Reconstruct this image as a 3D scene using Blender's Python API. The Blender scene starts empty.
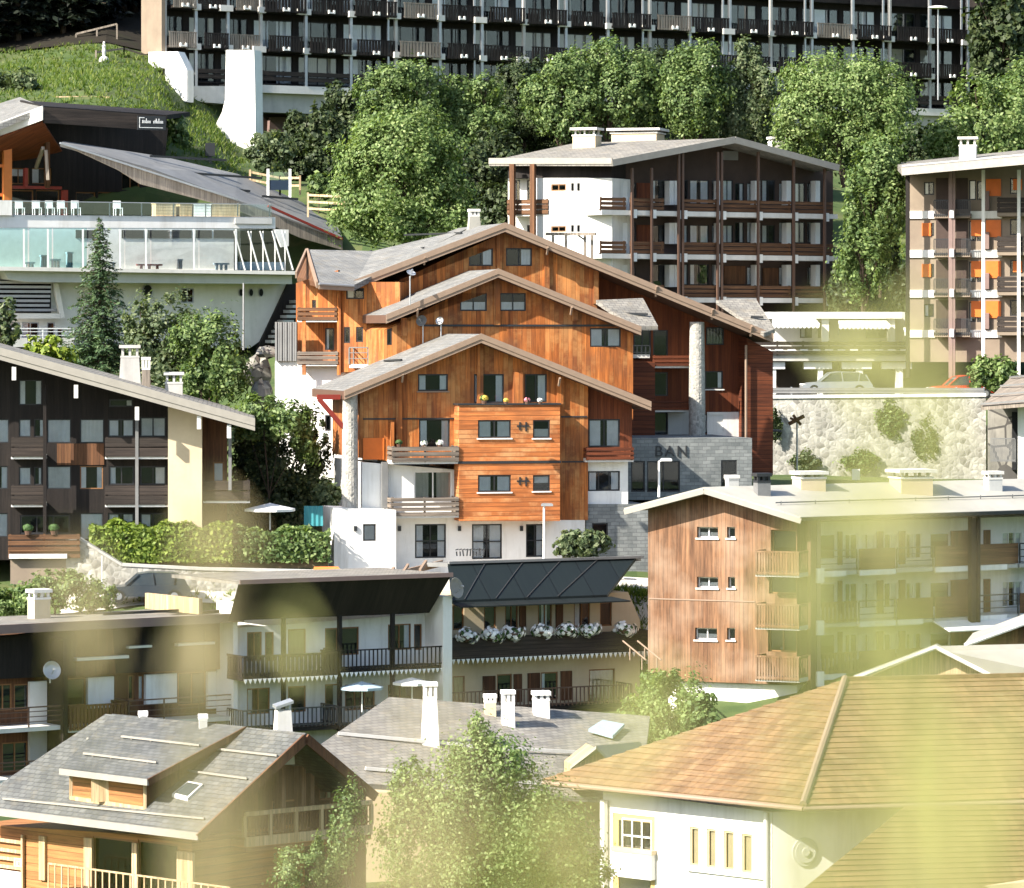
import bpy, math, random
import numpy as np
from mathutils import Vector as V, noise as mnoise
from mathutils.geometry import tessellate_polygon
R = math.radians
random.seed(7); rng = np.random.default_rng(7)
scn = bpy.context.scene
COL = scn.collection
FP, YH, CZ = 4000.0, 330.0, 40.0        # focal length in pixels, horizon row, camera height

def P(px, py, Y): return V(((px-512)/FP*Y, Y, CZ-(py-YH)/FP*Y))
def ray(px, py): return V(((px-512)/FP, 1, -(py-YH)/FP))
CAM = V((0, 0, CZ))
def hit(p, n, px, py):
    d = ray(px, py); return CAM + d*((p-CAM).dot(n)/d.dot(n))

class Fr:                                # an upright plane: u along it, v away from the camera, z up
    def __init__(s, px, Y, yaw):
        a = R(yaw); s.o = V(((px-512)/FP*Y, Y, 0))
        s.u = V((math.cos(a), math.sin(a), 0)); s.v = V((-math.sin(a), math.cos(a), 0))
    def w(s, u, v, z): return s.o + s.u*u + s.v*v + V((0, 0, z))
    def uz(s, px, py, v=0):
        p = hit(s.o+s.v*v, s.v, px, py); return ((p-s.o).dot(s.u), p.z)
    def rect(s, x0, y0, x1, y1, v=0):
        xm, ym = (x0+x1)/2, (y0+y1)/2
        return s.uz(x0, ym, v)[0], s.uz(x1, ym, v)[0], s.uz(xm, y1, v)[1], s.uz(xm, y0, v)[1]
    def local(s, p): q = p-s.o; return q.dot(s.u), q.dot(s.v), p.z

# ------------------------------------------------------------------ materials
MAT = {}
def new_mat(name):
    m = bpy.data.materials.new(name); m.use_nodes = True; MAT[name] = m
    nt = m.node_tree; return m, nt, nt.nodes, nt.links, nt.nodes['Principled BSDF']
def N(nodes, t, **kw):
    n = nodes.new(t)
    for k, v in kw.items():
        if k in n.inputs: n.inputs[k].default_value = v
        else: setattr(n, k, v)
    return n
def c4(c): return (c[0], c[1], c[2], 1)
def mix(nodes, links, fac, a, b, mode='MIX'):
    n = nodes.new('ShaderNodeMix'); n.data_type = 'RGBA'; n.blend_type = mode
    for s, x in ((n.inputs[0], fac), (n.inputs[6], a), (n.inputs[7], b)):
        if hasattr(x, 'is_linked'): links.new(x, s)
        elif isinstance(x, (int, float)): s.default_value = x
        else: s.default_value = c4(x)
    return n.outputs[2]
def math_n(nodes, links, op, a, b=None):
    n = nodes.new('ShaderNodeMath'); n.operation = op
    for i, x in enumerate((a, b)):
        if x is None: continue
        if hasattr(x, 'is_linked'): links.new(x, n.inputs[i])
        else: n.inputs[i].default_value = x
    return n.outputs[0]

def boards(name, c1, c2, w=.16, horiz=False, rough=.75, gap=.06, grain=.5, weather=None, bleach=None):
    m, nt, nd, lk, bs = new_mat(name)
    uv = nd.new('ShaderNodeUVMap'); sp = nd.new('ShaderNodeSeparateXYZ'); lk.new(uv.outputs[0], sp.inputs[0])
    a, b = (sp.outputs[1], sp.outputs[0]) if horiz else (sp.outputs[0], sp.outputs[1])
    q = math_n(nd, lk, 'DIVIDE', a, w); fl = math_n(nd, lk, 'FLOOR', q); fr = math_n(nd, lk, 'FRACT', q)
    wn = N(nd, 'ShaderNodeTexWhiteNoise', noise_dimensions='1D'); lk.new(fl, wn.inputs['W'])
    col = mix(nd, lk, wn.outputs[0], c1, c2)
    cb = nd.new('ShaderNodeCombineXYZ'); lk.new(math_n(nd, lk, 'MULTIPLY', a, 9.0), cb.inputs[0]); lk.new(math_n(nd, lk, 'MULTIPLY', b, .55), cb.inputs[1]); lk.new(fl, cb.inputs[2])
    nz = N(nd, 'ShaderNodeTexNoise', Scale=1.0, Detail=4.0, Roughness=.65); lk.new(cb.outputs[0], nz.inputs['Vector'])
    rp = nd.new('ShaderNodeValToRGB'); rp.color_ramp.elements[0].position = .32; rp.color_ramp.elements[1].position = .7
    rp.color_ramp.elements[0].color = (1-grain, 1-grain, 1-grain, 1); rp.color_ramp.elements[1].color = (1.18, 1.15, 1.1, 1)
    lk.new(nz.outputs[0], rp.inputs[0])
    col = mix(nd, lk, 1.0, col, rp.outputs[0], 'MULTIPLY')
    if weather:
        n2 = N(nd, 'ShaderNodeTexNoise', Scale=.45, Detail=5.0); lk.new(uv.outputs[0], n2.inputs['Vector'])
        r2 = nd.new('ShaderNodeValToRGB'); r2.color_ramp.elements[0].position = .45; r2.color_ramp.elements[1].position = .7; lk.new(n2.outputs[0], r2.inputs[0])
        col = mix(nd, lk, math_n(nd, lk, 'MULTIPLY', r2.outputs[0], weather[1]), col, weather[0])
    if bleach:
        n4 = N(nd, 'ShaderNodeTexNoise', Scale=.35, Detail=6.0, Roughness=.7); cb2 = nd.new('ShaderNodeCombineXYZ'); lk.new(fl, cb2.inputs[2]); lk.new(math_n(nd, lk, 'MULTIPLY', b, .9), cb2.inputs[1]); lk.new(math_n(nd, lk, 'MULTIPLY', a, .6), cb2.inputs[0]); lk.new(cb2.outputs[0], n4.inputs['Vector'])
        r4 = nd.new('ShaderNodeValToRGB'); r4.color_ramp.elements[0].position = .5; r4.color_ramp.elements[1].position = .62; lk.new(n4.outputs[0], r4.inputs[0])
        col = mix(nd, lk, math_n(nd, lk, 'MULTIPLY', r4.outputs[0], bleach[1]), col, bleach[0])
    g = math_n(nd, lk, 'LESS_THAN', fr, gap)
    col = mix(nd, lk, math_n(nd, lk, 'MULTIPLY', g, .75), col, tuple(x*.25 for x in c1))
    lk.new(col, bs.inputs['Base Color']); bs.inputs['Roughness'].default_value = rough
    bs.inputs['Specular IOR Level'].default_value = .3
    bp = N(nd, 'ShaderNodeBump', Strength=.5, Distance=.03); lk.new(math_n(nd, lk, 'SUBTRACT', 1.0, g), bp.inputs['Height']); lk.new(bp.outputs[0], bs.inputs['Normal'])
    return m

def mottled(name, c1, c2, scale=1.2, rough=.85, c3=None, f3=.5, spec=.25, bump=.12, streak=False, metal=0):
    m, nt, nd, lk, bs = new_mat(name)
    uv = nd.new('ShaderNodeUVMap'); vec = uv.outputs[0]
    n1 = N(nd, 'ShaderNodeTexNoise', Scale=scale, Detail=6.0, Roughness=.65); lk.new(vec, n1.inputs['Vector'])
    r = nd.new('ShaderNodeValToRGB'); r.color_ramp.elements[0].position = .35; r.color_ramp.elements[1].position = .68; lk.new(n1.outputs[0], r.inputs[0])
    col = mix(nd, lk, r.outputs[0], c1, c2)
    if c3 is not None:
        mp = N(nd, 'ShaderNodeMapping'); mp.inputs['Scale'].default_value = (2.2, .25, 1) if streak else (1, 1, 1); lk.new(vec, mp.inputs[0])
        n2 = N(nd, 'ShaderNodeTexNoise', Scale=scale*.8, Detail=5.0, Roughness=.7); lk.new(mp.outputs[0], n2.inputs['Vector'])
        r2 = nd.new('ShaderNodeValToRGB'); r2.color_ramp.elements[0].position = .5; r2.color_ramp.elements[1].position = .75; lk.new(n2.outputs[0], r2.inputs[0])
        col = mix(nd, lk, math_n(nd, lk, 'MULTIPLY', r2.outputs[0], f3), col, c3)
    lk.new(col, bs.inputs['Base Color']); bs.inputs['Roughness'].default_value = rough; bs.inputs['Specular IOR Level'].default_value = spec
    bs.inputs['Metallic'].default_value = metal
    if bump:
        n3 = N(nd, 'ShaderNodeTexNoise', Scale=scale*9, Detail=4.0); lk.new(vec, n3.inputs['Vector'])
        bp = N(nd, 'ShaderNodeBump', Strength=bump, Distance=.03); lk.new(n3.outputs[0], bp.inputs['Height']); lk.new(bp.outputs[0], bs.inputs['Normal'])
    return m

def courses(name, c1, c2, mort, w=.45, h=.28, rough=.7, msize=.015, stain=None, bump=.5, spec=.3):
    m, nt, nd, lk, bs = new_mat(name)
    uv = nd.new('ShaderNodeUVMap')
    nz0 = N(nd, 'ShaderNodeTexNoise', Scale=2.0, Detail=2.0); lk.new(uv.outputs[0], nz0.inputs['Vector'])
    vm = nd.new('ShaderNodeVectorMath'); vm.operation = 'SCALE'; lk.new(nz0.outputs['Color'], vm.inputs[0]); vm.inputs['Scale'].default_value = .08
    va = nd.new('ShaderNodeVectorMath'); lk.new(uv.outputs[0], va.inputs[0]); lk.new(vm.outputs[0], va.inputs[1])
    b = N(nd, 'ShaderNodeTexBrick'); lk.new(va.outputs[0], b.inputs['Vector'])
    b.inputs['Scale'].default_value = 1.0; b.inputs['Brick Width'].default_value = w; b.inputs['Row Height'].default_value = h
    b.inputs['Mortar Size'].default_value = msize; b.inputs['Mortar Smooth'].default_value = .3; b.inputs['Bias'].default_value = 0
    b.inputs['Color1'].default_value = c4(c1); b.inputs['Color2'].default_value = c4(c2); b.inputs['Mortar'].default_value = c4(mort)
    n1 = N(nd, 'ShaderNodeTexNoise', Scale=.7, Detail=6.0, Roughness=.7); lk.new(uv.outputs[0], n1.inputs['Vector'])
    r = nd.new('ShaderNodeValToRGB'); r.color_ramp.elements[0].position = .3; r.color_ramp.elements[1].position = .72
    r.color_ramp.elements[0].color = (.62, .62, .62, 1); r.color_ramp.elements[1].color = (1.15, 1.13, 1.1, 1); lk.new(n1.outputs[0], r.inputs[0])
    col = mix(nd, lk, 1.0, b.outputs['Color'], r.outputs[0], 'MULTIPLY')
    if stain:
        n2 = N(nd, 'ShaderNodeTexNoise', Scale=1.6, Detail=5.0); lk.new(uv.outputs[0], n2.inputs['Vector'])
        r2 = nd.new('ShaderNodeValToRGB'); r2.color_ramp.elements[0].position = .52; r2.color_ramp.elements[1].position = .72; lk.new(n2.outputs[0], r2.inputs[0])
        col = mix(nd, lk, math_n(nd, lk, 'MULTIPLY', r2.outputs[0], stain[1]), col, stain[0])
    lk.new(col, bs.inputs['Base Color']); bs.inputs['Roughness'].default_value = rough; bs.inputs['Specular IOR Level'].default_value = spec
    bp = N(nd, 'ShaderNodeBump', Strength=bump, Distance=.03); lk.new(math_n(nd, lk, 'SUBTRACT', 1.0, b.outputs['Fac']), bp.inputs['Height']); lk.new(bp.outputs[0], bs.inputs['Normal'])
    return m

def rubble(name, c1, c2, mort, scale=1.6, edge=.06):
    m, nt, nd, lk, bs = new_mat(name)
    uv = nd.new('ShaderNodeUVMap')
    v1 = N(nd, 'ShaderNodeTexVoronoi', Scale=scale); lk.new(uv.outputs[0], v1.inputs['Vector'])
    v2 = N(nd, 'ShaderNodeTexVoronoi', Scale=scale, feature='DISTANCE_TO_EDGE'); lk.new(uv.outputs[0], v2.inputs['Vector'])
    sp = nd.new('ShaderNodeSeparateColor'); lk.new(v1.outputs['Color'], sp.inputs[0])
    col = mix(nd, lk, sp.outputs[0], c1, c2)
    nz = N(nd, 'ShaderNodeTexNoise', Scale=scale*3, Detail=5.0); lk.new(uv.outputs[0], nz.inputs['Vector'])
    rr = nd.new('ShaderNodeValToRGB'); rr.color_ramp.elements[0].color = (.6, .6, .6, 1); rr.color_ramp.elements[1].color = (1.25, 1.25, 1.2, 1); lk.new(nz.outputs[0], rr.inputs[0])
    col = mix(nd, lk, 1.0, col, rr.outputs[0], 'MULTIPLY')
    col = mix(nd, lk, math_n(nd, lk, 'LESS_THAN', v2.outputs['Distance'], edge), col, mort)
    mp = N(nd, 'ShaderNodeMapping'); mp.inputs['Scale'].default_value = (.9, .22, 1); lk.new(uv.outputs[0], mp.inputs[0])
    n5 = N(nd, 'ShaderNodeTexNoise', Scale=1.1, Detail=6.0, Roughness=.7); lk.new(mp.outputs[0], n5.inputs['Vector'])
    r5 = nd.new('ShaderNodeValToRGB'); r5.color_ramp.elements[0].position = .48; r5.color_ramp.elements[1].position = .66; lk.new(n5.outputs[0], r5.inputs[0])
    col = mix(nd, lk, math_n(nd, lk, 'MULTIPLY', r5.outputs[0], .75), col, tuple(x*.42 for x in c1))
    lk.new(col, bs.inputs['Base Color']); bs.inputs['Roughness'].default_value = .9
    bp = N(nd, 'ShaderNodeBump', Strength=.7, Distance=.08); lk.new(v2.outputs['Distance'], bp.inputs['Height']); lk.new(bp.outputs[0], bs.inputs['Normal'])
    return m

def plain(name, c, rough=.5, metal=0, spec=.4):
    m, nt, nd, lk, bs = new_mat(name)
    oi = nd.new('ShaderNodeTexCoord'); nz = N(nd, 'ShaderNodeTexNoise', Scale=3.0, Detail=3.0); lk.new(oi.outputs['Object'], nz.inputs['Vector'])
    rr = nd.new('ShaderNodeValToRGB'); rr.color_ramp.elements[0].color = c4([x*.8 for x in c]); rr.color_ramp.elements[1].color = c4([min(1, x*1.12) for x in c]); lk.new(nz.outputs[0], rr.inputs[0])
    lk.new(rr.outputs[0], bs.inputs['Base Color'])
    bs.inputs['Roughness'].default_value = rough; bs.inputs['Metallic'].default_value = metal; bs.inputs['Specular IOR Level'].default_value = spec
    return m

def leafy(name, dark, mid, light, trans=.35, rough=.55):
    m, nt, nd, lk, bs = new_mat(name)
    g = nd.new('ShaderNodeNewGeometry')
    rp = nd.new('ShaderNodeValToRGB'); e = rp.color_ramp.elements
    e[0].color = c4(dark); e[1].color = c4(light); e.new(.55).color = c4(mid)
    lk.new(g.outputs['Random Per Island'], rp.inputs[0])
    lk.new(rp.outputs[0], bs.inputs['Base Color']); bs.inputs['Roughness'].default_value = rough; bs.inputs['Specular IOR Level'].default_value = .3
    t = nd.new('ShaderNodeBsdfTranslucent'); lk.new(mix(nd, lk, 1.0, rp.outputs[0], (1.25, 1.3, .6), 'MULTIPLY'), t.inputs[0])
    mx = nd.new('ShaderNodeMixShader'); mx.inputs[0].default_value = trans
    lk.new(bs.outputs[0], mx.inputs[1]); lk.new(t.outputs[0], mx.inputs[2]); lk.new(mx.outputs[0], nd['Material Output'].inputs[0])
    return m

def glassy(name, tint, refl=.1, rough=.02):
    m, nt, nd, lk, bs = new_mat(name)
    tr = N(nd, 'ShaderNodeBsdfTransparent'); tr.inputs[0].default_value = c4(tint)
    gl = N(nd, 'ShaderNodeBsdfGlossy'); gl.inputs['Roughness'].default_value = rough; gl.inputs[0].default_value = (.85, .9, .92, 1)
    fn = N(nd, 'ShaderNodeFresnel', IOR=1.5)
    mx = nd.new('ShaderNodeMixShader'); lk.new(math_n(nd, lk, 'ADD', fn.outputs[0], refl), mx.inputs[0])
    lk.new(tr.outputs[0], mx.inputs[1]); lk.new(gl.outputs[0], mx.inputs[2]); lk.new(mx.outputs[0], nd['Material Output'].inputs[0])
    return m

boards('cedar', (.62, .205, .048), (.27, .08, .02), .25, grain=.6, weather=((.16, .07, .035), .75), bleach=((.60, .31, .11), .45))
boards('cedar_h', (.62, .21, .062), (.38, .12, .034), .23, horiz=True, grain=.5, gap=.15, weather=((.2, .07, .028), .6), bleach=((.62, .34, .15), .6))
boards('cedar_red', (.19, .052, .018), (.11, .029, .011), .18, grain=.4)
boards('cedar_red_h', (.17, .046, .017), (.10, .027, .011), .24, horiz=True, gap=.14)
boards('larch', (.265, .14, .075), (.145, .07, .037), .23, grain=.6, weather=((.33, .235, .165), .7))
boards('larch_h', (.43, .20, .075), (.29, .125, .045), .3, horiz=True, gap=.1, grain=.4)
boards('dark_wood', (.021, .016, .014), (.012, .009, .008), .22)
boards('dark_wood_h', (.05, .038, .032), (.032, .025, .021), .2, horiz=True, gap=.1)
boards('brown_wood', (.16, .075, .035), (.10, .045, .022), .16)
boards('brown_wood_h', (.17, .085, .042), (.11, .052, .026), .22, horiz=True, gap=.1)
boards('grey_wood', (.30, .26, .22), (.21, .18, .15), .14)
boards('grey_wood_h', (.24, .20, .165), (.15, .125, .105), .22, horiz=True, gap=.12)
boards('pale_wood', (.62, .47, .30), (.48, .34, .19), .2)
boards('green_roof', (.011, .016, .016), (.009, .013, .014), 1.9, rough=.5, gap=.04, grain=.15)
mottled('plaster', (.80, .79, .76), (.70, .69, .65), .6, c3=(.40, .37, .31), f3=.6, streak=True)
mottled('plaster_cream', (.60, .50, .34), (.52, .42, .28), .6, c3=(.40, .32, .2), f3=.3, streak=True)
mottled('plaster_grey', (.52, .52, .50), (.44, .44, .42), .5, c3=(.30, .30, .28), f3=.4, streak=True)
mottled('plaster_tan', (.25, .20, .15), (.19, .15, .115), .5, c3=(.18, .14, .1), f3=.3, streak=True)
mottled('concrete', (.46, .45, .42), (.36, .35, .33), .7, c3=(.22, .21, .2), f3=.5, streak=True)
mottled('concrete_pale', (.66, .64, .60), (.56, .54, .50), .7, c3=(.36, .34, .3), f3=.4, streak=True)
mottled('metal_roof', (.36, .345, .30), (.29, .28, .245), .35, rough=.6, c3=(.17, .16, .145), f3=.4)
mottled('lead_grey', (.20, .20, .195), (.14, .14, .14), .6, rough=.5, c3=(.14, .14, .14), f3=.4)
mottled('dark_brown', (.07, .048, .04), (.05, .035, .03), .6, c3=(.03, .022, .02), f3=.4)
mottled('asphalt', (.06, .06, .06), (.045, .045, .046), .8, rough=.9, c3=(.09, .088, .085), f3=.4)
mottled('pale_paving', (.55, .52, .46), (.45, .42, .37), .9, c3=(.33, .31, .27), f3=.4)
mottled('soil', (.17, .12, .07), (.11, .08, .045), .9, c3=(.06, .1, .03), f3=.6)
mottled('wood_floor_shade', (.02, .016, .01), (.012, .010, .007), .6, c3=(.02, .028, .01), f3=.5)  # near-black soil: shade under the spruces is put into the colour
mottled('turf', (.04, .068, .02), (.075, .105, .032), .25, rough=.95, c3=(.15, .125, .06), f3=.6, bump=.6)
mottled('bark', (.09, .065, .045), (.05, .037, .028), 2.5, c3=(.14, .12, .1), f3=.3, bump=.5)
courses('slate', (.25, .248, .235), (.18, .182, .175), (.09, .09, .09), .34, .22, stain=((.22, .19, .14), .45))
courses('slate_warm', (.275, .26, .23), (.20, .19, .172), (.09, .085, .08), .36, .24, stain=((.26, .22, .16), .5))
courses('slate_dark', (.135, .14, .135), (.09, .094, .092), (.05, .05, .05), .34, .22, stain=((.17, .15, .11), .4))
courses('tiles', (.27, .17, .085), (.19, .118, .06), (.1, .065, .04), .3, .9, stain=((.30, .23, .12), .5), msize=.008)
courses('stone_clad', (.27, .285, .28), (.18, .195, .195), (.15, .16, .16), .46, .19, rough=.8)
rubble('stone_wall', (.48, .465, .42), (.20, .19, .172), (.33, .32, .29), 3.0, .04)
rubble('pillar_stone', (.46, .44, .40), (.26, .25, .23), (.40, .38, .35), 4.5, .035)
rubble('rock', (.20, .19, .17), (.30, .28, .25), (.07, .065, .06), .7, .04)
for n, c, r, mt in (('frame_dark', (.022, .022, .024), .45, 0), ('frame_white', (.78, .77, .73), .5, 0), ('frame_wood', (.24, .115, .045), .6, 0), ('inside_shade', (.010, .011, .013), .9, 0),
    ('curtain', (.88, .88, .87), .9, 0), ('curtain_warm', (.55, .49, .40), .9, 0), ('steel', (.42, .43, .44), .4, .6), ('steel_dark', (.04, .042, .045), .45, .4), ('white_paint', (.82, .82, .80), .45, 0), ('red_paint', (.22, .028, .018), .5, 0), ('brown_paint', (.11, .062, .043), .55, 0),
    ('mauve_paint', (.20, .135, .12), .6, 0), ('fascia_wood', (.27, .19, .135), .7, 0), ('fascia_grey', (.29, .27, .235), .7, 0), ('orange_panel', (.66, .15, .02), .55, 0), ('canvas', (.78, .78, .74), .85, 0), ('canvas_blue', (.34, .45, .52), .85, 0),
    ('terracotta', (.62, .2, .05), .6, 0), ('flower_white', (.85, .84, .82), .7, 0), ('flower_pink', (.6, .2, .26), .7, 0), ('flower_yellow', (.72, .5, .08), .7, 0), ('flower_leaf', (.05, .1, .025), .7, 0), ('teal_sheet', (.03, .21, .24), .5, 0),
    ('navy', (.012, .024, .045), .4, 0), ('car_silver', (.42, .44, .46), .3, .6), ('car_dark', (.07, .085, .10), .25, .4), ('rubber', (.02, .02, .02), .8, 0), ('yellow_wood', (.62, .44, .17), .55, 0), ('tan_panel', (.46, .37, .2), .6, 0), ('blind', (.80, .79, .75), .8, 0)):
    plain(n, c, r, mt)
glassy('glass', (.965, .975, .98), .0); glassy('glass_rail', (.84, .92, .92), .03); glassy('glass_pool', (.93, .965, .975), .04); glassy('glass_teal', (.74, .91, .92), .08)
leafy('leaf_bright', (.075, .125, .035), (.155, .23, .07), (.30, .365, .15))
leafy('leaf_mid', (.055, .098, .032), (.12, .185, .058), (.25, .32, .12))
leafy('leaf_grey', (.055, .085, .035), (.105, .145, .07), (.22, .25, .13))
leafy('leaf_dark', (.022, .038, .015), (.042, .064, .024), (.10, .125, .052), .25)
leafy('needle_shade', (.004, .007, .004), (.007, .012, .006), (.013, .021, .010), .05)  # shaded copy of the needles: the wood's shade is put into the colour
leafy('needle', (.035, .07, .03), (.065, .115, .05), (.13, .18, .085), .2)
leafy('leaf_hedge', (.10, .16, .028), (.19, .26, .045), (.30, .37, .08))
leafy('leaf_lime', (.10, .16, .02), (.2, .27, .03), (.33, .38, .06))
leafy('blossom_white', (.3, .31, .25), (.48, .48, .42), (.6, .6, .55), .2)
leafy('grass_blade', (.05, .10, .012), (.105, .165, .025), (.24, .27, .07), .4)

# ------------------------------------------------------------------ mesh building
def top_loc(o):
    while o.parent is not None: o = o.parent
    return o.location.copy()

class MB:
    def __init__(s): s.v = []; s.f = []; s.m = []
    def add(s, pts, faces, mi=0):
        k = len(s.v); s.v += [V(p) for p in pts]
        s.f += [tuple(i+k for i in f) for f in faces]; s.m += [mi]*len(faces)
    def box(s, fr, u0, u1, v0, v1, z0, z1, mi=0):
        if u1 < u0: u0, u1 = u1, u0
        if v1 < v0: v0, v1 = v1, v0
        if z1 < z0: z0, z1 = z1, z0
        p = [fr.w(u, v, z) for z in (z0, z1) for u, v in ((u0, v0), (u1, v0), (u1, v1), (u0, v1))]
        s.add(p, [(3, 2, 1, 0), (4, 5, 6, 7), (0, 1, 5, 4), (1, 2, 6, 5), (2, 3, 7, 6), (3, 0, 4, 7)], mi); return s
    def prism(s, fr, poly, v0, v1, mi=0):                  # polygon of (u, z), counter-clockwise from the camera
        ar = sum(poly[i][0]*poly[(i+1) % len(poly)][1]-poly[(i+1) % len(poly)][0]*poly[i][1] for i in range(len(poly)))
        if ar < 0: poly = poly[::-1]
        n = len(poly); p = [fr.w(u, v0, z) for u, z in poly]+[fr.w(u, v1, z) for u, z in poly]
        tris = tessellate_polygon([[V((u, z, 0)) for u, z in poly]])
        fs = []
        for t in tris:
            a, b, c = [V((poly[i][0], poly[i][1], 0)) for i in t]
            if (b-a).cross(c-a).z < 0: t = t[::-1]
            fs.append(tuple(t)); fs.append(tuple(i+n for i in t[::-1]))
        fs += [(i, i+n, (i+1) % n+n, (i+1) % n) for i in range(n)]
        s.add(p, fs, mi); return s
    def plate(s, pts, t, mi=0, mi2=None, dirn=None):                 # flat polygon of world points, thickness t below it
        pts = [V(p) for p in pts]; nrm = V((0, 0, 0))
        for i in range(len(pts)): nrm += (pts[i]-pts[0]).cross(pts[(i+1) % len(pts)]-pts[0])
        nrm.normalize()
        if nrm.z < -1e-6: pts = pts[::-1]; nrm = -nrm
        d = V((0, 0, -t)) if dirn is None else V(dirn)*t; n = len(pts)
        s.add(pts+[p+d for p in pts], [tuple(range(n))], mi)
        k = len(s.v)-2*n
        fs = [tuple(i+n for i in range(n))[::-1]]+[(i, i+n, (i+1) % n+n, (i+1) % n) for i in range(n)]
        s.f += [tuple(i+k for i in f) for f in fs]; s.m += [mi if mi2 is None else mi2]*len(fs); return s
    def tube(s, a, b, r, r2=None, n=6, mi=0):
        a, b = V(a), V(b); d = (b-a); r2 = r if r2 is None else r2
        if d.length < 1e-6: return s
        d.normalize(); x = d.orthogonal().normalized(); y = d.cross(x)
        p = [q+(x*math.cos(2*math.pi*i/n)+y*math.sin(2*math.pi*i/n))*rr for q, rr in ((a, r), (b, r2)) for i in range(n)]
        s.add(p, [(i, (i+1) % n, (i+1) % n+n, i+n) for i in range(n)]+[tuple(range(n))[::-1], tuple(range(n, 2*n))], mi); return s
    def path(s, pts, radii, n=6, mi=0):
        for i in range(len(pts)-1): s.tube(pts[i], pts[i+1], radii[i], radii[i+1], n, mi)
        return s
    def bar(s, a, b, w, h, mi=0):                          # square beam between two points
        a, b = V(a), V(b); d = (b-a).normalized(); x = d.cross(V((0, 0, 1)))
        x = x.normalized() if x.length > 1e-4 else V((1, 0, 0)); y = x.cross(d).normalized()
        p = [q+x*sx*w/2+y*sy*h/2 for q in (a, b) for sx, sy in ((-1, -1), (1, -1), (1, 1), (-1, 1))]
        s.add(p, [(0, 1, 2, 3), (7, 6, 5, 4), (0, 4, 5, 1), (1, 5, 6, 2), (2, 6, 7, 3), (3, 7, 4, 0)], mi); return s
    def lathe(s, c, prof, n=14, mi=0, squash=(1, 1, 1), ax=None):
        c = V(c); p = []
        for r, z in prof:
            for i in range(n):
                a = 2*math.pi*i/n; q = V((r*math.cos(a)*squash[0], r*math.sin(a)*squash[1], z*squash[2]))
                if ax is not None: q = ax @ q
                p.append(c+q)
        m = len(prof); fs = [(j*n+i, j*n+(i+1) % n, (j+1)*n+(i+1) % n, (j+1)*n+i) for j in range(m-1) for i in range(n)]
        fs += [tuple(range(n))[::-1], tuple(range((m-1)*n, m*n))]
        s.add(p, fs, mi); return s
    def wall(s, fr, poly, holes, v, t, back, mi=0):        # front skin with openings and reveals, solid body behind
        ar = sum(poly[i][0]*poly[(i+1) % len(poly)][1]-poly[(i+1) % len(poly)][0]*poly[i][1] for i in range(len(poly)))
        if ar < 0: poly = poly[::-1]
        loops = [[V((u, z, 0)) for u, z in poly]]
        for u0, u1, z0, z1 in holes: loops.append([V((u0, z0, 0)), V((u0, z1, 0)), V((u1, z1, 0)), V((u1, z0, 0))])
        flat = [p for l in loops for p in l]
        if holes:
            fs = []
            for tr in tessellate_polygon(loops):
                a, b, c = [flat[i] for i in tr]
                if (b-a).cross(c-a).z < 0: tr = tr[::-1]
                fs.append(tuple(tr))
            s.add([fr.w(p.x, v, p.y) for p in flat], fs, mi)
            n = len(poly)
            s.add([fr.w(u, v, z) for u, z in poly]+[fr.w(u, v+t, z) for u, z in poly], [(i, i+n, (i+1) % n+n, (i+1) % n) for i in range(n)], mi)
            for u0, u1, z0, z1 in holes:
                q = [(u0, z0), (u1, z0), (u1, z1), (u0, z1)]
                s.add([fr.w(u, v, z) for u, z in q]+[fr.w(u, v+t, z) for u, z in q], [(i, (i+1) % 4, (i+1) % 4+4, i+4) for i in range(4)], mi)
            s.prism(fr, poly, v+t, back, mi)
        else: s.prism(fr, poly, v, back, mi)
        return s
    def build(s, name, mats, parent=None, loc=None, smooth=False):
        if isinstance(mats, str): mats = [mats]
        base = top_loc(parent) if parent is not None else (V(loc) if loc is not None else V((0, 0, 0)))
        me = bpy.data.meshes.new(name)
        me.from_pydata([(p-base)[:] for p in s.v], [], s.f)
        for m in mats: me.materials.append(MAT[m])
        me.polygons.foreach_set('material_index', s.m)
        if smooth: me.polygons.foreach_set('use_smooth', [True]*len(s.f))
        uvl = me.uv_layers.new(name='UVMap'); me.update()
        uv = np.zeros(len(me.loops)*2, np.float32); Z = V((0, 0, 1))
        for pl in me.polygons:
            n = pl.normal; tx = Z.cross(n)
            tx = tx.normalized() if tx.length > .05 else V((1, 0, 0))
            ty = n.cross(tx)
            for li in pl.loop_indices:
                q = s.v[me.loops[li].vertex_index]; uv[2*li] = q.dot(tx); uv[2*li+1] = q.dot(ty)
        uvl.data.foreach_set('uv', uv)
        o = bpy.data.objects.new(name, me); COL.objects.link(o)
        if parent is not None: o.parent = parent
        else: o.location = base
        return o

def tag(o, label, cat, group=None, kind=None):
    o['label'] = label; o['category'] = cat
    if group: o['group'] = group
    if kind: o['kind'] = kind
    return o
def thing(name, label, cat, loc, group=None):
    o = bpy.data.objects.new(name, None); COL.objects.link(o); o.location = loc; o.empty_display_size = .5
    return tag(o, label, cat, group)
def copy_tree(o, parent=None):
    c = o.copy(); COL.objects.link(c)
    if parent is not None: c.parent = parent
    for ch in list(o.children): copy_tree(ch, c)
    return c

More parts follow.
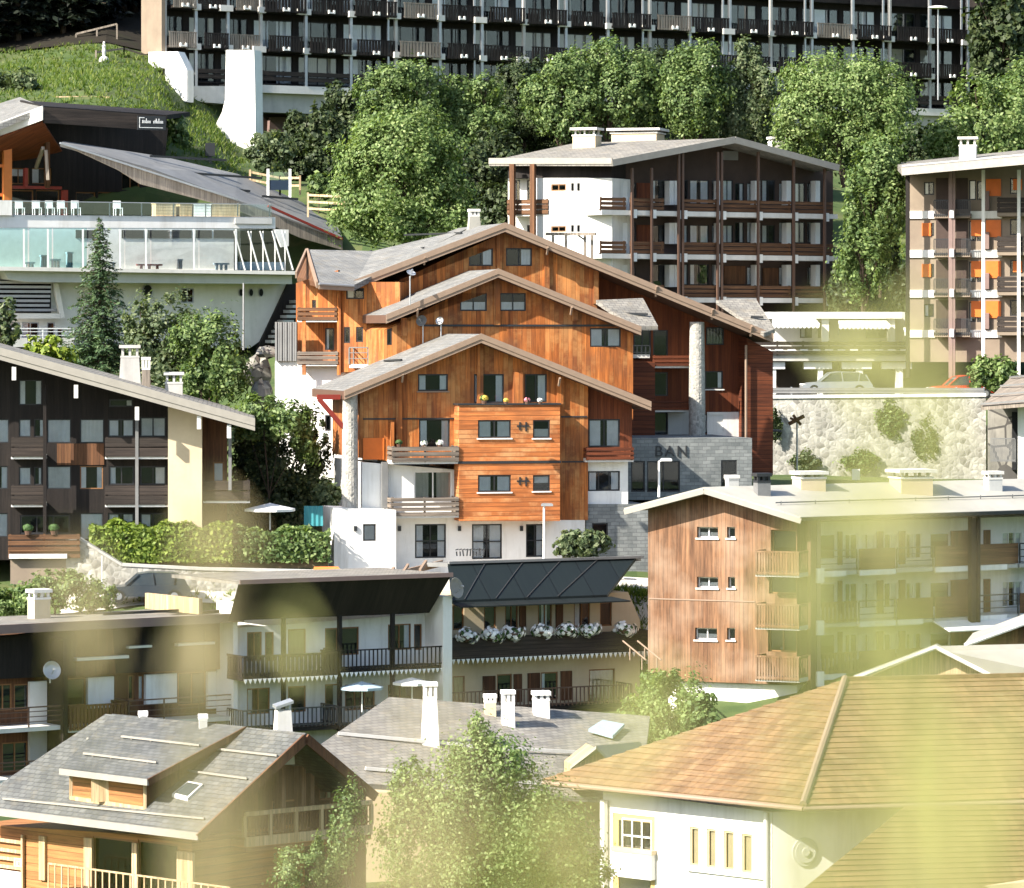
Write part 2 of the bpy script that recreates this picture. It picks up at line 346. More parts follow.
# ------------------------------------------------------------------ building parts
def window(root, fr, r, v=0, cols=2, rows=1, cur='', fm='frame_dark', depth=.2, fw=.07, sill=None, cm='curtain', name='window', glass='glass'):
    u0, u1, z0, z1 = r; g = .004
    a, b, c, d = u0+g, u1-g, z0+g, z1-g; vf = v+depth-.09; vb = v+depth-.03
    m = MB()
    m.box(fr, a, a+fw, vf, vb, c, d).box(fr, b-fw, b, vf, vb, c, d).box(fr, a+fw, b-fw, vf, vb, c, c+fw).box(fr, a+fw, b-fw, vf, vb, d-fw, d)
    for i in range(1, cols):
        x = a+(b-a)*i/cols; m.box(fr, x-fw*.45, x+fw*.45, vf+.004, vb, c+fw, d-fw)
    for i in range(1, rows):
        x = c+(d-c)*i/rows; m.box(fr, a+fw, b-fw, vf+.008, vb, x-fw*.4, x+fw*.4)
    m.box(fr, a, b, v+depth-.008, v+depth-.003, c, d, 1)  # near-black backing: darkness of the unlit room put into its colour
    o = m.build(name, [fm, 'inside_shade'], root)
    MB().box(fr, a+fw*.5, b-fw*.5, vf+.03, vf+.036, c+fw*.5, d-fw*.5).build('pane', glass, o)
    if cur:
        q = MB(); W = b-a
        for ch in cur:
            f0, f1, h0 = {'l': (.02, .26, 0), 'r': (.74, .98, 0), 'L': (.02, .39, 0), 'R': (.60, .98, 0), 'f': (.02, .98, 0), 'h': (.03, .97, .5), 'c': (.3, .7, 0), 'b': (.02, .98, .72), 's': (.02, .98, -.5)}[ch]
            x0, x1 = a+W*f0, a+W*f1
            zz0 = c+.02 if h0 <= 0 else c+(d-c)*h0; zz1 = d-.02 if h0 >= 0 else c+(d-c)*-h0
            n = max(2, int((x1-x0)/.09)); pts = []
            for i in range(n+1):
                w = v+depth-.022+(.008 if i % 2 else -.003)
                pts += [fr.w(x0+(x1-x0)*i/n, w, zz0), fr.w(x0+(x1-x0)*i/n, w, zz1)]
            q.add(pts, [(2*i, 2*i+2, 2*i+3, 2*i+1) for i in range(n)])
        q.build('curtain', cm, o)
    if sill:
        MB().box(fr, u0-.06, u1+.06, v-.07, v-.003, z0-.07, z0-.005).build('sill', sill, o)
    return o

def facade(root, fr, poly, wins, mat, v=0, back=6, name='wall', t=.125, **kw):
    pu = [fr.uz(x, y, v) for x, y in poly]; holes = []; ws = []
    for w in wins:
        r = fr.rect(*w[:4], v); holes.append(r); k = dict(kw)
        if len(w) > 4: k.update(w[4])
        ws.append((r, k))
    o = MB().wall(fr, pu, holes, v, t, v+back).build(name, mat, root)
    for r, k in ws: k['depth'] = t; window(root, fr, r, v, **k)
    return o

def railing(m, fr, u0, u1, v, z0, z1, style, th=.05, n=None):
    h = z1-z0
    if style == 'planks':
        n = n or max(2, int(round(h/.27)))
        for i in range(n):
            a = z0+h*i/n; m.box(fr, u0, u1, v, v+th, a+.03, z0+h*(i+1)/n-.035)
        for x in np.linspace(u0+.1, u1-.1, max(2, int((u1-u0)/1.6)+1)): m.box(fr, x-.05, x+.05, v+th+.003, v+th+.08, z0, z1)
    elif style == 'slats':
        m.box(fr, u0, u1, v-.01, v+th+.01, z1-.09, z1); m.box(fr, u0, u1, v+.004, v+th, z0+.06, z0+.15)
        k = n or max(3, int((u1-u0)/.24))
        for i in range(k):
            x = u0+(u1-u0)*(i+.5)/k; w = (u1-u0)/k*.36; m.box(fr, x-w, x+w, v, v+th*.8, z0, z1-.093)
    elif style == 'bars':
        m.box(fr, u0, u1, v-.01, v+.05, z1-.06, z1)
        k = n or 3
        for i in range(1, k): m.box(fr, u0, u1, v, v+.035, z0+h*i/k-.02, z0+h*i/k+.02)
        for x in np.linspace(u0, u1, max(2, int((u1-u0)/1.5)+1)): m.box(fr, x-.03, x+.03, v+.004, v+.06, z0, z1-.063)
    elif style == 'pickets':
        m.box(fr, u0, u1, v-.01, v+.05, z1-.06, z1); m.box(fr, u0, u1, v, v+.04, z0+.08, z0+.13)
        k = n or max(3, int((u1-u0)/.22))
        for i in range(k+1):
            x = u0+(u1-u0)*i/k; m.box(fr, x-.03, x+.03, v+.003, v+.035, z0, z1-.063)
    elif style == 'solid':
        m.box(fr, u0, u1, v, v+th, z0, z1)
    return m

def balcony(root, fr, x0, x1, yt, yb, vf, vb, style, mat, slab_mat='concrete_pale', slab_t=.2, n=None, sides=True, label=None, shift=0):
    u0, u1, z0, z1 = fr.rect(x0, yt, x1, yb, vf)
    o = MB().box(fr, u0, u1, vf+.07, vb-.002, z0, z0+slab_t).build('balcony', slab_mat, root)
    m = railing(MB(), fr, u0, u1, vf, z0+slab_t*.4 if style in ('planks', 'slats', 'solid') else z0+slab_t+.003, z1, style, n=n)
    if sides and vb-vf > .5:
        for u, sg in ((u0, 1), (u1, -1)):
            g = Fr.__new__(Fr); g.o = fr.o+fr.u*u+fr.v*0; g.u = fr.v; g.v = fr.u*sg if sg > 0 else fr.u*-1
            railing(m, g, vf+.1, vb-.003, .0, z0+slab_t+.003, z1, style if style != 'slats' else 'slats')
    m.build('railing', mat, o)
    if label: o['label'] = label
    return o, (u0, u1, z0, z1)

def gable_roof(root, fr, pts, vf, depth, t, top='slate', soffit='brown_paint', fascia='fascia_wood', name='roof', ft=None):
    q = [fr.uz(x, y, vf) for x, y in pts]
    poly = q+[(u, z-t) for u, z in q[::-1]]
    m = MB().prism(fr, poly, vf, vf+depth)
    o = m.build(name, [top, soffit], root)
    o.data.update()
    for p in o.data.polygons: p.material_index = 0 if p.normal.z > .3 else 1
    if fascia:
        ft = ft or t
        a = [(u, z+.03) for u, z in q]+[(u, z-ft*.62) for u, z in q[::-1]]
        b = [(u, z-ft*.62-.004) for u, z in q]+[(u, z-ft*1.05) for u, z in q[::-1]]
        f = MB().prism(fr, a, vf-.09, vf-.004); f.prism(fr, b, vf-.05, vf-.004)
        f.build('fascia', fascia, o)
    return o, q

def guard_bars(root, pts, pl_p, pl_n, r=.05, mat='fascia_wood', name='snow_guard'):
    for x0, y0, x1, y1 in pts:
        a, b = hit(pl_p, pl_n, x0, y0), hit(pl_p, pl_n, x1, y1); up = pl_n*(.07 if pl_n.z > 0 else -.07)
        m = MB().bar(a+up, b+up, r*2, r*2)
        k = max(2, int((b-a).length/1.3))
        for i in range(k+1):
            c = a.lerp(b, (i+.5)/(k+1)); m.bar(c-up*.4, c+up*1.6, .05, .05)
        m.build(name, mat, root)

def chimney(root, px, py_top, py_base, wpx, Y, yaw=0, mat='concrete_pale', cap='concrete', taper=1.0, style='slab', dep=None, sink=1.2, name='chimney'):
    fr = Fr(px, Y, yaw); s = Y/FP; w = wpx*s/2; d = (dep or wpx*.8)*s/2
    zt = P(px, py_top, Y).z; zb = P(px, py_base, Y).z-sink
    ht = zt-zb; cz = zt-min(.55, (zt-zb-sink)*.35)
    def ring(z, k): return [fr.w(sx*w*k, sy*d*k, z) for sx, sy in ((-1, -1), (1, -1), (1, 1), (-1, 1))]
    m = MB(); f = [(3, 2, 1, 0), (4, 5, 6, 7), (0, 1, 5, 4), (1, 2, 6, 5), (2, 3, 7, 6), (3, 0, 4, 7)]
    m.add(ring(zb, 1)+ring(cz, taper), f)
    o = m.build(name, mat, root)
    k = taper; c = MB()
    if style == 'slab':
        for sx in (-1, 0, 1):
            for sy in (-1, 1): c.box(fr, sx*w*k*.8-.06, sx*w*k*.8+.06, sy*d*k*.7-.06, sy*d*k*.7+.06, cz+.003, zt-.16)
        c.box(fr, -w*k*1.18, w*k*1.18, -d*k*1.2, d*k*1.2, zt-.157, zt)
        c.box(fr, -w*k*1.06, w*k*1.06, -d*k*1.06, d*k*1.06, cz-.1, cz+.0)
    elif style == 'tilt':
        for sx in (-1, 1):
            for sy in (-1, 1): c.box(fr, sx*w*k*.8-.05, sx*w*k*.8+.05, sy*d*k*.7-.05, sy*d*k*.7+.05, cz+.003, zt-.2)
        c.plate([fr.w(-w*1.3*k, -d*1.2*k, zt-.25), fr.w(w*1.3*k, -d*1.2*k, zt-.05), fr.w(w*1.3*k, d*1.2*k, zt), fr.w(-w*1.3*k, d*1.2*k, zt-.2)], .1)
    c.build('chimney_cap', cap, o)
    return o
# ------------------------------------------------------------------ camera, light, world
cd = bpy.data.cameras.new('camera'); cam = bpy.data.objects.new('camera', cd); COL.objects.link(cam)
cam.location = CAM; cam.rotation_euler = (R(90), 0, 0)
cd.sensor_fit = 'HORIZONTAL'; cd.sensor_width = 36; cd.lens = FP/1024*36; cd.shift_y = -(444-YH)/1024
cd.clip_start = .05; cd.clip_end = 5000
cd.dof.use_dof = True; cd.dof.focus_distance = 200; cd.dof.aperture_fstop = 3.6; cd.dof.aperture_blades = 0
scn.camera = cam
AZ, EL = R(35), R(37)
S = V((-math.cos(AZ)*math.cos(EL), -math.sin(AZ)*math.cos(EL), math.sin(EL)))
sl = bpy.data.lights.new('sun', 'SUN'); sl.energy = 5.0; sl.angle = R(.5); sl.color = (1, .93, .82)
so = bpy.data.objects.new('sun', sl); COL.objects.link(so); so.rotation_euler = (-S).to_track_quat('-Z', 'Y').to_euler()
wd = bpy.data.worlds.new('World'); scn.world = wd; wd.use_nodes = True
sk = wd.node_tree.nodes.new('ShaderNodeTexSky'); sk.sky_type = 'NISHITA'; sk.sun_disc = False
sk.sun_elevation = EL; sk.sun_rotation = math.atan2(S.x, S.y); sk.air_density = 1.0; sk.dust_density = 1.5
bg = wd.node_tree.nodes['Background']; bg.inputs[1].default_value = .11
wd.node_tree.links.new(sk.outputs[0], bg.inputs[0])
scn.view_settings.view_transform = 'Standard'; scn.view_settings.look = 'None'
scn.view_settings.exposure = 1.45; scn.view_settings.gamma = 1
cy = scn.cycles; cy.use_denoising = True; cy.max_bounces = 6; cy.diffuse_bounces = 3; cy.glossy_bounces = 2; cy.transmission_bounces = 3; cy.transparent_max_bounces = 12
cy.caustics_reflective = False; cy.caustics_refractive = False; cy.sample_clamp_indirect = 6
scn.render.engine = 'CYCLES'

# ------------------------------------------------------------------ terrain: height profiles along sight columns
near = [(0, 38.4), (5, 38.3), (10, 36.6), (30, 29), (70, 19), (115, 16.5)]
def zat(py, Y): return CZ-(py-YH)/FP*Y
prof = {
 -500: near+[(140, 17), (165, 18), (186, 21), (198, 27), (215, 32), (240, 40), (262, 47), (275, 56), (300, 61), (360, 80), (420, 105)],
 0:    near+[(140, 17), (165, 18), (172, 18.5), (186, 19.5), (193, 26), (198, 27.2), (205, 28.5), (215, 31), (238, 37.5), (246, 39), (258, 45), (266, zat(128, 266)), (274, zat(100, 274)), (296, zat(66, 296)), (320, 66), (370, 86), (430, 112)],
 100:  near+[(140, 17), (165, 18), (176, 18.8), (186, 19.8), (193, 26.3), (198, 27.4), (205, 28.5), (215, 31.5), (238, 37.5), (247, 39), (258, 46), (268, zat(120, 268)), (276, zat(92, 276)), (297, zat(61, 297)), (320, 67), (370, 87), (430, 112)],
 190:  near+[(140, 17), (165, 18), (179, 19.2), (188, 20.1), (194, 26.8), (198, 27.6), (206, 28.8), (216, 32), (234, 36.5), (248, 38.8), (258, 46), (268, zat(150, 268)), (280, zat(128, 280)), (298, zat(112, 298)), (320, 66), (370, 87), (430, 112)],
 150:  near+[(140, 17), (165, 18), (178, 19), (187, 20), (193.5, 26.6), (198, 27.5), (205.5, 28.6), (215, 31.7), (236, 37), (247, 39), (258, 46), (268, zat(132, 268)), (278, zat(98, 278)), (298, zat(68, 298)), (320, 66), (370, 87), (430, 112)],
 250:  near+[(140, 17), (165, 18.5), (182, 19.6), (190, 20.4), (195.5, 27), (202, 28.2), (208, 30), (218, 34), (230, 36.5), (249, 38.9), (256, 43.5), (266, zat(185, 266)), (284, zat(165, 284)), (300, zat(150, 300)), (315, 56), (370, 85), (430, 112)],
 380:  near+[(140, 17.5), (165, 19), (184, 20), (190.5, 21), (196.5, 27), (200, 27.6), (206, 28.2), (216, 32), (230, 37), (250, 43), (266, 49), (284, 52.5), (300, 54), (320, 57), (370, 85), (430, 112)],
 500:  near+[(140, 17.5), (165, 19.5), (186, 20.5), (196, 21.6), (200, 26.8), (204, 27.6), (212, 29), (226, 35), (250, 42), (262, 46), (276, 51), (292, 53.5), (310, 55), (325, 58), (370, 85), (430, 112)],
 650:  near+[(140, 18), (165, 20), (188, 21), (198, 21.6), (201, zat(600, 200)), (206, 27.6), (222, 31.4), (236, 35), (252, 40.5), (264, 45), (280, 51), (300, 55), (320, 57), (335, 60), (380, 85), (430, 112)],
 720:  near+[(140, 18), (165, 19.5), (188, 21.3), (197, 23.5), (206, 27), (222, 31.2), (244.4, 31.2), (246, 35.75), (254, 35.8), (262.5, 35.9), (268, 44), (284, 51), (305, 55), (330, 58), (345, 62), (390, 85), (430, 112)],
 860:  near+[(140, 18), (165, 20.5), (188, 23), (200, 25), (215, 29.5), (228, 31), (244.4, 31), (246, 35.75), (254, 35.8), (262.5, 35.9), (266, 39.5), (272, zat(290, 272)), (285, zat(215, 285)), (300, 52.5), (335, 54), (352, 58), (390, 85), (430, 112)],
 1024: near+[(140, 18), (165, 20.5), (188, 23), (200, 25), (215, 29.5), (228, 31), (244.4, 31), (246, 35.75), (254, 35.9), (262, 38.5), (275, zat(255, 275)), (290, zat(170, 290)), (310, 53.5), (345, 56), (365, 62), (400, 85), (440, 112)],
 1600: near+[(140, 18), (165, 20.5), (188, 24), (215, 29.5), (244, 35), (275, 45), (310, 56), (365, 66), (400, 85), (440, 112)],
}
KX = sorted(prof)
def ground_z(x, y):
    if y < .5: yy = .5
    else: yy = y
    px = 512+x/max(yy, 20)*FP
    px = min(max(px, KX[0]), KX[-1])
    for i in range(len(KX)-1):
        if px <= KX[i+1]: break
    f = (px-KX[i])/(KX[i+1]-KX[i]); f = f*f*(3-2*f)
    za = np.interp(y, *zip(*prof[KX[i]])); zb = np.interp(y, *zip(*prof[KX[i+1]]))
    z = za+(zb-za)*f
    if y > 20: z += (mnoise.noise(V((x*.12, y*.12, 0)))*.35+mnoise.noise(V((x*.5, y*.5, 3)))*.08)
    return z
ys = np.unique(np.concatenate([[-600, -200, -60, -20, -6, 0, 2, 4, 6, 8, 10], np.arange(12, 130, 6), np.arange(130, 306, 1.2), np.arange(306, 440, 5), [480, 560, 700, 1000, 2000]]))
xs = np.unique(np.concatenate([[-2000, -800, -400, -250, -180, -130, -100, -80], np.arange(-64, 66, 1.6), [80, 100, 130, 180, 250, 400, 800, 2000]]))
gv = []; 
for y in ys:
    for x in xs: gv.append(V((x, y, ground_z(x, max(y, 0)) if y < 440 else 112+(y-440)*.35)))
nx = len(xs); g = MB(); g.v = gv
g.f = [(j*nx+i, j*nx+i+1, (j+1)*nx+i+1, (j+1)*nx+i) for j in range(len(ys)-1) for i in range(nx-1)]; g.m = [0]*len(g.f)
gr = g.build('ground', 'turf', smooth=True); gr['kind'] = 'structure'
def structure(name, m, mat):
    o = m.build(name, mat); o['kind'] = 'structure'; return o
def sheet(name, pxs, mat, h=.06, thick=.02):               # a road or path draped 6 cm above the ground: rows of (x, y) pairs
    m = MB(); rows = []
    for (xa, ya), (xb, yb) in pxs:
        n = 6; rows.append([V((xa+(xb-xa)*i/n, ya+(yb-ya)*i/n, 0)) for i in range(n+1)])
    out = []
    for a, b in zip(rows[:-1], rows[1:]):
        for k in range(6):
            out.append([a[i].lerp(b[i], k/6) for i in range(7)])
    out.append(rows[-1])
    pts = [V((p.x, p.y, ground_z(p.x, p.y)+h)) for r in out for p in r]
    m.v = pts; m.f = [(j*7+i, j*7+i+1, (j+1)*7+i+1, (j+1)*7+i) for j in range(len(out)-1) for i in range(6)]; m.m = [0]*len(m.f)
    return structure(name, m, mat)
def X(px, Y): return (px-512)/FP*Y
sheet('road', [((X(60, 193), 193), (X(60, 197.5), 197.5)), ((X(200, 194.5), 194.5), (X(200, 199), 199)), ((X(380, 198.5), 198.5), (X(380, 202.5), 202.5)), ((X(560, 199.5), 199.5), (X(560, 203.5), 203.5)), ((X(665, 199), 199), (X(665, 204), 204)), ((X(760, 205), 205), (X(745, 211), 211))], 'pale_paving')
sheet('parking_terrace', [((X(755, 246), 246), (X(755, 253), 253)), ((X(860, 246), 246), (X(860, 253), 253)), ((X(985, 246), 246), (X(985, 254), 254))], 'asphalt', .1)
# ------------------------------------------------------------------ A. long dark apartment block on the hill
T0 = Fr(165, 300, 31)
zt = lambda py: CZ-(py-YH)/FP*300
tower = thing('apartment_block', 'very long dark apartment block with slatted balconies on a white concrete base', 'apartment building', T0.w(25, 6, zt(82)))
uEnd = T0.uz(980, 70)[0]
L = [zt(82), zt(46), zt(6), zt(-34)]; top_z = zt(-75)
bays_px = [165, 196, 228, 261, 306, 351, 396, 440, 482, 524, 566, 608, 650, 690, 730, 771, 812, 853, 890, 930, 968]
bu = [T0.uz(x, 60)[0] for x in bays_px]
holes = []; hw = []
for k in range(3):
    for i in range(len(bu)-1):
        a, b = bu[i]+.25, bu[i+1]-.25
        if b-a < 1.5: a -= .1; b += .1
        r = (a, b, L[k]+.25, L[k]+2.45); holes.append(r); hw.append((r, k, i))
poly = [(bu[0], L[0]+.0), (uEnd, L[0]+.0), (uEnd, top_z), (bu[0], top_z)]
MB().wall(T0, poly, holes, 1.7, .18, 3.29).build('wall', 'dark_wood', tower)
MB().box(T0, bu[3], uEnd, 3.3, 13, L[0], top_z).build('rear_body', 'dark_wood', tower)
rr = random.Random(3)
for r, k, i in hw:
    window(tower, T0, r, 1.7, cols=rr.choice((2, 3, 3, 4)), cur=rr.choice(('', 'l', 'L', 'R', 'LR', 'r', 'lr', 'c', 'f')) if rr.random() < .75 else '', depth=.18, cm=rr.choice(('curtain', 'curtain_warm', 'curtain')))
for k in range(1, 4):                                        # floor slabs
    MB().box(T0, bu[0], uEnd, .35, 1.69, L[k]-.13, L[k]+.1).build('floor_slab', 'dark_wood', tower)
MB().box(T0, bu[2]+.1, uEnd+.6, -.15, 1.69, L[0]-.55, L[0]+.04).build('floor_slab', 'concrete_pale', tower)
for i, x in enumerate(bu):
    a = .22 if i % 2 else .13
    MB().box(T0, x-.11, x+.11, -.06, .16, L[0]+.05 if i > 2 else L[0]-2, top_z).build('post', 'steel' if i % 3 else 'concrete', tower)
    if i > 4 and i % 2 == 0: MB().box(T0, x-.75, x-.6, -.02, .1, L[0]+.05, top_z).build('post', 'steel', tower)
for k in range(0, 3):
    for i in range(len(bu)-1):
        a, b = bu[i]+.13, bu[i+1]-.13
        if k == 0:
            if i in (1,) or i >= 3:
                o = MB().box(T0, a, b, -.05, .9, L[0]+.045, L[0]+.09).build('balcony', 'dark_wood', tower)
                railing(MB(), T0, a, b, -.04, L[0]+.35, L[0]+1.15, 'planks', n=2).build('railing', 'dark_wood_h', o)
            continue
        z = L[k]; f = -.42 if (i+k) % 3 else -.1
        lit = i < 4 or (i*7+k*3) % 5 in (0, 3)  # paler slats on these bays: sunlight is put into the railing colour
        w0 = a + (0.0 if (i+k) % 2 else .35); w1 = b-(.35 if (i+k) % 4 == 0 else 0)
        o = MB().box(T0, w0, w1, f+.06, .34, z-.12, z+.05).build('balcony', 'dark_wood', tower)
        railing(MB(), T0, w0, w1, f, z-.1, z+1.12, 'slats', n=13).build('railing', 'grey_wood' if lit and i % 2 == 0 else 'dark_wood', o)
        c = (w0+w1)/2
        q = MB().box(T0, c-.28, c-.16, f-.16, f-.004, z-.02, z+.26).box(T0, c+.16, c+.28, f-.16, f-.004, z-.02, z+.26).box(T0, c-.155, c+.155, f-.155, f-.004, z-.01, z+.1)
        q.build('drain_block', 'plaster', o)
        for x in (bu[i+1],):
            MB().box(T0, x-.3-.5*((i+k) % 2), x+.3, -.3, .05, z-.2, z+.26).build('corbel', 'concrete_pale', tower)
# end wall, white base and pier
endf = Fr(165, 300, 31)
b0 = MB()
eL = [P(149, 52, 309), P(164.5, 52, 300)]
def vwall(m, a, b, z0, z1, t, mi=0):
    d = (b-a); d.z = 0; d.normalize(); n = V((-d.y, d.x, 0))
    pts = [V((p.x, p.y, z0)) for p in (a, b)]+[V((p.x, p.y, z0)) for p in (b+n*t, a+n*t)]
    m.plate([V((p.x, p.y, z1)) for p in pts], z1-z0, mi); return m
vwall(MB(), T0.w(-.03, 3.4, 0), T0.w(-.03, -.1, 0), zt(52), top_z, -.3).build('end_wall', 'plaster_tan', tower)
Tb = Fr(186, 298.4, -25); m = MB(); m.prism(Tb, [Tb.uz(*q) for q in ((148.5, 52), (178, 51.5), (187, 70), (187, 102), (165, 101), (165, 68), (148.5, 68))], 0, 1.0)
m.build('base_wall', 'plaster', tower)
Tq = Fr(236, 297.8, -22); m = MB(); m.prism(Tq, [Tq.uz(*q) for q in ((226, 50), (254, 50), (255, 85), (256, 172), (246, 170), (212, 132), (222, 112), (225, 100))], 0, 1.3)
m.build('pier', 'plaster', tower)
m = MB(); m.prism(T0, [T0.uz(*q, v=-.1) for q in ((186, 86), (226, 86), (226, 104), (202, 102), (187, 98))], -.1, 5); m.build('beam', 'concrete_pale', tower)
m = MB(); m.box(T0, bu[3]-.3, uEnd, .5, 1.6, L[0]-2.0, L[0]-.56); m.build('beam', 'concrete', tower)
m = MB(); m.box(T0, bu[2], uEnd, 5, 5.6, L[0]-8, L[0]-.56); m.build('undercroft_wall', 'dark_brown', tower)
m = MB(); m.prism(T0, [T0.uz(*q, v=4.6) for q in ((270, 117), (285, 117), (306, 140), (306, 162), (268, 162))], 4.6, 4.99); m.build('ramp_wall', 'mauve_paint', tower)
for x in (.72, .9, .99):
    MB().box(T0, uEnd*x-.8, uEnd*x+.8, 1.0, 2.4, L[0]-9, L[0]-.57).build('pier', 'concrete', tower)
MB().box(T0, uEnd+.01, uEnd+.5, -.1, 11, L[0]-.5, top_z).build('end_wall', 'dark_wood', tower)

# ------------------------------------------------------------------ B. restaurant with the dark sloping roof
bar = thing('restaurant', 'dark timber restaurant with orange posts and long sloping roof behind a glass terrace', 'restaurant', P(100, 210, 256))
B0 = Fr(43, 252, 26)
m = MB(); m.prism(B0, [B0.uz(*q) for q in ((43, 107), (166, 116), (165, 131), (43, 123))], -.2, .05); m.build('fascia_board', 'dark_wood_h', bar)
m = MB(); m.plate([P(43, 106, 252), P(166, 115, 266), P(190, 112, 272), P(20, 100, 262)], .3); m.build('roof', 'dark_wood', bar)
m = MB(); m.plate([P(-40, 140, 250), P(43, 107, 252), P(20, 97, 266), P(-70, 125, 264)], .35); rf = m.build('roof', 'slate', bar)
BL = Fr(43, 251.6, -14)
m = MB(); m.prism(BL, [BL.uz(*q) for q in ((-40, 138), (43, 106), (43, 120), (-40, 151))], -.12, .05); m.build('fascia', 'concrete_pale', bar)
m = MB(); m.plate([P(-40, 150, 252), P(43, 121, 252.2), P(62, 150, 259), P(-40, 175, 259)], .1); m.build('soffit', 'cedar_red', bar)
MB().wall(B0, [B0.uz(*q, v=7) for q in ((-60, 135), (45, 118), (168, 128), (165, 160), (230, 190), (250, 216), (-60, 216))], [B0.rect(*q, 7) for q in ((8, 168, 30, 184), (32, 168, 52, 184), (8, 190, 34, 203), (36, 190, 60, 203), (76, 192, 96, 215), (98, 192, 122, 215), (122, 118+55, 140, 190), (148, 192, 170, 214))], 7, .25, 14).build('wall', 'dark_wood', bar)
for q, k in (((8, 168, 30, 184), dict(cols=2, cur='h')), ((32, 168, 52, 184), dict(cols=1, cur='L')), ((8, 190, 34, 203), dict(cols=1)), ((36, 190, 60, 203), dict(cols=1)), ((76, 192, 96, 215), dict(cols=1)), ((98, 192, 122, 215), dict(cols=2)), ((122, 173, 140, 190), dict()), ((148, 192, 170, 214), dict())):
    window(bar, B0, B0.rect(*q, 7), 7, depth=.25, fm='frame_wood', **k)
for x0, x1, y0, y1, mt in ((4, 12, 148, 200, 'terracotta'), (63, 68, 190, 216, 'red_paint'), (46, 50, 130, 188, 'brown_wood'), (25, 28, 168, 188, 'red_paint')):
    u0, u1, z0, z1 = B0.rect(x0, y0, x1, y1, 4); MB().box(B0, u0, u1, 4, 4.4, z0, z1).build('post', mt, bar)
for q in ((-40, 164, 8, 167), (-40, 193, 8, 196), (8, 186, 62, 189)):
    u0, u1, z0, z1 = B0.rect(*q, 4.2); MB().box(B0, u0, u1, 4.2, 4.5, z0, z1).build('rail_beam', 'terracotta' if q[0] < 0 else 'red_paint', bar)
MB().bar(P(43, 148, 253), P(36, 168, 256), .2, .2).build('brace', 'grey_wood', bar); MB().bar(P(46, 150, 253), P(48, 180, 253), .2, .2).build('brace', 'grey_wood', bar)
# signs on the fascia
u0, u1, z0, z1 = B0.rect(137, 116, 165, 130, -.2)
sg = MB().box(B0, u0, u1, -.34, -.21, z0, z1).build('sign_board', 'steel_dark', bar)
def text_on(fr, u, z, v, h, s, mat, root, name='lettering', align='LEFT', depth=.02, sx=1):
    cu = bpy.data.curves.new(name, 'FONT'); cu.body = s; cu.size = h; cu.extrude = depth; cu.align_x = align
    t = bpy.data.objects.new(name, cu); COL.objects.link(t); bpy.context.view_layer.update()
    me = bpy.data.meshes.new_from_object(t.evaluated_get(bpy.context.evaluated_depsgraph_get())); bpy.data.objects.remove(t)
    base = top_loc(root); o = bpy.data.objects.new(name, me); COL.objects.link(o); me.materials.clear(); me.materials.append(MAT[mat]); o.parent = root
    for q in me.vertices:
        c = q.co.copy(); q.co = fr.w(u+c.x*sx, v-c.z, z+c.y)-base
    return o
m = MB(); rr = random.Random(5)
m.box(B0, u0+.1, u0+.14, -.36, -.345, z0+.12, z1-.1).box(B0, u0+.14, u0+.45, -.36, -.345, z1-.15, z1-.1).box(B0, u0+.14, u1-.2, -.36, -.345, z0+.12, z0+.16)
for x in np.arange(u0+.3, u1-.2, .085):
    if abs(x-(u0+.92)) > .06: h = rr.choice((.16, .16, .2, .3)); m.box(B0, x, x+.05, -.36, -.345, z0+.42, z0+.42+h)
m.build('lettering', 'white_paint', sg)
# long sloping roof with fascia
BR = Fr(200, 251, 26)
def on(fr, v, *q): return [fr.w(*(lambda a: (a[0], v, a[1]))(fr.uz(x, y, v))) for x, y in q]
fl = on(BR, 0, (60, 143), (150, 168), (235, 199), (342, 238))
bk = on(BR, 9, (64, 141), (165, 157), (238, 174), (336, 217))
m = MB()
for i in range(3): m.plate([fl[i], fl[i+1], bk[i+1], bk[i]], .22)
rf = m.build('roof', 'lead_grey', bar)
m = MB(); m.prism(BR, [BR.uz(*q, v=-.05) for q in ((64, 145), (150, 170), (235, 201), (342, 240), (342, 250), (300, 238), (232, 208), (140, 184), (118, 170))], -.15, -.02); m.build('fascia_board', 'grey_wood', bar)
MB().bar(*on(BR, -.25, (60, 143), (238, 200)), .18, .1).build('gutter', 'steel', bar); MB().bar(*on(BR, -.25, (268, 206), (342, 239)), .2, .14).build('gutter', 'red_paint', bar)
for a, b in (((150, 158), (226, 162)), ((175, 174), (262, 180)), ((228, 191), (250, 193)), ((262, 198), (298, 201))):
    MB().bar(*[p+V((0, 0, .12)) for p in on(BR, 4, a, b)], .12, .14).build('snow_guard', 'steel_dark', bar)
# terrace, glass railing, pool hall
pool = thing('pool_hall', 'white and glass pool hall with terrace on its roof and porthole windows below', 'building', P(140, 345, 244))
A0 = Fr(0, 238, 24)
A = lambda v, *q: [A0.uz(x, y, v) for x, y in q]
MB().prism(A0, A(0, (-60, 214), (276, 217), (276, 228.5), (-60, 227)), .1, 9).build('roof_deck', 'plaster', pool)
MB().prism(A0, A(-.2, (236, 217.5), (273, 218), (273, 224), (236, 223.5)), -.06, .09).build('deck_edge', 'plaster_grey', pool)
o = MB().prism(A0, A(0, (12, 201), (272, 204.5), (272, 216.4), (12, 213.5)), 0, .03).build('terrace_railing', 'glass_rail', pool)
m = MB()
for x in np.linspace(14, 270, 9): u, z = A0.uz(x, 210, 0); m.box(A0, u-.03, u+.03, .035, .09, z-.4, z+.42)
m.bar(*[p for p in on(A0, .02, (12, 201), (272, 204.5))], .05, .05); m.build('handrail', 'steel', o)
MB().box(A0, *A0.rect(-40, 200, 12, 215, -.1)[:2], -.1, .4, *A0.rect(-40, 200, 12, 215, -.1)[2:]).build('parapet', 'plaster', pool)
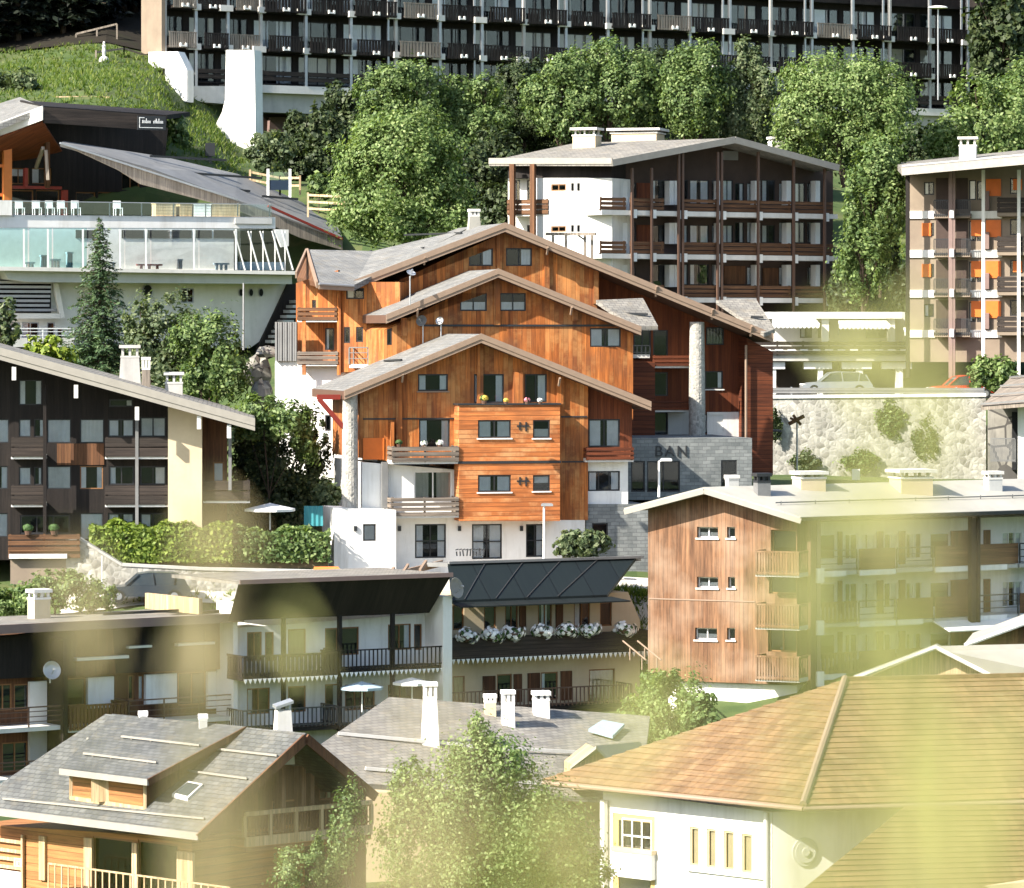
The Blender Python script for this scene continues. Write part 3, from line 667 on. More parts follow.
MB().prism(A0, A(.1, (-60, 226), (234, 229), (234, 272), (-60, 268)), .12, 9).build('bright_backing', 'canvas', pool)  # pale wall placed just behind the glass to catch sun and brighten the hall
MB().prism(A0, A(0, (-60, 266), (294, 271.5), (296, 275), (-60, 270)), -1.2, 9).build('floor_slab', 'concrete_pale', pool)
MB().prism(A0, A(-.5, (4, 270.5), (292, 275.5), (292, 284), (30, 282), (8, 279)), -.5, 8).build('ledge', 'plaster_grey', pool)
xs_ = [-40, 24, 48, 83, 120, 146, 194, 236]
for i in range(len(xs_)-1):
    a = A(0, (xs_[i]+.8, 228.4), (xs_[i+1]-.8, 228.4), (xs_[i+1]-.8, 269), (xs_[i]+.8, 269))
    MB().prism(A0, a, -.9, -.87).build('glass_panel', 'glass_teal' if xs_[i] < 80 else 'glass_pool', pool)
for x in xs_[1:]: u = A0.uz(x, 250, -.9)[0]; MB().box(A0, u-.05, u+.05, -.93, -.82, A0.uz(x, 269.5, -.9)[1], A0.uz(x, 229, -.9)[1]).build('mullion', 'white_paint', pool)
for x0, x1 in ((76, 96), (122, 144), (148, 170), (172, 192), (196, 212), (214, 234)):
    a, b, c, d = A0.rect(x0, 230, x1, 238, .05); MB().box(A0, a, b, .06, .115, c, d).build('clerestory_window', 'inside_shade', pool)
for i, x in enumerate((236, 250, 262, 274, 284)):            # slanted white struts of the glazed end
    a, b = on(A0, -.9, (x-2, 231), (x+9, 270)); MB().bar(a, b, .07, .07).build('strut', 'white_paint', pool)
    a, b = on(A0, -.85, (x+1, 231), (x+1, 271)); MB().bar(a, b, .05, .05).build('strut', 'white_paint', pool)
MB().prism(A0, A(-.87, (238, 230), (284, 231), (292, 271), (238, 270)), -.8, -.77).build('glass_panel', 'glass', pool)
MB().box(A0, *A0.rect(238, 262, 284, 270, 2)[:2], 2, 4, *A0.rect(238, 262, 284, 270, 2)[2:]).build('pool_tank', 'canvas_blue', pool)
MB().prism(A0, A(-.4, (276, 229), (291, 229.5), (291, 246), (284, 247)), .0, .25).build('end_panel', 'plaster', pool)
wl = facade(pool, A0, [(-60, 282), (290, 283), (290, 320), (250, 348), (-60, 345)], [(181, 288, 194, 303, dict(cols=2)), (0, 322, 20, 338, dict(cols=2, cur='h')), (22, 322, 39, 338, dict(cols=2, cur='L')), (47, 322, 55, 338, dict(cols=1)), (57, 328, 63, 340, dict(cols=1))], 'concrete_pale', v=1.5, back=6, fm='steel')
for x, y, w in ((147.5, 291, 4.6), (241, 292.5, 2.6), (251, 292.5, 2.6), (261, 292.5, 2.8)):
    u, z = A0.uz(x, y, 1.4); m = MB(); n = 16; r = w*.06
    for k, (rr_, vv, mi) in enumerate(((r*1.18, 1.38, 0), (r, 1.34, 1))):
        a = [A0.w(u+rr_*math.cos(t)*(1 if w > 4 else .75), vv, z+rr_*1.35*math.sin(t)) for t in np.linspace(0, 2*math.pi, n, endpoint=False)]
        b = [p+A0.v*(.12) for p in a]; m.add(a+b, [tuple(range(n))]+[(i, i+n, (i+1) % n+n, (i+1) % n) for i in range(n)], mi)
    m.build('porthole', ['steel', 'inside_shade'], pool)
m = MB()
for i in range(7):
    a, b, c, d = A0.rect(-30, 281+i*4.6, 50-(0 if i < 6 else -8), 283.6+i*4.6, 1.0); m.box(A0, a, b, .6+.1*i, 1.48, c, d)
m.build('louvre', ['steel'], pool); a, b, c, d = A0.rect(-30, 280, 51, 313, 1.45); MB().box(A0, a, b, 1.44, 1.495, c, d).build('louvre_shade', 'inside_shade', pool)  # near-black plate behind the louvres, shade put into its colour
MB().bar(*on(A0, .9, (55, 283), (62, 318)), .3, .3).build('duct', 'concrete_pale', pool); MB().bar(*on(A0, .9, (0, 316), (60, 316)), .3, .3).build('duct', 'concrete_pale', pool)
o = MB().box(A0, *A0.rect(-20, 338, 74, 346, -1)[:2], -1, 1.49, *A0.rect(-20, 338, 74, 347, -1)[2:]).build('balcony', 'concrete_pale', pool)
a, b, c, d = A0.rect(-20, 328, 74, 339, -1); railing(MB(), A0, a, b, -1, c, d, 'bars', n=3).build('railing', 'white_paint', o)
MB().prism(A0, A(1.2, (288, 284), (296, 284), (296, 352), (256, 352)), 1.2, 1.49).build('stair_wall', 'dark_wood', pool)
for i in range(9):                                          # steps at the right end
    a, b, c, d = A0.rect(296-3*i, 300+5*i, 306-3*i, 303+5*i, -.2); MB().box(A0, a, b, -.2, 1.0, c, d).build('stair_tread', 'steel', pool)

# loungers and tables inside the glazed hall
for x, w, y0, y1, mt in ((30, 9, 262, 268, 'white_paint'), (44, 6, 255, 268, 'canvas_blue'), (56, 9, 259, 268, 'white_paint'), (70, 6, 252, 268, 'canvas_blue'), (110, 10, 262, 268, 'white_paint'), (150, 24, 264, 269, 'red_paint'), (180, 5, 259, 269, 'steel'), (222, 14, 263, 270, 'canvas_blue')):
    a, b, c, d = A0.rect(x-w/2, y0, x+w/2, y1, -.5); m = MB().box(A0, a, b, -.6, -.15, d-.1, d); n_ = 3
    for i in range(n_): q = a+(b-a)*(i+.5)/n_; m.box(A0, q-.03, q+.03, -.55, -.2, c, d-.103)
    m.build('pool_furniture', mt, pool)
# terrace furniture
fm = lambda px, py, Y: P(px, py, Y)
def crate(px0, py0, px1, py1, label, name, mat, cat, group=None, v=1.2):
    u0, u1, z0, z1 = A0.rect(px0, py0, px1, py1, v); c = A0.w((u0+u1)/2, v+.4, z0)
    t = thing(name, label, cat, c, group)
    m = MB(); n = 4
    for i in range(n): m.box(A0, u0, u1, v, v+.04, z0+(z1-z0)*i/n, z0+(z1-z0)*(i+1)/n-.015); m.box(A0, u0, u1, v+.76, v+.8, z0+(z1-z0)*i/n, z0+(z1-z0)*(i+1)/n-.015)
    m.box(A0, u0, u0+.05, v+.045, v+.755, z0, z1).box(A0, u1-.05, u1, v+.045, v+.755, z0, z1); m.build('side_board', mat, t)
    MB().box(A0, u0-.04, u1+.04, v-.03, v+.83, z1+.003, z1+.05).build('top_board', mat, t)
crate(156, 204, 176, 217, 'pale wooden bench box at the left of three on the glass-railed terrace', 'bench_box', 'pale_wood', 'bench', 'bench boxes on the terrace')
crate(180, 204, 192, 217, 'small pale wooden box next to the white slatted rack on the glass-railed terrace', 'bench_box', 'pale_wood', 'bench', 'bench boxes on the terrace')
crate(212, 205, 240, 218, 'long tan wooden bench box by the terrace end near the sloping roof', 'bench_box', 'pale_wood', 'bench', 'bench boxes on the terrace')
crate(194, 205, 211, 218, 'white slatted rack between two wooden boxes on the terrace', 'slatted_rack', 'frame_white', 'rack')
def chair_at(px, py, v, label, mat, yaw=0, s=1.0):
    u, z = A0.uz(px, py, v); t = thing('terrace_chair', label, 'chair', A0.w(u, v, z), 'chairs on the glass-railed terrace')
    MB().box(A0, u-.24*s, u+.24*s, v-.24, v+.24, z+.43*s, z+.47*s).build('seat', mat, t)
    MB().box(A0, u-.24*s, u+.24*s, v+.2, v+.245, z+.475*s, z+.9*s).build('backrest', mat, t)
    for sx in (-1, 1):
        for sy in (-1, 1): MB().box(A0, u+sx*.21*s-.02, u+sx*.21*s+.02, v+sy*.21-.02, v+sy*.21+.02, z, z+.428*s).build('leg', mat, t)
for px, lb in ((20, 'white chair beside the parapet on the restaurant terrace'), (37, 'white chair between the orange post and red post on the terrace'), (50, 'white chair standing just left of the red post on the terrace'), (62, 'white chair in front of the red post on the terrace'), (76, 'white chair right of the red post on the terrace'), (118, 'white chair beside the spruce tip on the terrace')):
    chair_at(px, 215.5, 1.5, lb, 'white_paint')

# lamp, spotlight box and bench on the grass slope
t = thing('junction_box', 'dark green metal box on a post on the grass slope below the white pier', 'utility box', P(210, 162, 268)); f = Fr(210, 268, 10)
MB().box(f, -.32, .32, -.2, .2, P(0, 156, 268).z, P(0, 143, 268).z).build('cabinet', 'steel_dark', t); MB().box(f, -.1, .1, -.1, .1, P(0, 168, 268).z, P(0, 156, 268).z-.003).build('post', 'steel_dark', t)
t = thing('picnic_bench', 'pale plank bench on the grass slope above the dark roof', 'bench', P(83, 104, 275)); f = Fr(83, 275, 4)
a, b, c, d = f.rect(56, 96.5, 110, 99, 0); MB().box(f, a, b, -.3, .3, c, d).build('seat', 'pale_wood', t)
for x in (62, 76, 103): u = f.uz(x, 100)[0]; MB().box(f, u-.07, u+.07, -.2, .2, c-1.2, c-.003).build('leg', 'dark_wood', t)
# ------------------------------------------------------------------ F. apartment house behind the chalet
F1 = Fr(612, 256, -26); F2 = Fr(612, 256, 32)
fh = thing('apartment_house', 'apartment house with white end wall, dark timber gable and brown plank balconies', 'apartment building', F2.w(5, 4, 41))
zF = lambda py: CZ-(py-YH)/FP*256
facade(fh, F1, [(535, 178), (612, 178), (612, 340), (535, 340)], [(551, 184, 566, 191, dict(cols=2, fm='frame_wood')), (571, 183, 574, 191, dict(cols=1, fw=.04)), (577, 183, 580, 191, dict(cols=1, fw=.04)), (551, 226, 566, 232, dict(cols=2, fm='frame_wood')), (571, 225, 574, 232, dict(cols=1, fw=.04)), (577, 225, 580, 232, dict(cols=1, fw=.04))], 'plaster', back=5)
facade(fh, F1, [(508, 164), (535, 164), (535, 300), (508, 300)], [(512, 180, 520, 204, dict(cols=2, cur='L')), (527, 180, 534, 204, dict(cols=2, cur='R', )), (527, 225, 534, 242, dict())], 'plaster', v=1.3, back=5)
MB().prism(F1, [F1.uz(*q, v=.4) for q in ((508, 160), (612, 162), (612, 178.2), (508, 178.2))], .4, 5).build('upper_wall', 'dark_wood', fh)
balcony(fh, F1, 507, 548, 199, 216, -.1, 1.3, 'planks', 'brown_wood_h', n=3)
balcony(fh, F1, 507, 535, 241, 256, -.1, 1.3, 'planks', 'brown_wood_h', n=3)
for x in (512.5, 533):
    u, z = F1.uz(x, 200, -.5); MB().box(F1, u-.16, u+.16, -.65, -.35, z-7, F1.uz(x, 164, -.5)[1]).build('post', 'brown_wood', fh)
# gable side
gx = [612, 631, 651, 680, 720, 759, 793, 824, 838]
rows = [(163, 214), (214, 257), (257, 300)]
Fz = lambda v, *q: [F2.uz(x, y, v) for x, y in q]
wins = []
ws = dict(fm='frame_dark', fw=.05)
for y0, y1, nm in ((180, 204, 0), (222, 243, 1), (264, 285, 2)):
    for (a, b, c) in ((618, 623, 'f'), (633, 636, ''), (652, 667, ''), (684, 688, 'f'), (690, 709, 'LR'), (712, 717, 'f'), (722, 733, 'f'), (735, 744, 'R'), (747, 753, 'f'), (762, 775, 'L'), (779, 785, 'f'), (795, 805, 'L'), (807, 812, 'R')):
        if nm == 2 and a in (722, 735, 762, 795): continue
        wins.append((a, y0+(3 if (a+nm) % 2 else 0), b, y1, dict(ws, cols=1 if b-a < 9 else 2, cur=c if (a*3+nm) % 4 else 'l')))
facade(fh, F2, [(612, 163), (735, 141), (833, 165), (833, 350), (612, 350)], wins, 'dark_brown', v=1.5, back=14)
# warm recess panels
for q, mt in (((637, 183, 651, 204), 'cedar_red'), ((637, 225, 651, 246), 'cedar_red'), ((613.5, 184, 617.5, 203), 'orange_panel'), ((613.5, 225, 617.5, 243), 'orange_panel'), ((724, 266, 745, 284), 'brown_wood'), ((763, 268, 778, 286), 'brown_wood')):
    u0, u1, z0, z1 = F2.rect(*q, 1.45); MB().box(F2, u0, u1, 1.4, 1.497, z0, z1).build('wall_panel', mt, fh)
for x in (619.5, 666, 671, 715, 752, 783, 812):                  # white party-wall piers on the recessed front
    for y0, y1 in ((181, 205), (223, 244), (265, 287)):
        u0, u1, z0, z1 = F2.rect(x, y0, x+4.5, y1, 1.3); MB().box(F2, u0, u1, .9, 1.46, z0, z1).build('pier', 'plaster', fh)
for y in (213, 256, 299):
    z1 = F2.uz(690, y-1.5)[1]; u0 = F2.uz(600, y, -.2)[0]; u1 = F2.uz(836, y, -.2)[0]
    MB().box(F2, u0, u1, -.39, 1.49, z1-.32, z1-.01).build('floor_slab', 'concrete_pale', fh)
for i, (xa, xb) in enumerate(((600, 626), (630, 664), (682, 718), (721, 757), (760, 791), (794, 833))):
    for y in (213, 256, 299):
        yo = .7 if xa < 720 else .5
        u0, u1, _, _ = F2.rect(xa, y-13, xb, y-2, -.35); zb = F2.uz(690, y-1)[1]
        o = MB().box(F2, u0+.02, u1-.02, -.3, -.155, zb, zb+.06).build('balcony', 'dark_wood', fh)
        railing(MB(), F2, u0, u1, -.36, zb+.03, zb+.85, 'planks', n=3).build('railing', 'brown_wood_h', o)
for x in (631.5, 651, 678, 682, 717, 721, 757.5, 793, 824):
    u = F2.uz(x, 220, -.45)[0]; zt_ = F2.uz(x, 168 if abs(x-735) > 60 else 152, -.45)[1]
    MB().box(F2, u-.075, u+.075, -.6, -.45, zF(350), zt_).build('post', 'brown_paint', fh)
    for y in (213, 256, 299):
        zb = F2.uz(690, y)[1]; MB().box(F2, u-.02, u+.42, -.46, -.395, zb-.4, zb+.15).build('slab_end', 'plaster', fh)
u0, u1, z0, z1 = F2.rect(723, 151, 738, 160, 1.4); MB().box(F2, u0, u1, 1.38, 1.497, z0, z1).build('vent_panel', 'lead_grey', fh)
# roof: two slopes meeting on a ridge that runs back
pk = F2.w(*[F2.uz(735, 138, -1.2)[0], -1.2, F2.uz(735, 138, -1.2)[1]]); lf = F2.w(F2.uz(612, 161, -1.2)[0], -1.2, F2.uz(612, 161, -1.2)[1]); rt = F2.w(F2.uz(839, 166, -1.2)[0], -1.2, F2.uz(839, 166, -1.2)[1])
el = P(489, 161, lf.y+5.5)
bdir = F2.v*17
m = MB(); m.plate([lf, pk, pk+bdir, P(575, 143, lf.y+14), el], .32).plate([pk+V((0, 0, -.002)), rt, rt+bdir, pk+bdir], .3); rfo = m.build('roof', 'slate_warm', fh)
m = MB(); m.bar(el, lf, .1, .38); m.build('fascia', 'fascia_grey', rfo)
m = MB(); m.bar(lf+V((0, 0, -.12)), pk+V((0, 0, -.12)), .12, .42); m.bar(pk+V((0, 0, -.125)), rt+V((0, 0, -.125)), .12, .42); m.build('fascia', 'fascia_grey', rfo)
chimney(rfo, 587, 128, 148, 24, 264, -20, 'plaster_cream', 'concrete_pale'); chimney(rfo, 638, 129, 140, 46, 268, -15, 'plaster_cream', 'concrete_pale'); chimney(rfo, 776, 137, 150, 13, 270, 20, 'plaster', 'plaster')
m = MB(); m.bar(on(F2, 3, (546, 234))[0] if False else P(546, 234, 252), P(596, 234, 250), .14, .2)
for x in (553, 566, 585, 592): m.bar(P(x, 234, 251), P(x, 262, 251), .16, .16)
m.bar(P(585, 240, 251), P(576, 234, 251), .1, .1)
pg = m.build('pergola', 'grey_wood'); tag(pg, 'weathered grey timber pergola in front of the white end wall', 'pergola')

# ------------------------------------------------------------------ G. apartment house with orange shutters
G0 = Fr(903, 252, -14)
gh = thing('apartment_house', 'apartment house with bright orange shutters and white floor bands at the edge of the hill', 'apartment building', G0.w(4, 4, 38.5))
G = lambda v, *q: [G0.uz(x, y, v) for x, y in q]
wins = []; yr = [(178, 212), (219, 251), (260, 291), (300, 331)]
for j, (y0, y1) in enumerate(yr):
    wins += [(924, y0+4, 934, y0+17, dict(cols=2, cur='L', fm='frame_dark')), (969, y0+2, 976, y0+22, dict(cols=1, cur='f' if j == 0 else 'L')), (977, y0+3, 984, y0+22, dict(cols=1, cur='R')), (1010, y0, 1018, y0+16, dict(cols=1))]
facade(gh, G0, [(907, 172), (1040, 160), (1040, 362), (907, 362)], wins, 'plaster_tan', back=9)
for j, (y0, y1) in enumerate(yr):
    for x0, x1 in ((936, 949), (956, 968)): u0, u1, z0, z1 = G0.rect(x0, y0, x1, y1-3, -.02); MB().box(G0, u0, u1, -.03, -.004, z0, z1).build('recess_shade', 'dark_brown', gh)  # dark panels on the flat wall: a recess's shade put into colour
    for (a, b, c, d) in ((986, y0+1, 1001, y0+18), (971, y0+1, 983, y0+17), (1013, y0+1, 1022, y0+12), (922, y0+4, 931, y0+17)):
        if (a == 971 and j == 0) or (a == 1013 and j not in (0, 2)) or (a == 922 and j not in (1, 2)): continue
        u0, u1, z0, z1 = G0.rect(a, b, c, d, -.05); MB().box(G0, u0, u1, -.09, -.02, z0, z1).build('shutter', 'orange_panel', gh)
    for a, b in ((907, 935), (970, 1002)):
        u0, u1, z0, z1 = G0.rect(a, y1-1, b, y1+6.5, -.1); MB().box(G0, u0, u1, -.12, -.005, z0, z1).build('band', 'plaster', gh)
    u0, u1, z0, z1 = G0.rect(934, y1-2, 970, y1+6, -.9); o = MB().box(G0, u0, u1, -.86, -.005, z0, z0+.28).build('balcony', 'plaster_tan', gh)
    railing(MB(), G0, u0, u1, -.9, z0+.1, z0+1.15, 'pickets', n=18).build('railing', 'steel_dark', o)
    u0, u1, z0, z1 = G0.rect(997, y1-7, 1030, y1+1, -1.1); o = MB().box(G0, u0, u1, -1.06, -.005, z0-.2, z0+.05).build('balcony', 'plaster_tan', gh)
    railing(MB(), G0, u0, u1, -1.1, z0+.0, z0+1.0, 'planks', n=3).build('railing', 'dark_wood_h', o)
    u0, u1, z0, z1 = G0.rect(984, y0+13, 989, y1-2, -.3); MB().box(G0, u0, u1, -.3, -.006, z0, z1).build('flue', 'mauve_paint', gh)
for x, mt, w in ((951, 'mauve_paint', .13), (954.5, 'mauve_paint', .06), (983.5, 'plaster', .1), (1019, 'plaster', .1), (908, 'dark_wood', .12)):
    u = G0.uz(x, 250, -1.1)[0]; MB().box(G0, u-w, u+w, -1.3 if x < 960 else -1.25, -1.12, 37, G0.uz(x, 170, -1)[1]).build('post', mt, gh)
for y0, y1 in yr:
    u0, u1, z0, z1 = G0.rect(950, y1-2, 954, y1+6, -1.3); MB().box(G0, u0, u1, -1.42, -1.31, z0, z1).build('slab_end', 'plaster', gh)
m = MB(); m.plate([P(902, 169, 249), P(1045, 156, 242), P(1060, 146, 256), P(896, 163, 262)], .38); rfo = m.build('roof', 'slate_warm', gh)
m = MB(); m.bar(P(902, 171.5, 248.9), P(1045, 158.5, 241.9), .1, .5); m.build('fascia', 'fascia_grey', rfo)
m = MB(); m.bar(P(902, 166, 248.8), P(1045, 152.5, 241.8), .06, .1); m.build('gutter', 'steel', rfo)
chimney(rfo, 968, 137, 160, 17, 253, -10, 'plaster_grey', 'concrete_pale')

# ------------------------------------------------------------------ Q. terrace buildings, wall and cars at the road above
q0 = Fr(760, 254, 0); Q = lambda v, *q: [q0.uz(x, y, v) for x, y in q]
tb = thing('terrace_building', 'low flat-roofed concrete terrace building with open car bays behind the rubble wall', 'building', q0.w(5, 3, 35.8))
facade(tb, q0, [(750, 312), (905, 312), (905, 398), (750, 398)], [(800, 322, 812, 338, dict(cols=2, cur='L')), (818, 322, 830, 338, dict(cols=2, cur='R')), (866, 322, 886, 338, dict(cols=3, cur='h')), (775, 365, 785, 378, dict(cols=1))], 'plaster_grey', v=4, back=4)
MB().prism(q0, Q(0, (766, 312), (902, 312), (902, 318.5), (766, 318.5)), 0, 3.99).build('roof_slab', 'plaster', tb)
for x in (888, 822): u0, u1, z0, z1 = q0.rect(x, 318, x+7, 344, .3); MB().box(q0, u0, u1, .3, .9, z0, z1-.01).build('pier', 'plaster', tb)
MB().prism(q0, Q(0, (752, 355), (912, 355), (912, 361), (752, 361)), 0, 3.99).build('floor_slab', 'concrete', tb)
o = MB().box(q0, *q0.rect(750, 342, 912, 355, -.1)[:2], -.1, -.05, q0.uz(800, 355.2)[1], q0.uz(800, 354.4)[1]).build('balcony', 'concrete', tb)
a, b, c, d = q0.rect(750, 341, 908, 355, -.2); railing(MB(), q0, a, b, -.2, c, d, 'planks', n=3).build('railing', 'dark_wood_h', o)
m = MB()
for x in np.linspace(a+.8, b-.5, 12): m.box(q0, x, x+.5, -.26, -.205, c+.28, c+.36)
m.build('plate', 'white_paint', o)
for a, b, l in ((771, 776, 785), (818, 823, 832), (856, 863, 872), (896, 903, 912)):
    u0, u1, z0, z1 = q0.rect(a, 368, b, 398, .4); MB().box(q0, u0, u1, .4, 1.1, z0, z1).build('pier', 'plaster', tb)
    u0, u1, z0, z1 = q0.rect(a-(0 if a < 780 else 14), 362, l, 369, .3); MB().box(q0, u0, u1, .3, 1.2, z0, z1).build('lintel', 'plaster', tb)
MB().box(q0, *Q(3, (750, 380))[0][:1], q0.uz(905, 380, 3)[0], 2.6, 3.98, 36, q0.uz(800, 361.2, 3)[1]).build('bay_back', 'dark_brown', tb)
for k, (a, b, y0, lb) in enumerate(((772, 816, 318, 'white scalloped awning over the terrace nearest the chalet roof'), (838, 886, 319, 'plain white awning over the terrace beside the white pillar'), (903, 932, 326, 'pale parasol canopy at the terrace end below the orange-shuttered house'))):
    A_ = q0.uz(a, y0, .2); B_ = q0.uz(b, y0+8, -1.6)
    t = thing('awning', lb, 'awning', q0.w(A_[0], .1, A_[1]), 'awnings of the terrace building')
    u1 = q0.uz(b, y0, .2)[0]
    MB().plate([q0.w(A_[0], -.02, A_[1]-.1), q0.w(u1, -.02, A_[1]-.1), q0.w(u1+.1, -1.7, B_[1]+.15), q0.w(A_[0]-.1, -1.7, B_[1]+.15)], .05).build('canopy', 'canvas', t)
    m = MB(); n = int((u1-A_[0])/.25)
    for i in range(n):
        x = A_[0]-.1+(u1-A_[0]+.2)*i/n; w = (u1-A_[0])/n; m.add([q0.w(x+.005, -1.7, B_[1]+.1), q0.w(x+w, -1.7, B_[1]+.1), q0.w(x+w, -1.7, B_[1]-.06), q0.w(x+w*.5, -1.7, B_[1]-.16), q0.w(x+.005, -1.7, B_[1]-.06)], [(4, 3, 2, 1, 0)])
    m.build('valance', 'canvas', t)
    MB().bar(q0.w(A_[0], .0, A_[1]-1.0), q0.w(A_[0]+.0, -1.6, B_[1]+.1), .05, .05).bar(q0.w(u1, .0, A_[1]-1.0), q0.w(u1, -1.6, B_[1]+.1), .05, .05).build('arm', 'steel', t)
# rubble retaining wall
w0 = Fr(768, 243.5, -3)
rw = MB().prism(w0, [w0.uz(*q) for q in ((762, 398), (986, 396), (986, 500), (762, 500))], 0, 1.2).build('wall', 'stone_wall', None, loc=w0.w(6, 0, 30))
rw.name = 'retaining_wall'; tag(rw, 'long pale rubble stone retaining wall below the parking terrace', 'wall')
o = MB().prism(w0, [w0.uz(*q, v=-.05) for q in ((762, 395.5), (986, 393.5), (986, 396.5), (762, 398.5))], -.1, 1.25).build('coping', 'plaster', rw)
gr_ = thing('guard_rail', 'grey metal guard rail along the top of the rubble retaining wall', 'guard rail', w0.w(6, .6, 36.6))
a, b, c, d = w0.rect(764, 387, 984, 395, .5)
m = MB(); m.box(w0, a, b, .5, .56, c+.1, d-.05).box(w0, a, b, .46, .5-.003, d-.22, d-.1); m.build('panel', 'lead_grey', gr_)
for x in np.linspace(a, b, 9): MB().box(w0, x-.05, x+.05, .57, .67, c-.1, d).build('post', 'steel', gr_)
# climbing plants on the rubble wall come with the plants below

# hut at the right edge
h0 = Fr(985, 238, -6)
ht = thing('entrance_hut', 'small entrance hut with grey plank roof, white corner post and grey barred railing', 'hut', h0.w(2, 1, 31))
m = MB(); m.plate([P(981, 406, 236.5), P(1060, 400, 234), P(1060, 372, 243), P(1012, 376, 243)], .25)
m.build('roof', 'grey_wood', ht)
for i in range(4):
    t_ = i/3.3; a = P(981, 405, 236.4).lerp(P(1012, 375.5, 242.9), t_); b = P(1060, 399, 233.9).lerp(P(1060, 371.5, 242.9), t_); MB().bar(a+V((0, 0, .06)), b+V((0, 0, .06)), .1, .1).build('roof_batten', 'lead_grey', ht)
u0, u1, z0, z1 = h0.rect(1018, 405, 1034, 482, -.4); MB().box(h0, u0, u1, -.4, .5, z0, z1).build('corner_post', 'plaster', ht)
MB().prism(h0, [h0.uz(*q, v=1.5) for q in ((988, 402), (1040, 402), (1040, 482), (988, 482))], 1.5, 3).build('wall', 'rock', ht)
u0, u1, z0, z1 = h0.rect(1012, 412, 1018, 470, 1.2); MB().box(h0, u0, u1, 1.2, 1.49, z0, z1).build('door', 'inside_shade', ht)
a, b, c, d = h0.rect(991, 438, 1015, 462, -.2); railing(MB(), h0, a, b, -.2, c, d, 'pickets', n=12).build('railing', 'lead_grey', ht)

# ------------------------------------------------------------------ cars
def car(label, px, py, Y, yaw, L_, paint, cat='car', group=None, h=1.45):
    f = Fr(px, Y, yaw); z0 = ground_z(X(px, Y), Y)+.1; t = thing('parked_car', label, cat, f.w(0, 0, z0), group); w = .86
    pr = [(-.5, .28), (-.49, .62), (-.40, .74), (-.22, .80), (.46, .84), (.5, .6), (.5, .3)]
    pr = [(u*L_, z0+z*h/1.45) for u, z in pr]; MB().prism(f, pr, -w, w).build('body', paint, t)
    cb = [(u*L_, z0+z*h/1.45) for u, z in ((-.25, .805), (-.1, 1.36), (.02, 1.43), (.3, 1.40), (.44, 1.22), (.47, .842))]
    gh_ = MB().prism(f, [(u*.96, z) for u, z in cb], -w*.86, w*.86).build('cabin', 'car_glass', t)
    m = MB(); m.prism(f, [(u*L_, z0+z*h/1.45) for u, z in ((-.11, 1.365), (.02, 1.44), (.3, 1.41), (.37, 1.33), (.3, 1.37), (.02, 1.40), (-.1, 1.33))], -w*.87, w*.87)
    for p, q in (((-.25, .81), (-.1, 1.35)), ((.08, .82), (.06, 1.4)), ((.30, .83), (.32, 1.37)), ((.455, .84), (.40, 1.25))):
        for s in (-1, 1): m.bar(f.w(p[0]*L_, s*w*.875, z0+p[1]*h/1.45), f.w(q[0]*L_, s*w*.865, z0+q[1]*h/1.45), .09, .06)
    m.build('roof', paint, t)
    for u in (-.33, .31):
        for s in (-1, 1):
            c = f.w(u*L_, s*w*.92, z0+.31); o = MB().tube(c-f.v*.1, c+f.v*.1, .31, n=16).build('wheel', 'rubber', t); MB().tube(c-f.v*.108, c+f.v*.108, .18, n=10).build('rim', 'steel', o)
    for s in (-1, 1): c = f.w(-.475*L_, s*.6, z0+.66*h/1.45); MB().box(f, -.497*L_, -.45*L_, s*.6-.16, s*.6+.16, z0+.58*h/1.45, z0+.68*h/1.45).build('headlight', 'plaster', t)
    return t
plain('car_glass', (.05, .065, .075), .06, 0, .8); plain('car_red', (.55, .05, .025), .3, 0, .6)
car('silver estate car parked behind the guard rail above the rubble wall', 836, 399, 249, 2, 4.4, 'car_silver')
car('red car half hidden beside the round bush above the rubble wall', 962, 402, 249, 8, 4.2, 'car_red')
car('grey-blue car parked against the pale stone garden wall', 147, 588, 194.3, 6, 4.2, 'car_dark', group='cars on the road behind the balconied houses')
car('silver car at the end of the stone garden wall next to the orange-topped trike', 244, 591, 193.5, 5, 4.2, 'car_silver', group='cars on the road behind the balconied houses')
car('silver car directly behind the roof beside the white chalet terrace', 298, 589, 195, 6, 4.0, 'car_silver', group='cars on the road behind the balconied houses')
# ------------------------------------------------------------------ I. central orange chalet
C0 = Fr(480, 203, 14)
ch = thing('chalet', 'large orange timber chalet of three stepped gables on a white ground floor', 'chalet', C0.w(0, 6, 28.2))
C = lambda v, *q: [C0.uz(x, y, v) for x, y in q]
FW = dict(fm='frame_dark')
# front gable: plastered storeys and timber gable
facade(ch, C0, [(362, 462), (460, 470), (460, 520), (585, 520), (585, 575), (395, 575), (362, 575)], [(414, 471, 452, 500, dict(cols=2, cur='LR', fm='frame_white', cm='curtain_warm')), (415, 524, 446, 558, dict(cols=2, rows=2, cur='lr')), (472, 524, 502, 559, dict(cols=2, rows=2, cur='LR')), (526, 524, 544, 557, dict(cols=2, rows=2, cur='R'))], 'plaster', back=7, name='lower_wall', **FW)
facade(ch, C0, [(360, 392), (480, 340), (588, 377), (588, 520), (460, 520), (460, 462), (398, 462), (360, 458)], [(418, 374, 448, 391, dict(cols=1, cur='lr', sill='fascia_wood')), (419, 419, 450, 448, dict(cols=1, cur='lr')), (474, 374, 504, 403, dict(cols=1, cur='lr')), (525, 374, 547, 402, dict(cols=2, cur='R'))], 'cedar', v=-.012, back=7, name='gable_wall', **FW)
facade(ch, C0, [(588.05, 377), (632, 393), (632, 460), (588.05, 460)], [(588.5, 419, 620, 447, dict(cols=2, cur='LR', fm='frame_dark'))], 'cedar_red', v=.5, back=6.5, name='side_wall')
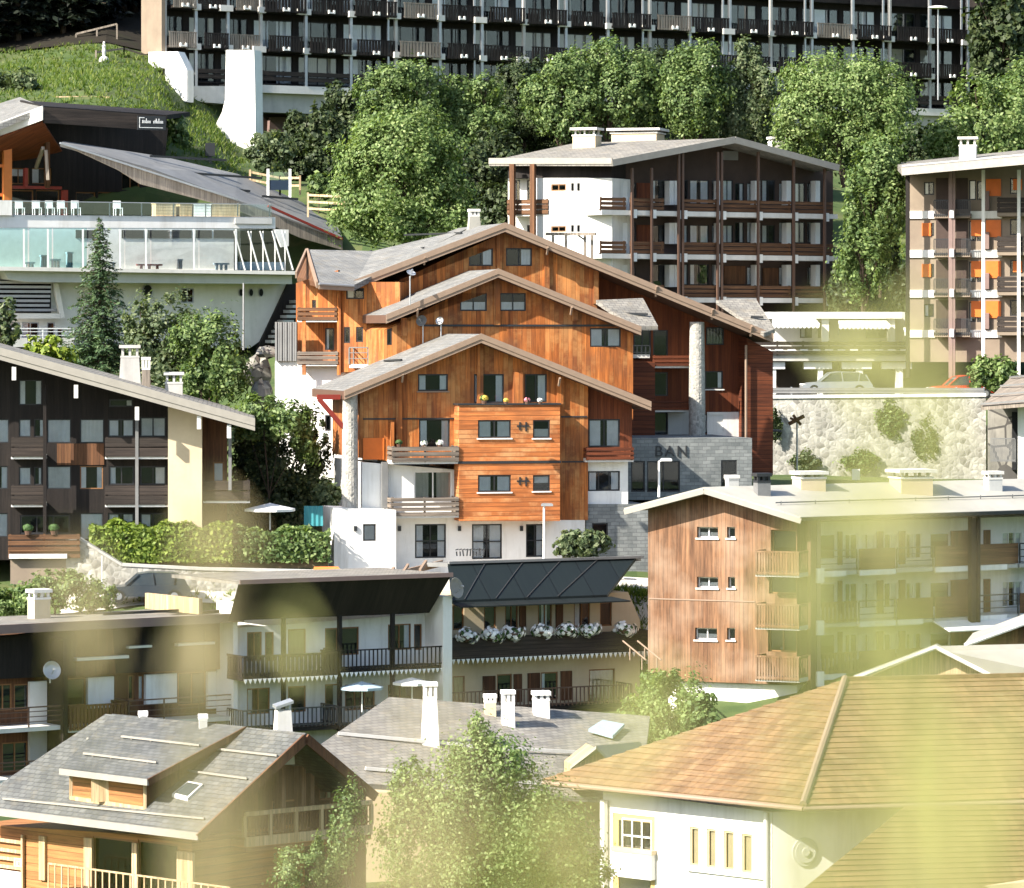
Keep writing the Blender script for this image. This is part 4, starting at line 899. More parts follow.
facade(ch, C0, [(586, 460.1), (628, 460.1), (628, 504), (586, 504)], [(588, 471, 620, 491, dict(cols=3, cur='lr'))], 'plaster', v=.3, back=6.7, name='side_wall')
facade(ch, C0, [(586, 504.1), (648, 504.1), (648, 575), (586, 575)], [(592, 523, 608, 548, dict(cols=1))], 'stone_clad', v=.2, back=6.8, name='base_wall')
# box bay with horizontal boarding
facade(ch, C0, [(459, 405), (560, 405), (560, 521), (459, 521)], [(478, 420, 511, 438, dict(cols=2, cur='LR', sill='frame_white')), (533, 420, 550, 438, dict(cols=1, cur='s', sill='frame_white', cm='blind')), (478, 475, 511, 492, dict(cols=2, cur='LR', sill='frame_white')), (533, 475, 550, 491, dict(cols=1, cur='h', sill='frame_white', cm='blind'))], 'cedar_h', v=-1.1, back=1.085, name='bay', **FW)
MB().box(C0, *C0.rect(458, 461, 561, 463.5, -1.13)[:2], -1.135, -1.102, *C0.rect(458, 461, 561, 463.5, -1.13)[2:]).build('flashing', 'steel_dark', ch)
MB().box(C0, *C0.rect(458, 403, 561, 405, -1.15)[:2], -1.16, -.02, *C0.rect(458, 403.4, 561, 405, -1.15)[2:]).build('bay_cap', 'steel_dark', ch)
for q in ((363, 418, 459, 419.5), (561, 416, 587, 417.5), (562, 461, 587, 462.5)):
    a = C0.rect(*q, -.03); MB().box(C0, a[0], a[1], -.06, -.014, a[2], a[3]).build('flashing', 'steel_dark', ch)
for x0, x1, y0, y1 in ((514, 523, 372, 404), (391, 394, 422, 460)):
    a = C0.rect(x0, y0, x1, y1, -.3); MB().box(C0, a[0], a[1], -.35, -.014, a[2], a[3]).build('post', 'cedar', ch)
for x, y0, y1 in ((480, 337, 404), (399, 375, 462), (560, 372, 404)):
    a = C0.rect(x-3, y0+3, x+3, y1, -.1); MB().box(C0, a[0], a[1], -.16, -.016, a[2], a[3]).build('timber_stud', 'cedar', ch)
for (a, b, mx) in ((520, 425, 0), (520, 480, 0)):                   # dark wall ornaments between the bay windows
    u, z = C0.uz(a+3, b+1, -1.12); m = MB().box(C0, u-.32, u+.32, -1.14, -1.103, z-.04, z+.04).box(C0, u-.2, u-.12, -1.14, -1.103, z-.2, z+.2).box(C0, u+.12, u+.2, -1.14, -1.103, z-.26, z+.2).build('ornament', 'steel_dark', ch)
balcony(ch, C0, 392, 459, 446, 464, -1.2, -.02, 'planks', 'grey_wood_h', n=3)
balcony(ch, C0, 391, 459, 497, 518, -1.2, -.02, 'planks', 'grey_wood_h', n=4, label='pale weathered balcony above the white ground floor')
balcony(ch, C0, 586, 634, 447, 462, -.5, .49, 'planks', 'cedar_red_h', n=3)
a = C0.rect(381, 462, 387, 508, -.05); MB().box(C0, a[0], a[1], -.3, -.005, a[2], a[3]).build('downpipe_box', 'lead_grey', ch)
gable_pts = [(344, 391), (481, 334), (651, 402)]
r1, q1 = gable_roof(ch, C0, gable_pts, -.95, 8.3, .42)
# white corner block with a terrace on it, stone pillar and red bracket
facade(ch, C0, [(334, 508), (396, 510), (396, 575), (334, 575)], [(363, 524, 376, 541, dict(cols=1, cur='f', cm='blind'))], 'plaster', v=-1.6, back=3, name='corner_block', **FW)
for x in (354, 398, 520, 458): 
    a = C0.rect(x, 526, x+3, 531, -1.65 if x < 396 else -.05); v = -1.7 if x < 396 else -.1; MB().box(C0, a[0], a[1], v, v+.09, a[2], a[3]).build('wall_lamp', 'steel_dark', ch)
c = on(C0, -.3, (350, 508))[0]; zt2 = C0.uz(350, 394, -.3)[1]
MB().lathe(c, [(.42, -.3), (.42, 1.0), (.40, 3.0), (.38, zt2-c.z)], 18).build('pillar', 'pillar_stone', ch)
m = MB(); p = on(C0, -.3, (317, 397), (340, 397), (343, 427)); m.bar(p[0], p[1], .22, .25).bar(p[0]+V((.1, 0, -.1)), p[2], .2, .22); m.build('bracket', 'red_paint', ch)
# middle gable
facade(ch, C0, [(384, 330), (497, 276), (633, 325), (633, 420), (384, 420)], [(460, 293, 487, 311, dict(cols=2, cur='s', cm='blind')), (500, 293, 526, 311, dict(cols=2, cur='s', cm='blind')), (590, 328, 621, 347, dict(cols=2, cur='LR')), (387, 328, 392, 345, dict(cols=1))], 'cedar', v=7, back=6, name='gable_wall', **FW)
a = C0.rect(420, 324.5, 634, 326.5, 6.9); MB().box(C0, a[0], a[1], 6.94, 6.998, a[2], a[3]).build('flashing', 'steel_dark', ch)
for x, y0 in ((497, 275), (404, 318), (575, 303)):
    a = C0.rect(x-3, y0, x+3, y0+ (50 if x == 497 else 18), 6.9); MB().box(C0, a[0], a[1], 6.85, 6.997, a[2], a[3]).build('timber_stud', 'cedar', ch)
gable_roof(ch, C0, [(386, 315), (498, 269), (641, 327)], 6.1, 7.2, .42)
# rear gable
facade(ch, C0, [(357, 300), (505, 232), (597, 262), (597, 330), (357, 330)], [(469, 248, 493, 266, dict(cols=2, cur='R')), (506, 248, 532, 266, dict(cols=2, cur='R'))], 'cedar', v=13, back=8, name='gable_wall', **FW)
for x, y0 in ((499, 234), (547, 250), (596, 264)):
    a = C0.rect(x-2.5, y0, x+2.5, y0+40, 12.9); MB().box(C0, a[0], a[1], 12.85, 12.997, a[2], a[3]).build('timber_stud', 'cedar', ch)
r3, q3 = gable_roof(ch, C0, [(350, 282), (505, 223), (773, 334)], 12.1, 11, .45)
# left wing: front with balconies and its own small gable return
W0 = Fr(340, 214, -10); W = lambda v, *q: [W0.uz(x, y, v) for x, y in q]
facade(ch, W0, [(338, 282), (400, 282), (400, 372), (338, 372)], [(344, 327, 350, 343, dict(cols=1)), (356, 327, 363, 342, dict(cols=1)), (372, 327, 377, 350, dict(cols=1)), (387, 327, 392, 343, dict(cols=1)), (346, 288, 364, 299, dict(cols=2, cur='L'))], 'cedar', back=5, name='wing_wall', **FW)
facade(ch, W0, [(296, 283), (338, 270), (338, 372), (296, 372)], [(325, 328, 334, 350, dict(cols=1, cur='L')), (312, 300, 316, 308, dict(cols=1))], 'cedar', v=1.5, back=4, name='wing_wall', **FW)
facade(ch, W0, [(275, 361), (362, 361), (362, 520), (275, 520)], [(325, 415, 331, 431, dict(cols=1, fm='frame_dark'))], 'plaster', v=.6, back=5, name='wing_base', t=.15)
a = W0.rect(275, 322, 297, 361, .3); m = MB()
for i in range(9): x = a[0]+(a[1]-a[0])*i/9; m.box(W0, x, x+(a[1]-a[0])/9-.03, .3+(i % 2)*.05, .58, a[2], a[3])
m.build('corrugated_panel', 'lead_grey', ch)
balcony(ch, W0, 297, 337, 307, 322, -.2, 1.49, 'planks', 'brown_wood_h', n=3); balcony(ch, W0, 297, 338, 351, 366, -.2, 1.49, 'planks', 'grey_wood_h', n=3)
for x in (339, 304): u = W0.uz(x, 330, -.1)[0]; MB().box(W0, u-.1, u+.1, -.14, -.003, W0.uz(x, 375)[1], W0.uz(x, 284)[1]).build('post', 'cedar', ch)
o, _ = balcony(ch, W0, 349, 368, 347, 368, -1.0, -.003, 'bars', 'lead_grey', n=3)
# wing roof: slope toward the front and a small gable facing the slope
ea, eb = P(319, 283, 211.5), P(354, 285, 212.5); rb, ra = P(373, 251, 222), P(309, 249.5, 221)
m = MB(); m.plate([ea, eb, P(466, 229, 222), rb, ra], .3); wr = m.build('roof', 'slate', ch)
m = MB(); m.plate([ra, ea+V((0, 0, .003)), P(297, 277, 221)], .25); m.build('gable_soffit', 'brown_wood', ch)
m = MB(); m.bar(ea+V((0, -.05, -.15)), eb+V((0, -.05, -.15)), .08, .35); m.bar(ra+V((-.1, 0, -.1)), ea+V((-.1, 0, -.1)), .1, .35); m.bar(ra+V((-.15, 0, -.12)), P(296, 275, 215), .1, .35); m.build('fascia', 'fascia_wood', wr)
MB().tube(ea+V((0, -.12, -.05)), eb+V((0, -.12, -.05)), .07).build('gutter', 'steel', wr)
# eave return of the front gable roof on the left
pn = (C0.w(q1[0][0], -.95, q1[0][1]), C0.w(q1[1][0], -.95, q1[1][1])); sn = (pn[1]-pn[0]).cross(C0.v).normalized(); 
if sn.z < 0: sn = -sn
guard_bars(r1, [(385, 362, 402, 361)], pn[0], sn, .05, 'steel_dark'); 
pn3 = C0.w(q3[0][0], 12.1, q3[0][1]); sn3 = (C0.w(q3[1][0], 12.1, q3[1][1])-pn3).cross(C0.v).normalized()
if sn3.z < 0: sn3 = -sn3
guard_bars(r3, [(384, 250, 424, 249), (405, 236, 462, 234), (350, 262, 372, 252), (355, 266, 380, 265)], pn3, sn3, .05, 'steel_dark')
chimney(r3, 474, 209, 226, 16, 222, 14, 'metal_roof', 'concrete_pale', taper=.6)
# right part: dark red timber under the deep eave, stone pillar and stone base with the name
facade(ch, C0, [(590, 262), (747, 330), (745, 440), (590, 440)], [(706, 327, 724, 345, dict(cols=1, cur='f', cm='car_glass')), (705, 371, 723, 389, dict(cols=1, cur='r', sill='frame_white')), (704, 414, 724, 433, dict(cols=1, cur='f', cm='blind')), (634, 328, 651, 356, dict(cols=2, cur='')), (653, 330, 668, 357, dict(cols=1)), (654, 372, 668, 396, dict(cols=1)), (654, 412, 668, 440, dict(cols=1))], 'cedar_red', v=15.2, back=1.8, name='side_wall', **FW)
a = C0.rect(707, 412, 748, 441, 15.15); 
MB().wall(C0, [(a[0], a[2]), (a[1], a[2]), (a[1], a[3]), (a[0], a[3])], [C0.rect(706.5+1, 415, 723, 432, 15.15)], 15.12, .07, 15.197).build('wall_panel', 'plaster', ch)
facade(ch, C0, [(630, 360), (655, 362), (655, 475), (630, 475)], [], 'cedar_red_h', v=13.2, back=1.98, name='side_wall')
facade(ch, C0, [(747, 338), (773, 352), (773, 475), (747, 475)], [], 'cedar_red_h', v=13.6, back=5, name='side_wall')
a = C0.rect(668, 408, 690, 441, 15.1); MB().box(C0, a[0], a[1], 15.1, 15.197, a[2], a[3]).build('wall_panel', 'plaster_grey', ch)
balcony(ch, C0, 653, 692, 355, 368, 13.7, 15.19, 'planks', 'cedar_red_h', n=3, sides=False); balcony(ch, C0, 653, 692, 400, 412, 13.7, 15.19, 'planks', 'cedar_red_h', n=3, sides=False)
balcony(ch, C0, 633, 650, 345, 358, 13.7, 15.19, 'pickets', 'steel_dark', sides=False)
c = on(C0, 13.0, (697, 440))[0]; zt2 = C0.uz(697, 322, 13.0)[1]
MB().lathe(c, [(.46, -.5), (.45, 2), (.43, 4), (.40, zt2-c.z)], 18).build('pillar', 'pillar_stone', ch)
p = on(C0, 13.4, (746, 345), (746, 442)); MB().tube(p[0], p[1], .07, n=8).build('downpipe', 'fascia_wood', ch)
for q in ((657, 286), (713, 309), (752, 326)):
    p = on(C0, 11.95, q)[0]; MB().bar(p, p+C0.v*.25+V((0, 0, -.55)), .1, .14).build('rafter_end', 'fascia_wood', ch)
for q, v in (((403, 374), -1.0), ((560, 378), -1.0), ((418, 309), 6.0), ((572, 307), 6.0), ((425, 257), 12.0), ((548, 247), 12.0)):
    p = on(C0, v, q)[0]; MB().bar(p, p+C0.v*.25+V((0, 0, -.4)), .09, .12).build('rafter_end', 'fascia_wood', ch)
# stone base with cut letters
sb = facade(ch, C0, [(626, 438), (752, 438), (752, 500), (626, 500)], [(631, 461, 645, 492, dict(cols=1)), (647, 461, 680, 492, dict(cols=2)), (721, 460, 737, 487, dict(cols=1))], 'stone_clad', v=7.6, back=8, name='stone_base', **FW)
u, z = C0.uz(655, 456.5, 7.5)
def text_on(fr, u, z, v, h, s, mat, root, name='lettering', depth=.03, sx=1):
    cu = bpy.data.curves.new(name, 'FONT'); cu.body = s; cu.size = h; cu.extrude = depth; cu.space_character = 1.25
    t = bpy.data.objects.new(name, cu); COL.objects.link(t); bpy.context.view_layer.update()
    me = bpy.data.meshes.new_from_object(t.evaluated_get(bpy.context.evaluated_depsgraph_get())); bpy.data.objects.remove(t)
    base = top_loc(root); o = bpy.data.objects.new(name, me); COL.objects.link(o); me.materials.clear(); me.materials.append(MAT[mat]); o.parent = root
    for q in me.vertices: c = q.co.copy(); q.co = fr.w(u+c.x*sx, v-c.z, z+c.y)-base
    return o
text_on(C0, u, z, 7.57, .82, 'BAN', 'steel_dark', sb)
# lean-to roofs at the right ends of the gables
for pts in ([(596, 300, 214.5), (643, 298, 216), (658, 326, 213.2), (634, 326, 212.8)], [(716, 300, 221.5), (756, 299, 222.5), (775, 329, 219.5), (764, 333, 219)]):
    o = MB().plate([P(*p) for p in pts], .22).build('lean_to_roof', 'slate_warm', ch)
    a, b = P(pts[0][0]*.4+pts[3][0]*.6+6, pts[2][1]-10, pts[2][2]+.8), P(pts[1][0]*.4+pts[2][0]*.6-4, pts[2][1]-9.5, pts[2][2]+.8)
    MB().bar(a+V((0, 0, .12)), b+V((0, 0, .12)), .1, .12).build('snow_guard', 'steel_dark', o)
p = on(C0, 6.5, (407, 288))[0]
def aerial(label, px, py0, py1, Y, name='satellite_dish', r=.42, face=(-.4, -1, .35), mat='steel'):
    b = P(px, py0, Y); t_ = P(px, py1, Y); t = thing(name, label, 'satellite dish', b, 'satellite dishes')
    MB().tube(b, t_, .035).build('mast', 'steel', t)
    q = V(face).to_track_quat('Z', 'Y').to_matrix(); prof = [(r*k, r*.28*k*k) for k in (.02, .3, .6, .85, 1)]
    MB().lathe(t_+V(face).normalized()*.15, prof+[(r*.97, r*.3), (r*.6, r*.14), (.02, .03)], 16, ax=q).build('reflector', mat, t)
    e = t_+V(face).normalized()*(r*1.2); MB().bar(t_-V((0, 0, r*.8)), e, .03, .03).tube(e, e+V(face).normalized()*.12, .05).build('feed_arm', 'steel', t); return t
aerial('grey satellite dish on a mast before the orange middle gable', 423, 345, 322, 209.2, r=.3, mat='lead_grey'); aerial('small pale satellite dish on its own mast right of the grey dish, middle gable', 441, 345, 322, 209.2, r=.22)
aerial('flat pale dish on a mast rising from the front of the middle gable roof', 410, 305, 276, 208, r=.25, face=(.3, -.5, .8))
# terrace plants, pots and lamp on balconies
def pot(label, px, py, Y, w, kind='flower_white', group='flower pots', potmat='brown_paint', name='flower_pot'):
    s = w*Y/FP*.72; b = P(px, py, Y); t = thing(name, label, 'flower pot', b, group)
    MB().lathe(b, [(s*.26, 0), (s*.34, s*.35), (s*.36, s*.4)], 10).build('pot', potmat, t)
    m = MB(); r_ = random.Random(int(px*7+py))
    for i in range(60):
        d = V((r_.gauss(0, 1), r_.gauss(0, 1), r_.gauss(.3, .8))).normalized(); c = b+V((0, 0, s*.65))+V((d.x*s*.5, d.y*s*.4, d.z*s*.36)); k = s*.13
        x = d.orthogonal().normalized()*k; y = d.cross(x).normalized()*k
        m.add([c-x-y, c+x-y, c+x+y, c-x+y], [(0, 1, 2, 3)], 0 if r_.random() < .7 else 1)
    m.build('blossoms', [kind, 'flower_leaf'], t); return t
pot('yellow flowering pot on the box bay terrace at its wide window', 484, 404, 200.2, 12, 'flower_yellow', 'pots on the box bay of the chalet')
pot('pale pot plant on the box bay terrace between window and post', 506, 404, 200.3, 8, 'flower_yellow', 'pots on the box bay of the chalet')
pot('pink flowering pot under the narrow window of the box bay terrace', 527, 404, 200.4, 9, 'flower_pink', 'pots on the box bay of the chalet'); pot('white flowering pot at the right end of the box bay terrace', 540, 404, 200.5, 8, 'flower_white', 'pots on the box bay of the chalet')
pot('dark leafy pot at the balcony corner beside the orange wall panel', 399, 447, 201.4, 10, 'flower_leaf', 'pots on the upper left chalet balcony'); pot('white flowering pot under the white curtain on the chalet balcony', 424, 448, 201.4, 10, 'flower_white', 'pots on the upper left chalet balcony'); pot('white flowering pot nearer the box bay on the chalet balcony', 440, 448, 201.5, 11, 'flower_white', 'pots on the upper left chalet balcony')
a = C0.rect(363, 419.6, 399, 462, -.02)
o = MB().box(C0, *C0.rect(363, 438, 384, 459.5, -.02)[:2], -.05, -.013, *C0.rect(363, 438, 384, 459.5, -.02)[2:]).build('wall_panel', 'orange_panel', ch)
# ------------------------------------------------------------------ K. dark chalet at the left
K0 = Fr(100, 199, 4)
kh = thing('chalet', 'dark timber chalet with wide grey roof edge and one cream wall strip', 'chalet', K0.w(0, 4, 28))
big = dict(cols=1, fm='frame_dark', fw=.05)
kw = [(19, 419, 31, 437, dict(big, cur='f')), (34, 419, 44, 437, dict(big, cur='R')), (47, 419, 71, 443, dict(big, cur='f')), (80, 419, 104, 443, dict(big, cur='f', cm='blind')), (108, 419, 134, 437, dict(cols=2, cur='LR', fm='frame_dark')), (140, 417, 166, 437, dict(cols=2, cur='f', fm='frame_dark')),
 (19, 380, 42, 405, dict(big, cur='lr')), (109, 399, 133, 407, dict(cols=1, cur='r')),
 (19, 467, 31, 485, dict(big, cur='f')), (34, 467, 42, 485, dict(big, cur='R')), (47, 466, 71, 489, dict(big, cur='f', cm='frame_white')), (80, 466, 103, 489, dict(big, cur='lr', fm='frame_wood')), (109, 466, 134, 485, dict(cols=2, cur='l')), (140, 466, 166, 485, dict(cols=2, cur='R')),
 (80, 513, 103, 540, dict(big, cur='f')), (108, 513, 134, 540, dict(cols=2, cur='LR')), (140, 513, 166, 540, dict(cols=2, cur='L')), (-8, 419, 9, 443, dict(big, cur='f')), (-8, 466, 8, 489, dict(big, cur='R')), (-8, 513, 8, 537, dict(big, cur='f')), (20, 515, 70, 534, dict(cols=3))]
facade(kh, K0, [(-70, 325), (168, 405), (168, 560), (-70, 560)], kw, 'dark_wood', back=9)
facade(kh, K0, [(168.05, 404), (202, 413), (202, 545), (168.05, 545)], [], 'plaster_cream', v=-1.3, back=10, name='end_wall')
facade(kh, K0, [(202.05, 414), (227, 421), (227, 545), (202.05, 545)], [(213, 462, 224, 482, dict(cols=1, cur='f', fm='frame_wood'))], 'brown_wood', v=.4, back=8, name='side_wall')
rk, qk = gable_roof(kh, K0, [(-300, 436), (-90, 323), (255, 419)], -2.9, 13, .55, top='slate_warm', soffit='dark_wood', fascia='fascia_grey')
for x, y in ((14, 374), (76, 392), (137, 414), (199, 423), (229, 432)):
    p = on(K0, -2.7, (x, y))[0]; MB().box(K0, *[p0 for p0 in (K0.local(p)[0]-.1, K0.local(p)[0]+.1)], -2.78, -2.5, p.z-.3, p.z+.35).build('rafter_end', 'plaster', kh)
for x, y0, y1 in ((137, 408, 540), (45, 385, 540), (230, 425, 490)):
    a = K0.rect(x-1.6, y0, x+1.6, y1, -.9); MB().box(K0, a[0], a[1], -1.25, -.95, a[2], a[3]).build('post', 'lead_grey' if x != 45 else 'dark_wood', kh)
for x0, x1 in ((11, 46), (105, 168)):
    for y in (459, 507): balcony(kh, K0, x0, x1, y-22, y, -1.0 if x1 < 100 else -1.22, -.004, 'planks', 'dark_wood_h', slab_mat='plaster', n=2, sides=False)
balcony(kh, K0, 203, 250, 480, 503, -.9, .39, 'planks', 'dark_wood_h', slab_mat='plaster', n=2)
a = K0.rect(57, 443.5, 104, 465, -.05); MB().box(K0, a[0], a[1], -.07, -.01, a[2], a[3]).build('wall_panel', 'brown_wood', kh)
chimney(rk, 130, 345, 386, 25, 205, 4, 'concrete', 'concrete', taper=.72); chimney(rk, 146, 357, 388, 10, 203, 4, 'grey_wood', 'concrete_pale', taper=.8); chimney(rk, 174, 372, 400, 18, 206, 4, 'concrete', 'plaster_grey', taper=.95)
# planter deck and garden wall
dk = thing('planter_deck', 'brown timber planter deck on white beams in front of the dark chalet', 'deck', P(43, 560, 196)); D0 = Fr(43, 195.5, 4)
a = D0.rect(8, 534, 80, 552); railing(MB(), D0, a[0], a[1], 0, a[2], a[3], 'planks', n=3).build('railing', 'brown_wood_h', dk); MB().box(D0, a[0], a[1], .09, 2.4, a[2]-.3, a[2]+.05).build('deck_board', 'brown_wood_h', dk)
a2 = D0.rect(9, 553, 67, 558.5); MB().box(D0, a2[0], a2[1], -.04, .08, a2[2], a2[3]-.05).build('beam', 'plaster', dk); a3 = D0.rect(10, 558, 66, 585); MB().box(D0, a3[0], a3[1], .3, 2, a3[2], a3[3]).build('wall', 'plaster_tan', dk)
pot('yellow-green planter bowl on the left end of the brown deck rail', 28, 535, 195.4, 15, 'flower_leaf', 'planter bowls on the deck', name='planter_bowl'); pot('yellow-green planter bowl near the right end of the brown deck rail', 54, 535, 195.6, 15, 'flower_leaf', 'planter bowls on the deck', name='planter_bowl')
w1 = Fr(200, 196.2, 3)
gw = MB().prism(w1, [w1.uz(*q) for q in ((66, 540), (80, 540), (122, 566), (200, 570), (332, 573), (332, 615), (66, 615))], 0, .7).build('garden_wall', 'stone_wall', None, loc=w1.w(0, 0, 26)); tag(gw, 'pale rubble garden wall with sloping end below the hedge', 'wall')
cpn = MB(); qs = on(w1, .35, (66, 538.5), (80, 538.5), (122, 564.5), (200, 568.5), (332, 571.5))
for i in range(4): cpn.bar(qs[i], qs[i+1], .8, .12)
cpn.build('coping', 'concrete', gw)
# parasols
def parasol(label, px, py_top, py_base, Y, wpx, mat, tilt=.24, group=None, drop=None):
    r = wpx/2*Y/FP; top = P(px, py_top, Y); b = P(px, py_base, Y); t = thing('parasol', label, 'parasol', b, group)
    MB().tube(b, top, .035).build('pole', 'white_paint', t); m = MB(); n = 8
    rim = [top+V((r*math.cos(a), r*math.sin(a), -r*tilt)) for a in np.linspace(.3, .3+2*math.pi, n, endpoint=False)]
    m.add([top+V((0, 0, .03))]+rim+[p-V((0, 0, .12)) for p in rim], [(0, i+1, (i+1) % n+1) for i in range(n)]+[(i+1, i+1+n, (i+1) % n+1+n, (i+1) % n+1) for i in range(n)]); m.build('canopy', mat, t)
    m = MB()
    for p in rim: m.bar(top-V((0, 0, r*.28)), top.lerp(p, .7)-V((0, 0, .03)), .025, .025)
    m.build('rib', 'white_paint', t); return t
parasol('pale parasol in the garden in front of the dark bush', 270, 503.5, 530, 200, 52, 'canvas', .2)
# orange topped trike
t = thing('utility_cart', 'small utility cart with an orange canopy parked at the white terrace wall', 'cart', P(327, 580, 197)); f = Fr(327, 197, 8); zc = ground_z(X(327, 197), 197)+.1
MB().plate([f.w(-.75, -.5, zc+.75), f.w(.75, -.5, zc+.75), f.w(.6, .5, zc+1.05), f.w(-.6, .5, zc+1.05)], .12).build('canopy', 'terracotta', t)
m = MB()
for sx in (-.6, .6):
    for sy in (-.4, .4): m.bar(f.w(sx, sy, zc+.2), f.w(sx, sy, zc+.78), .06, .06)
m.build('frame', 'frame_white', t); MB().box(f, -.9, .9, -.5, .5, zc+.22, zc+.42).build('body', 'car_silver', t)
for sx in (-.65, .65):
    for sy in (-.52, .52): c = f.w(sx, sy, zc+.2); MB().tube(c-f.v*.06, c+f.v*.06, .22, n=12).build('wheel', 'rubber', t)
# terrace table group on white wall
# ------------------------------------------------------------------ L. balconied houses below
LK = dict(fm='frame_wood', fw=.06)
L1 = Fr(238, 185, 36)
l1 = thing('house', 'brown balconied house with white wall panels and a satellite dish, leftmost of the row', 'house', L1.w(-6, 3, 20))
l1p = lambda v, *q: [L1.uz(x, y, v) for x, y in q]
facade(l1, L1, [(-60, 648), (234, 632), (234, 790), (-60, 790)], [(-6, 684, 12, 711, dict(cols=2, cur='l')), (14, 684, 29, 711, dict(cols=1)), (64, 678, 86, 706, dict(cols=1, cur='')), (128, 675, 134, 700, dict(cols=1)), (138, 675, 144, 700, dict(cols=1, cur='f')), (2, 742, 28, 772, dict(cols=2)), (178, 672, 206, 705, dict(cols=2))], 'brown_wood', v=1.5, back=6, **LK)
MB().prism(L1, l1p(1.0, (-60, 645), (234, 608), (234, 668), (-60, 682)), 1.0, 1.49).build('upper_wall', 'dark_wood', l1)
for q in (((76, 628), (112, 624), (116, 674), (76, 676)), ((205, 616), (233, 612), (233, 668), (205, 670))): MB().prism(L1, l1p(.96, *q), .96, .996).build('wall_panel', 'brown_wood', l1)
for q in ((30, 681, 62, 762), (88, 677, 114, 708), (146, 674, 177, 704), (208, 671, 235, 708), (30, 730, 62, 770)):
    a = L1.rect(*q, 1.3); MB().box(L1, a[0], a[1], 1.3, 1.495, a[2], a[3]).build('wall_panel', 'plaster', l1)
for q in ((76, 656.5, 128, 659.5), (128, 645.5, 151, 647.8), (177, 642.5, 214, 645)):
    a = L1.rect(*q, .8); MB().box(L1, a[0], a[1], .7, .99, a[2], a[3]).build('awning_cassette', 'frame_white', l1)
balcony(l1, L1, -40, 63, 708, 733, 0, 1.49, 'bars', 'brown_paint', slab_mat='concrete_pale', n=4); balcony(l1, L1, 69, 128, 704, 731, -.15, 1.49, 'slats', 'brown_wood', slab_mat='concrete_pale', n=16); balcony(l1, L1, 129, 234, 697, 724, 0, 1.49, 'bars', 'brown_paint', slab_mat='concrete_pale', n=4)
balcony(l1, L1, -40, 63, 762, 784, 0, 1.49, 'bars', 'brown_paint', slab_mat='concrete_pale', n=4); balcony(l1, L1, 69, 234, 755, 780, 0, 1.49, 'slats', 'brown_wood', n=30)
for x in (65.5, 235.5): 
    a = L1.rect(x-2.2, 640 if x < 100 else 602, x+2.2, 775, -.2); MB().box(L1, a[0], a[1], -.2, 1.28, a[2], a[3]).build('party_wall', 'dark_wood' if x < 100 else 'plaster', l1)
e0, e1 = l1p(-.6, (-60, 634), (242, 605)); zz = (e0[1]+e1[1])/2-.1
u0, u1 = e0[0], L1.uz(243, 605, -.6)[0]
m = MB(); m.plate([L1.w(u0, -.6, zz), L1.w(u1, -.6, zz), L1.w(u1, 6.5, zz-.15), L1.w(u0, 6.5, zz-.15)], .18)
r_l1 = m.build('roof', 'slate_warm', l1); MB().box(L1, u0, u1, -.72, -.605, zz-.35, zz+.05).build('fascia', 'mauve_paint', r_l1)
MB().box(L1, u1-1.9, u1-1.7, .2, 5, zz+.02, zz+.75).build('gable_board', 'pale_wood', r_l1)
chimney(r_l1, 39, 589, 612, 18, 183, 36, 'plaster_cream', 'plaster')
MB().bar(L1.w(-6, 2, zz+.1), L1.w(-1.8, 2, zz+.1), .1, .12).build('snow_guard', 'steel_dark', r_l1)
aerial('round pale satellite dish on the dark upper wall of the leftmost balconied house', 50, 683, 671, 178.8, r=.42, face=(.5, -1, .25))
L2 = Fr(445, 189, 30)
l2 = thing('house', 'balconied house with a broad dark timber eave front and white walls', 'house', L2.w(-4, 3, 20))
l2p = lambda v, *q: [L2.uz(x, y, v) for x, y in q]
dd = dict(fm='frame_wood', fw=.06, cols=1)
facade(l2, L2, [(236, 628), (447, 612), (447, 745), (236, 745)], [(247, 632, 262, 661, dict(cols=2)), (265, 632, 274, 661, dict(dd)), (288, 629, 306, 657, dict(dd, cur='f', cm='tan_panel')), (325, 628, 338, 655, dict(dd)), (341, 627, 359, 655, dict(dd)), (388, 624, 411, 650, dict(cols=2, cur='r')), (414, 624, 422, 650, dict(dd)),
  (247, 688, 270, 714, dict(cols=2, cur='l')), (288, 686, 306, 712, dict(dd)), (325, 684, 340, 710, dict(dd, cur='R')), (345, 684, 375, 710, dict(cols=3)), (388, 684, 425, 708, dict(cols=3)),], 'plaster', v=1.6, back=6, **LK)
for x in (284, 340, 393):
    u = L2.uz(x, 660, .1)[0]; MB().box(L2, u-.09, u+.09, .06, .24, 19, L2.uz(x, 612, .1)[1]).build('post', 'dark_wood', l2)
for x0, x1, yt, yb, st, mt in ((243, 338, 654, 679, 'slats', 'dark_wood'), (340, 444, 648, 672, 'pickets', 'dark_wood'), (243, 338, 708, 732, 'pickets', 'steel_dark'), (340, 444, 704, 728, 'pickets', 'steel_dark')):
    o, (a, b, c, d) = balcony(l2, L2, x0, x1, yt, yb, -.1, 1.59, st, mt, slab_mat='dark_wood', n=None if st == 'pickets' else 22)
    if yb < 700:
        m = MB(); n = int((b-a)/.24)
        for i in range(n):
            x = a+(b-a)*(i+.5)/n; m.add([L2.w(x-.1, -.13, c+.08), L2.w(x+.1, -.13, c+.08), L2.w(x, -.13, c-.14), L2.w(x-.1, -.105, c+.08), L2.w(x+.1, -.105, c+.08), L2.w(x, -.105, c-.14)], [(0, 2, 1), (3, 4, 5), (0, 3, 5, 2), (1, 2, 5, 4), (0, 1, 4, 3)])
        m.build('scallop_edging', 'frame_white', o)
zt2 = L2.uz(345, 578, -1.2)[1]; zb2 = L2.uz(345, 617, -.35)[1]
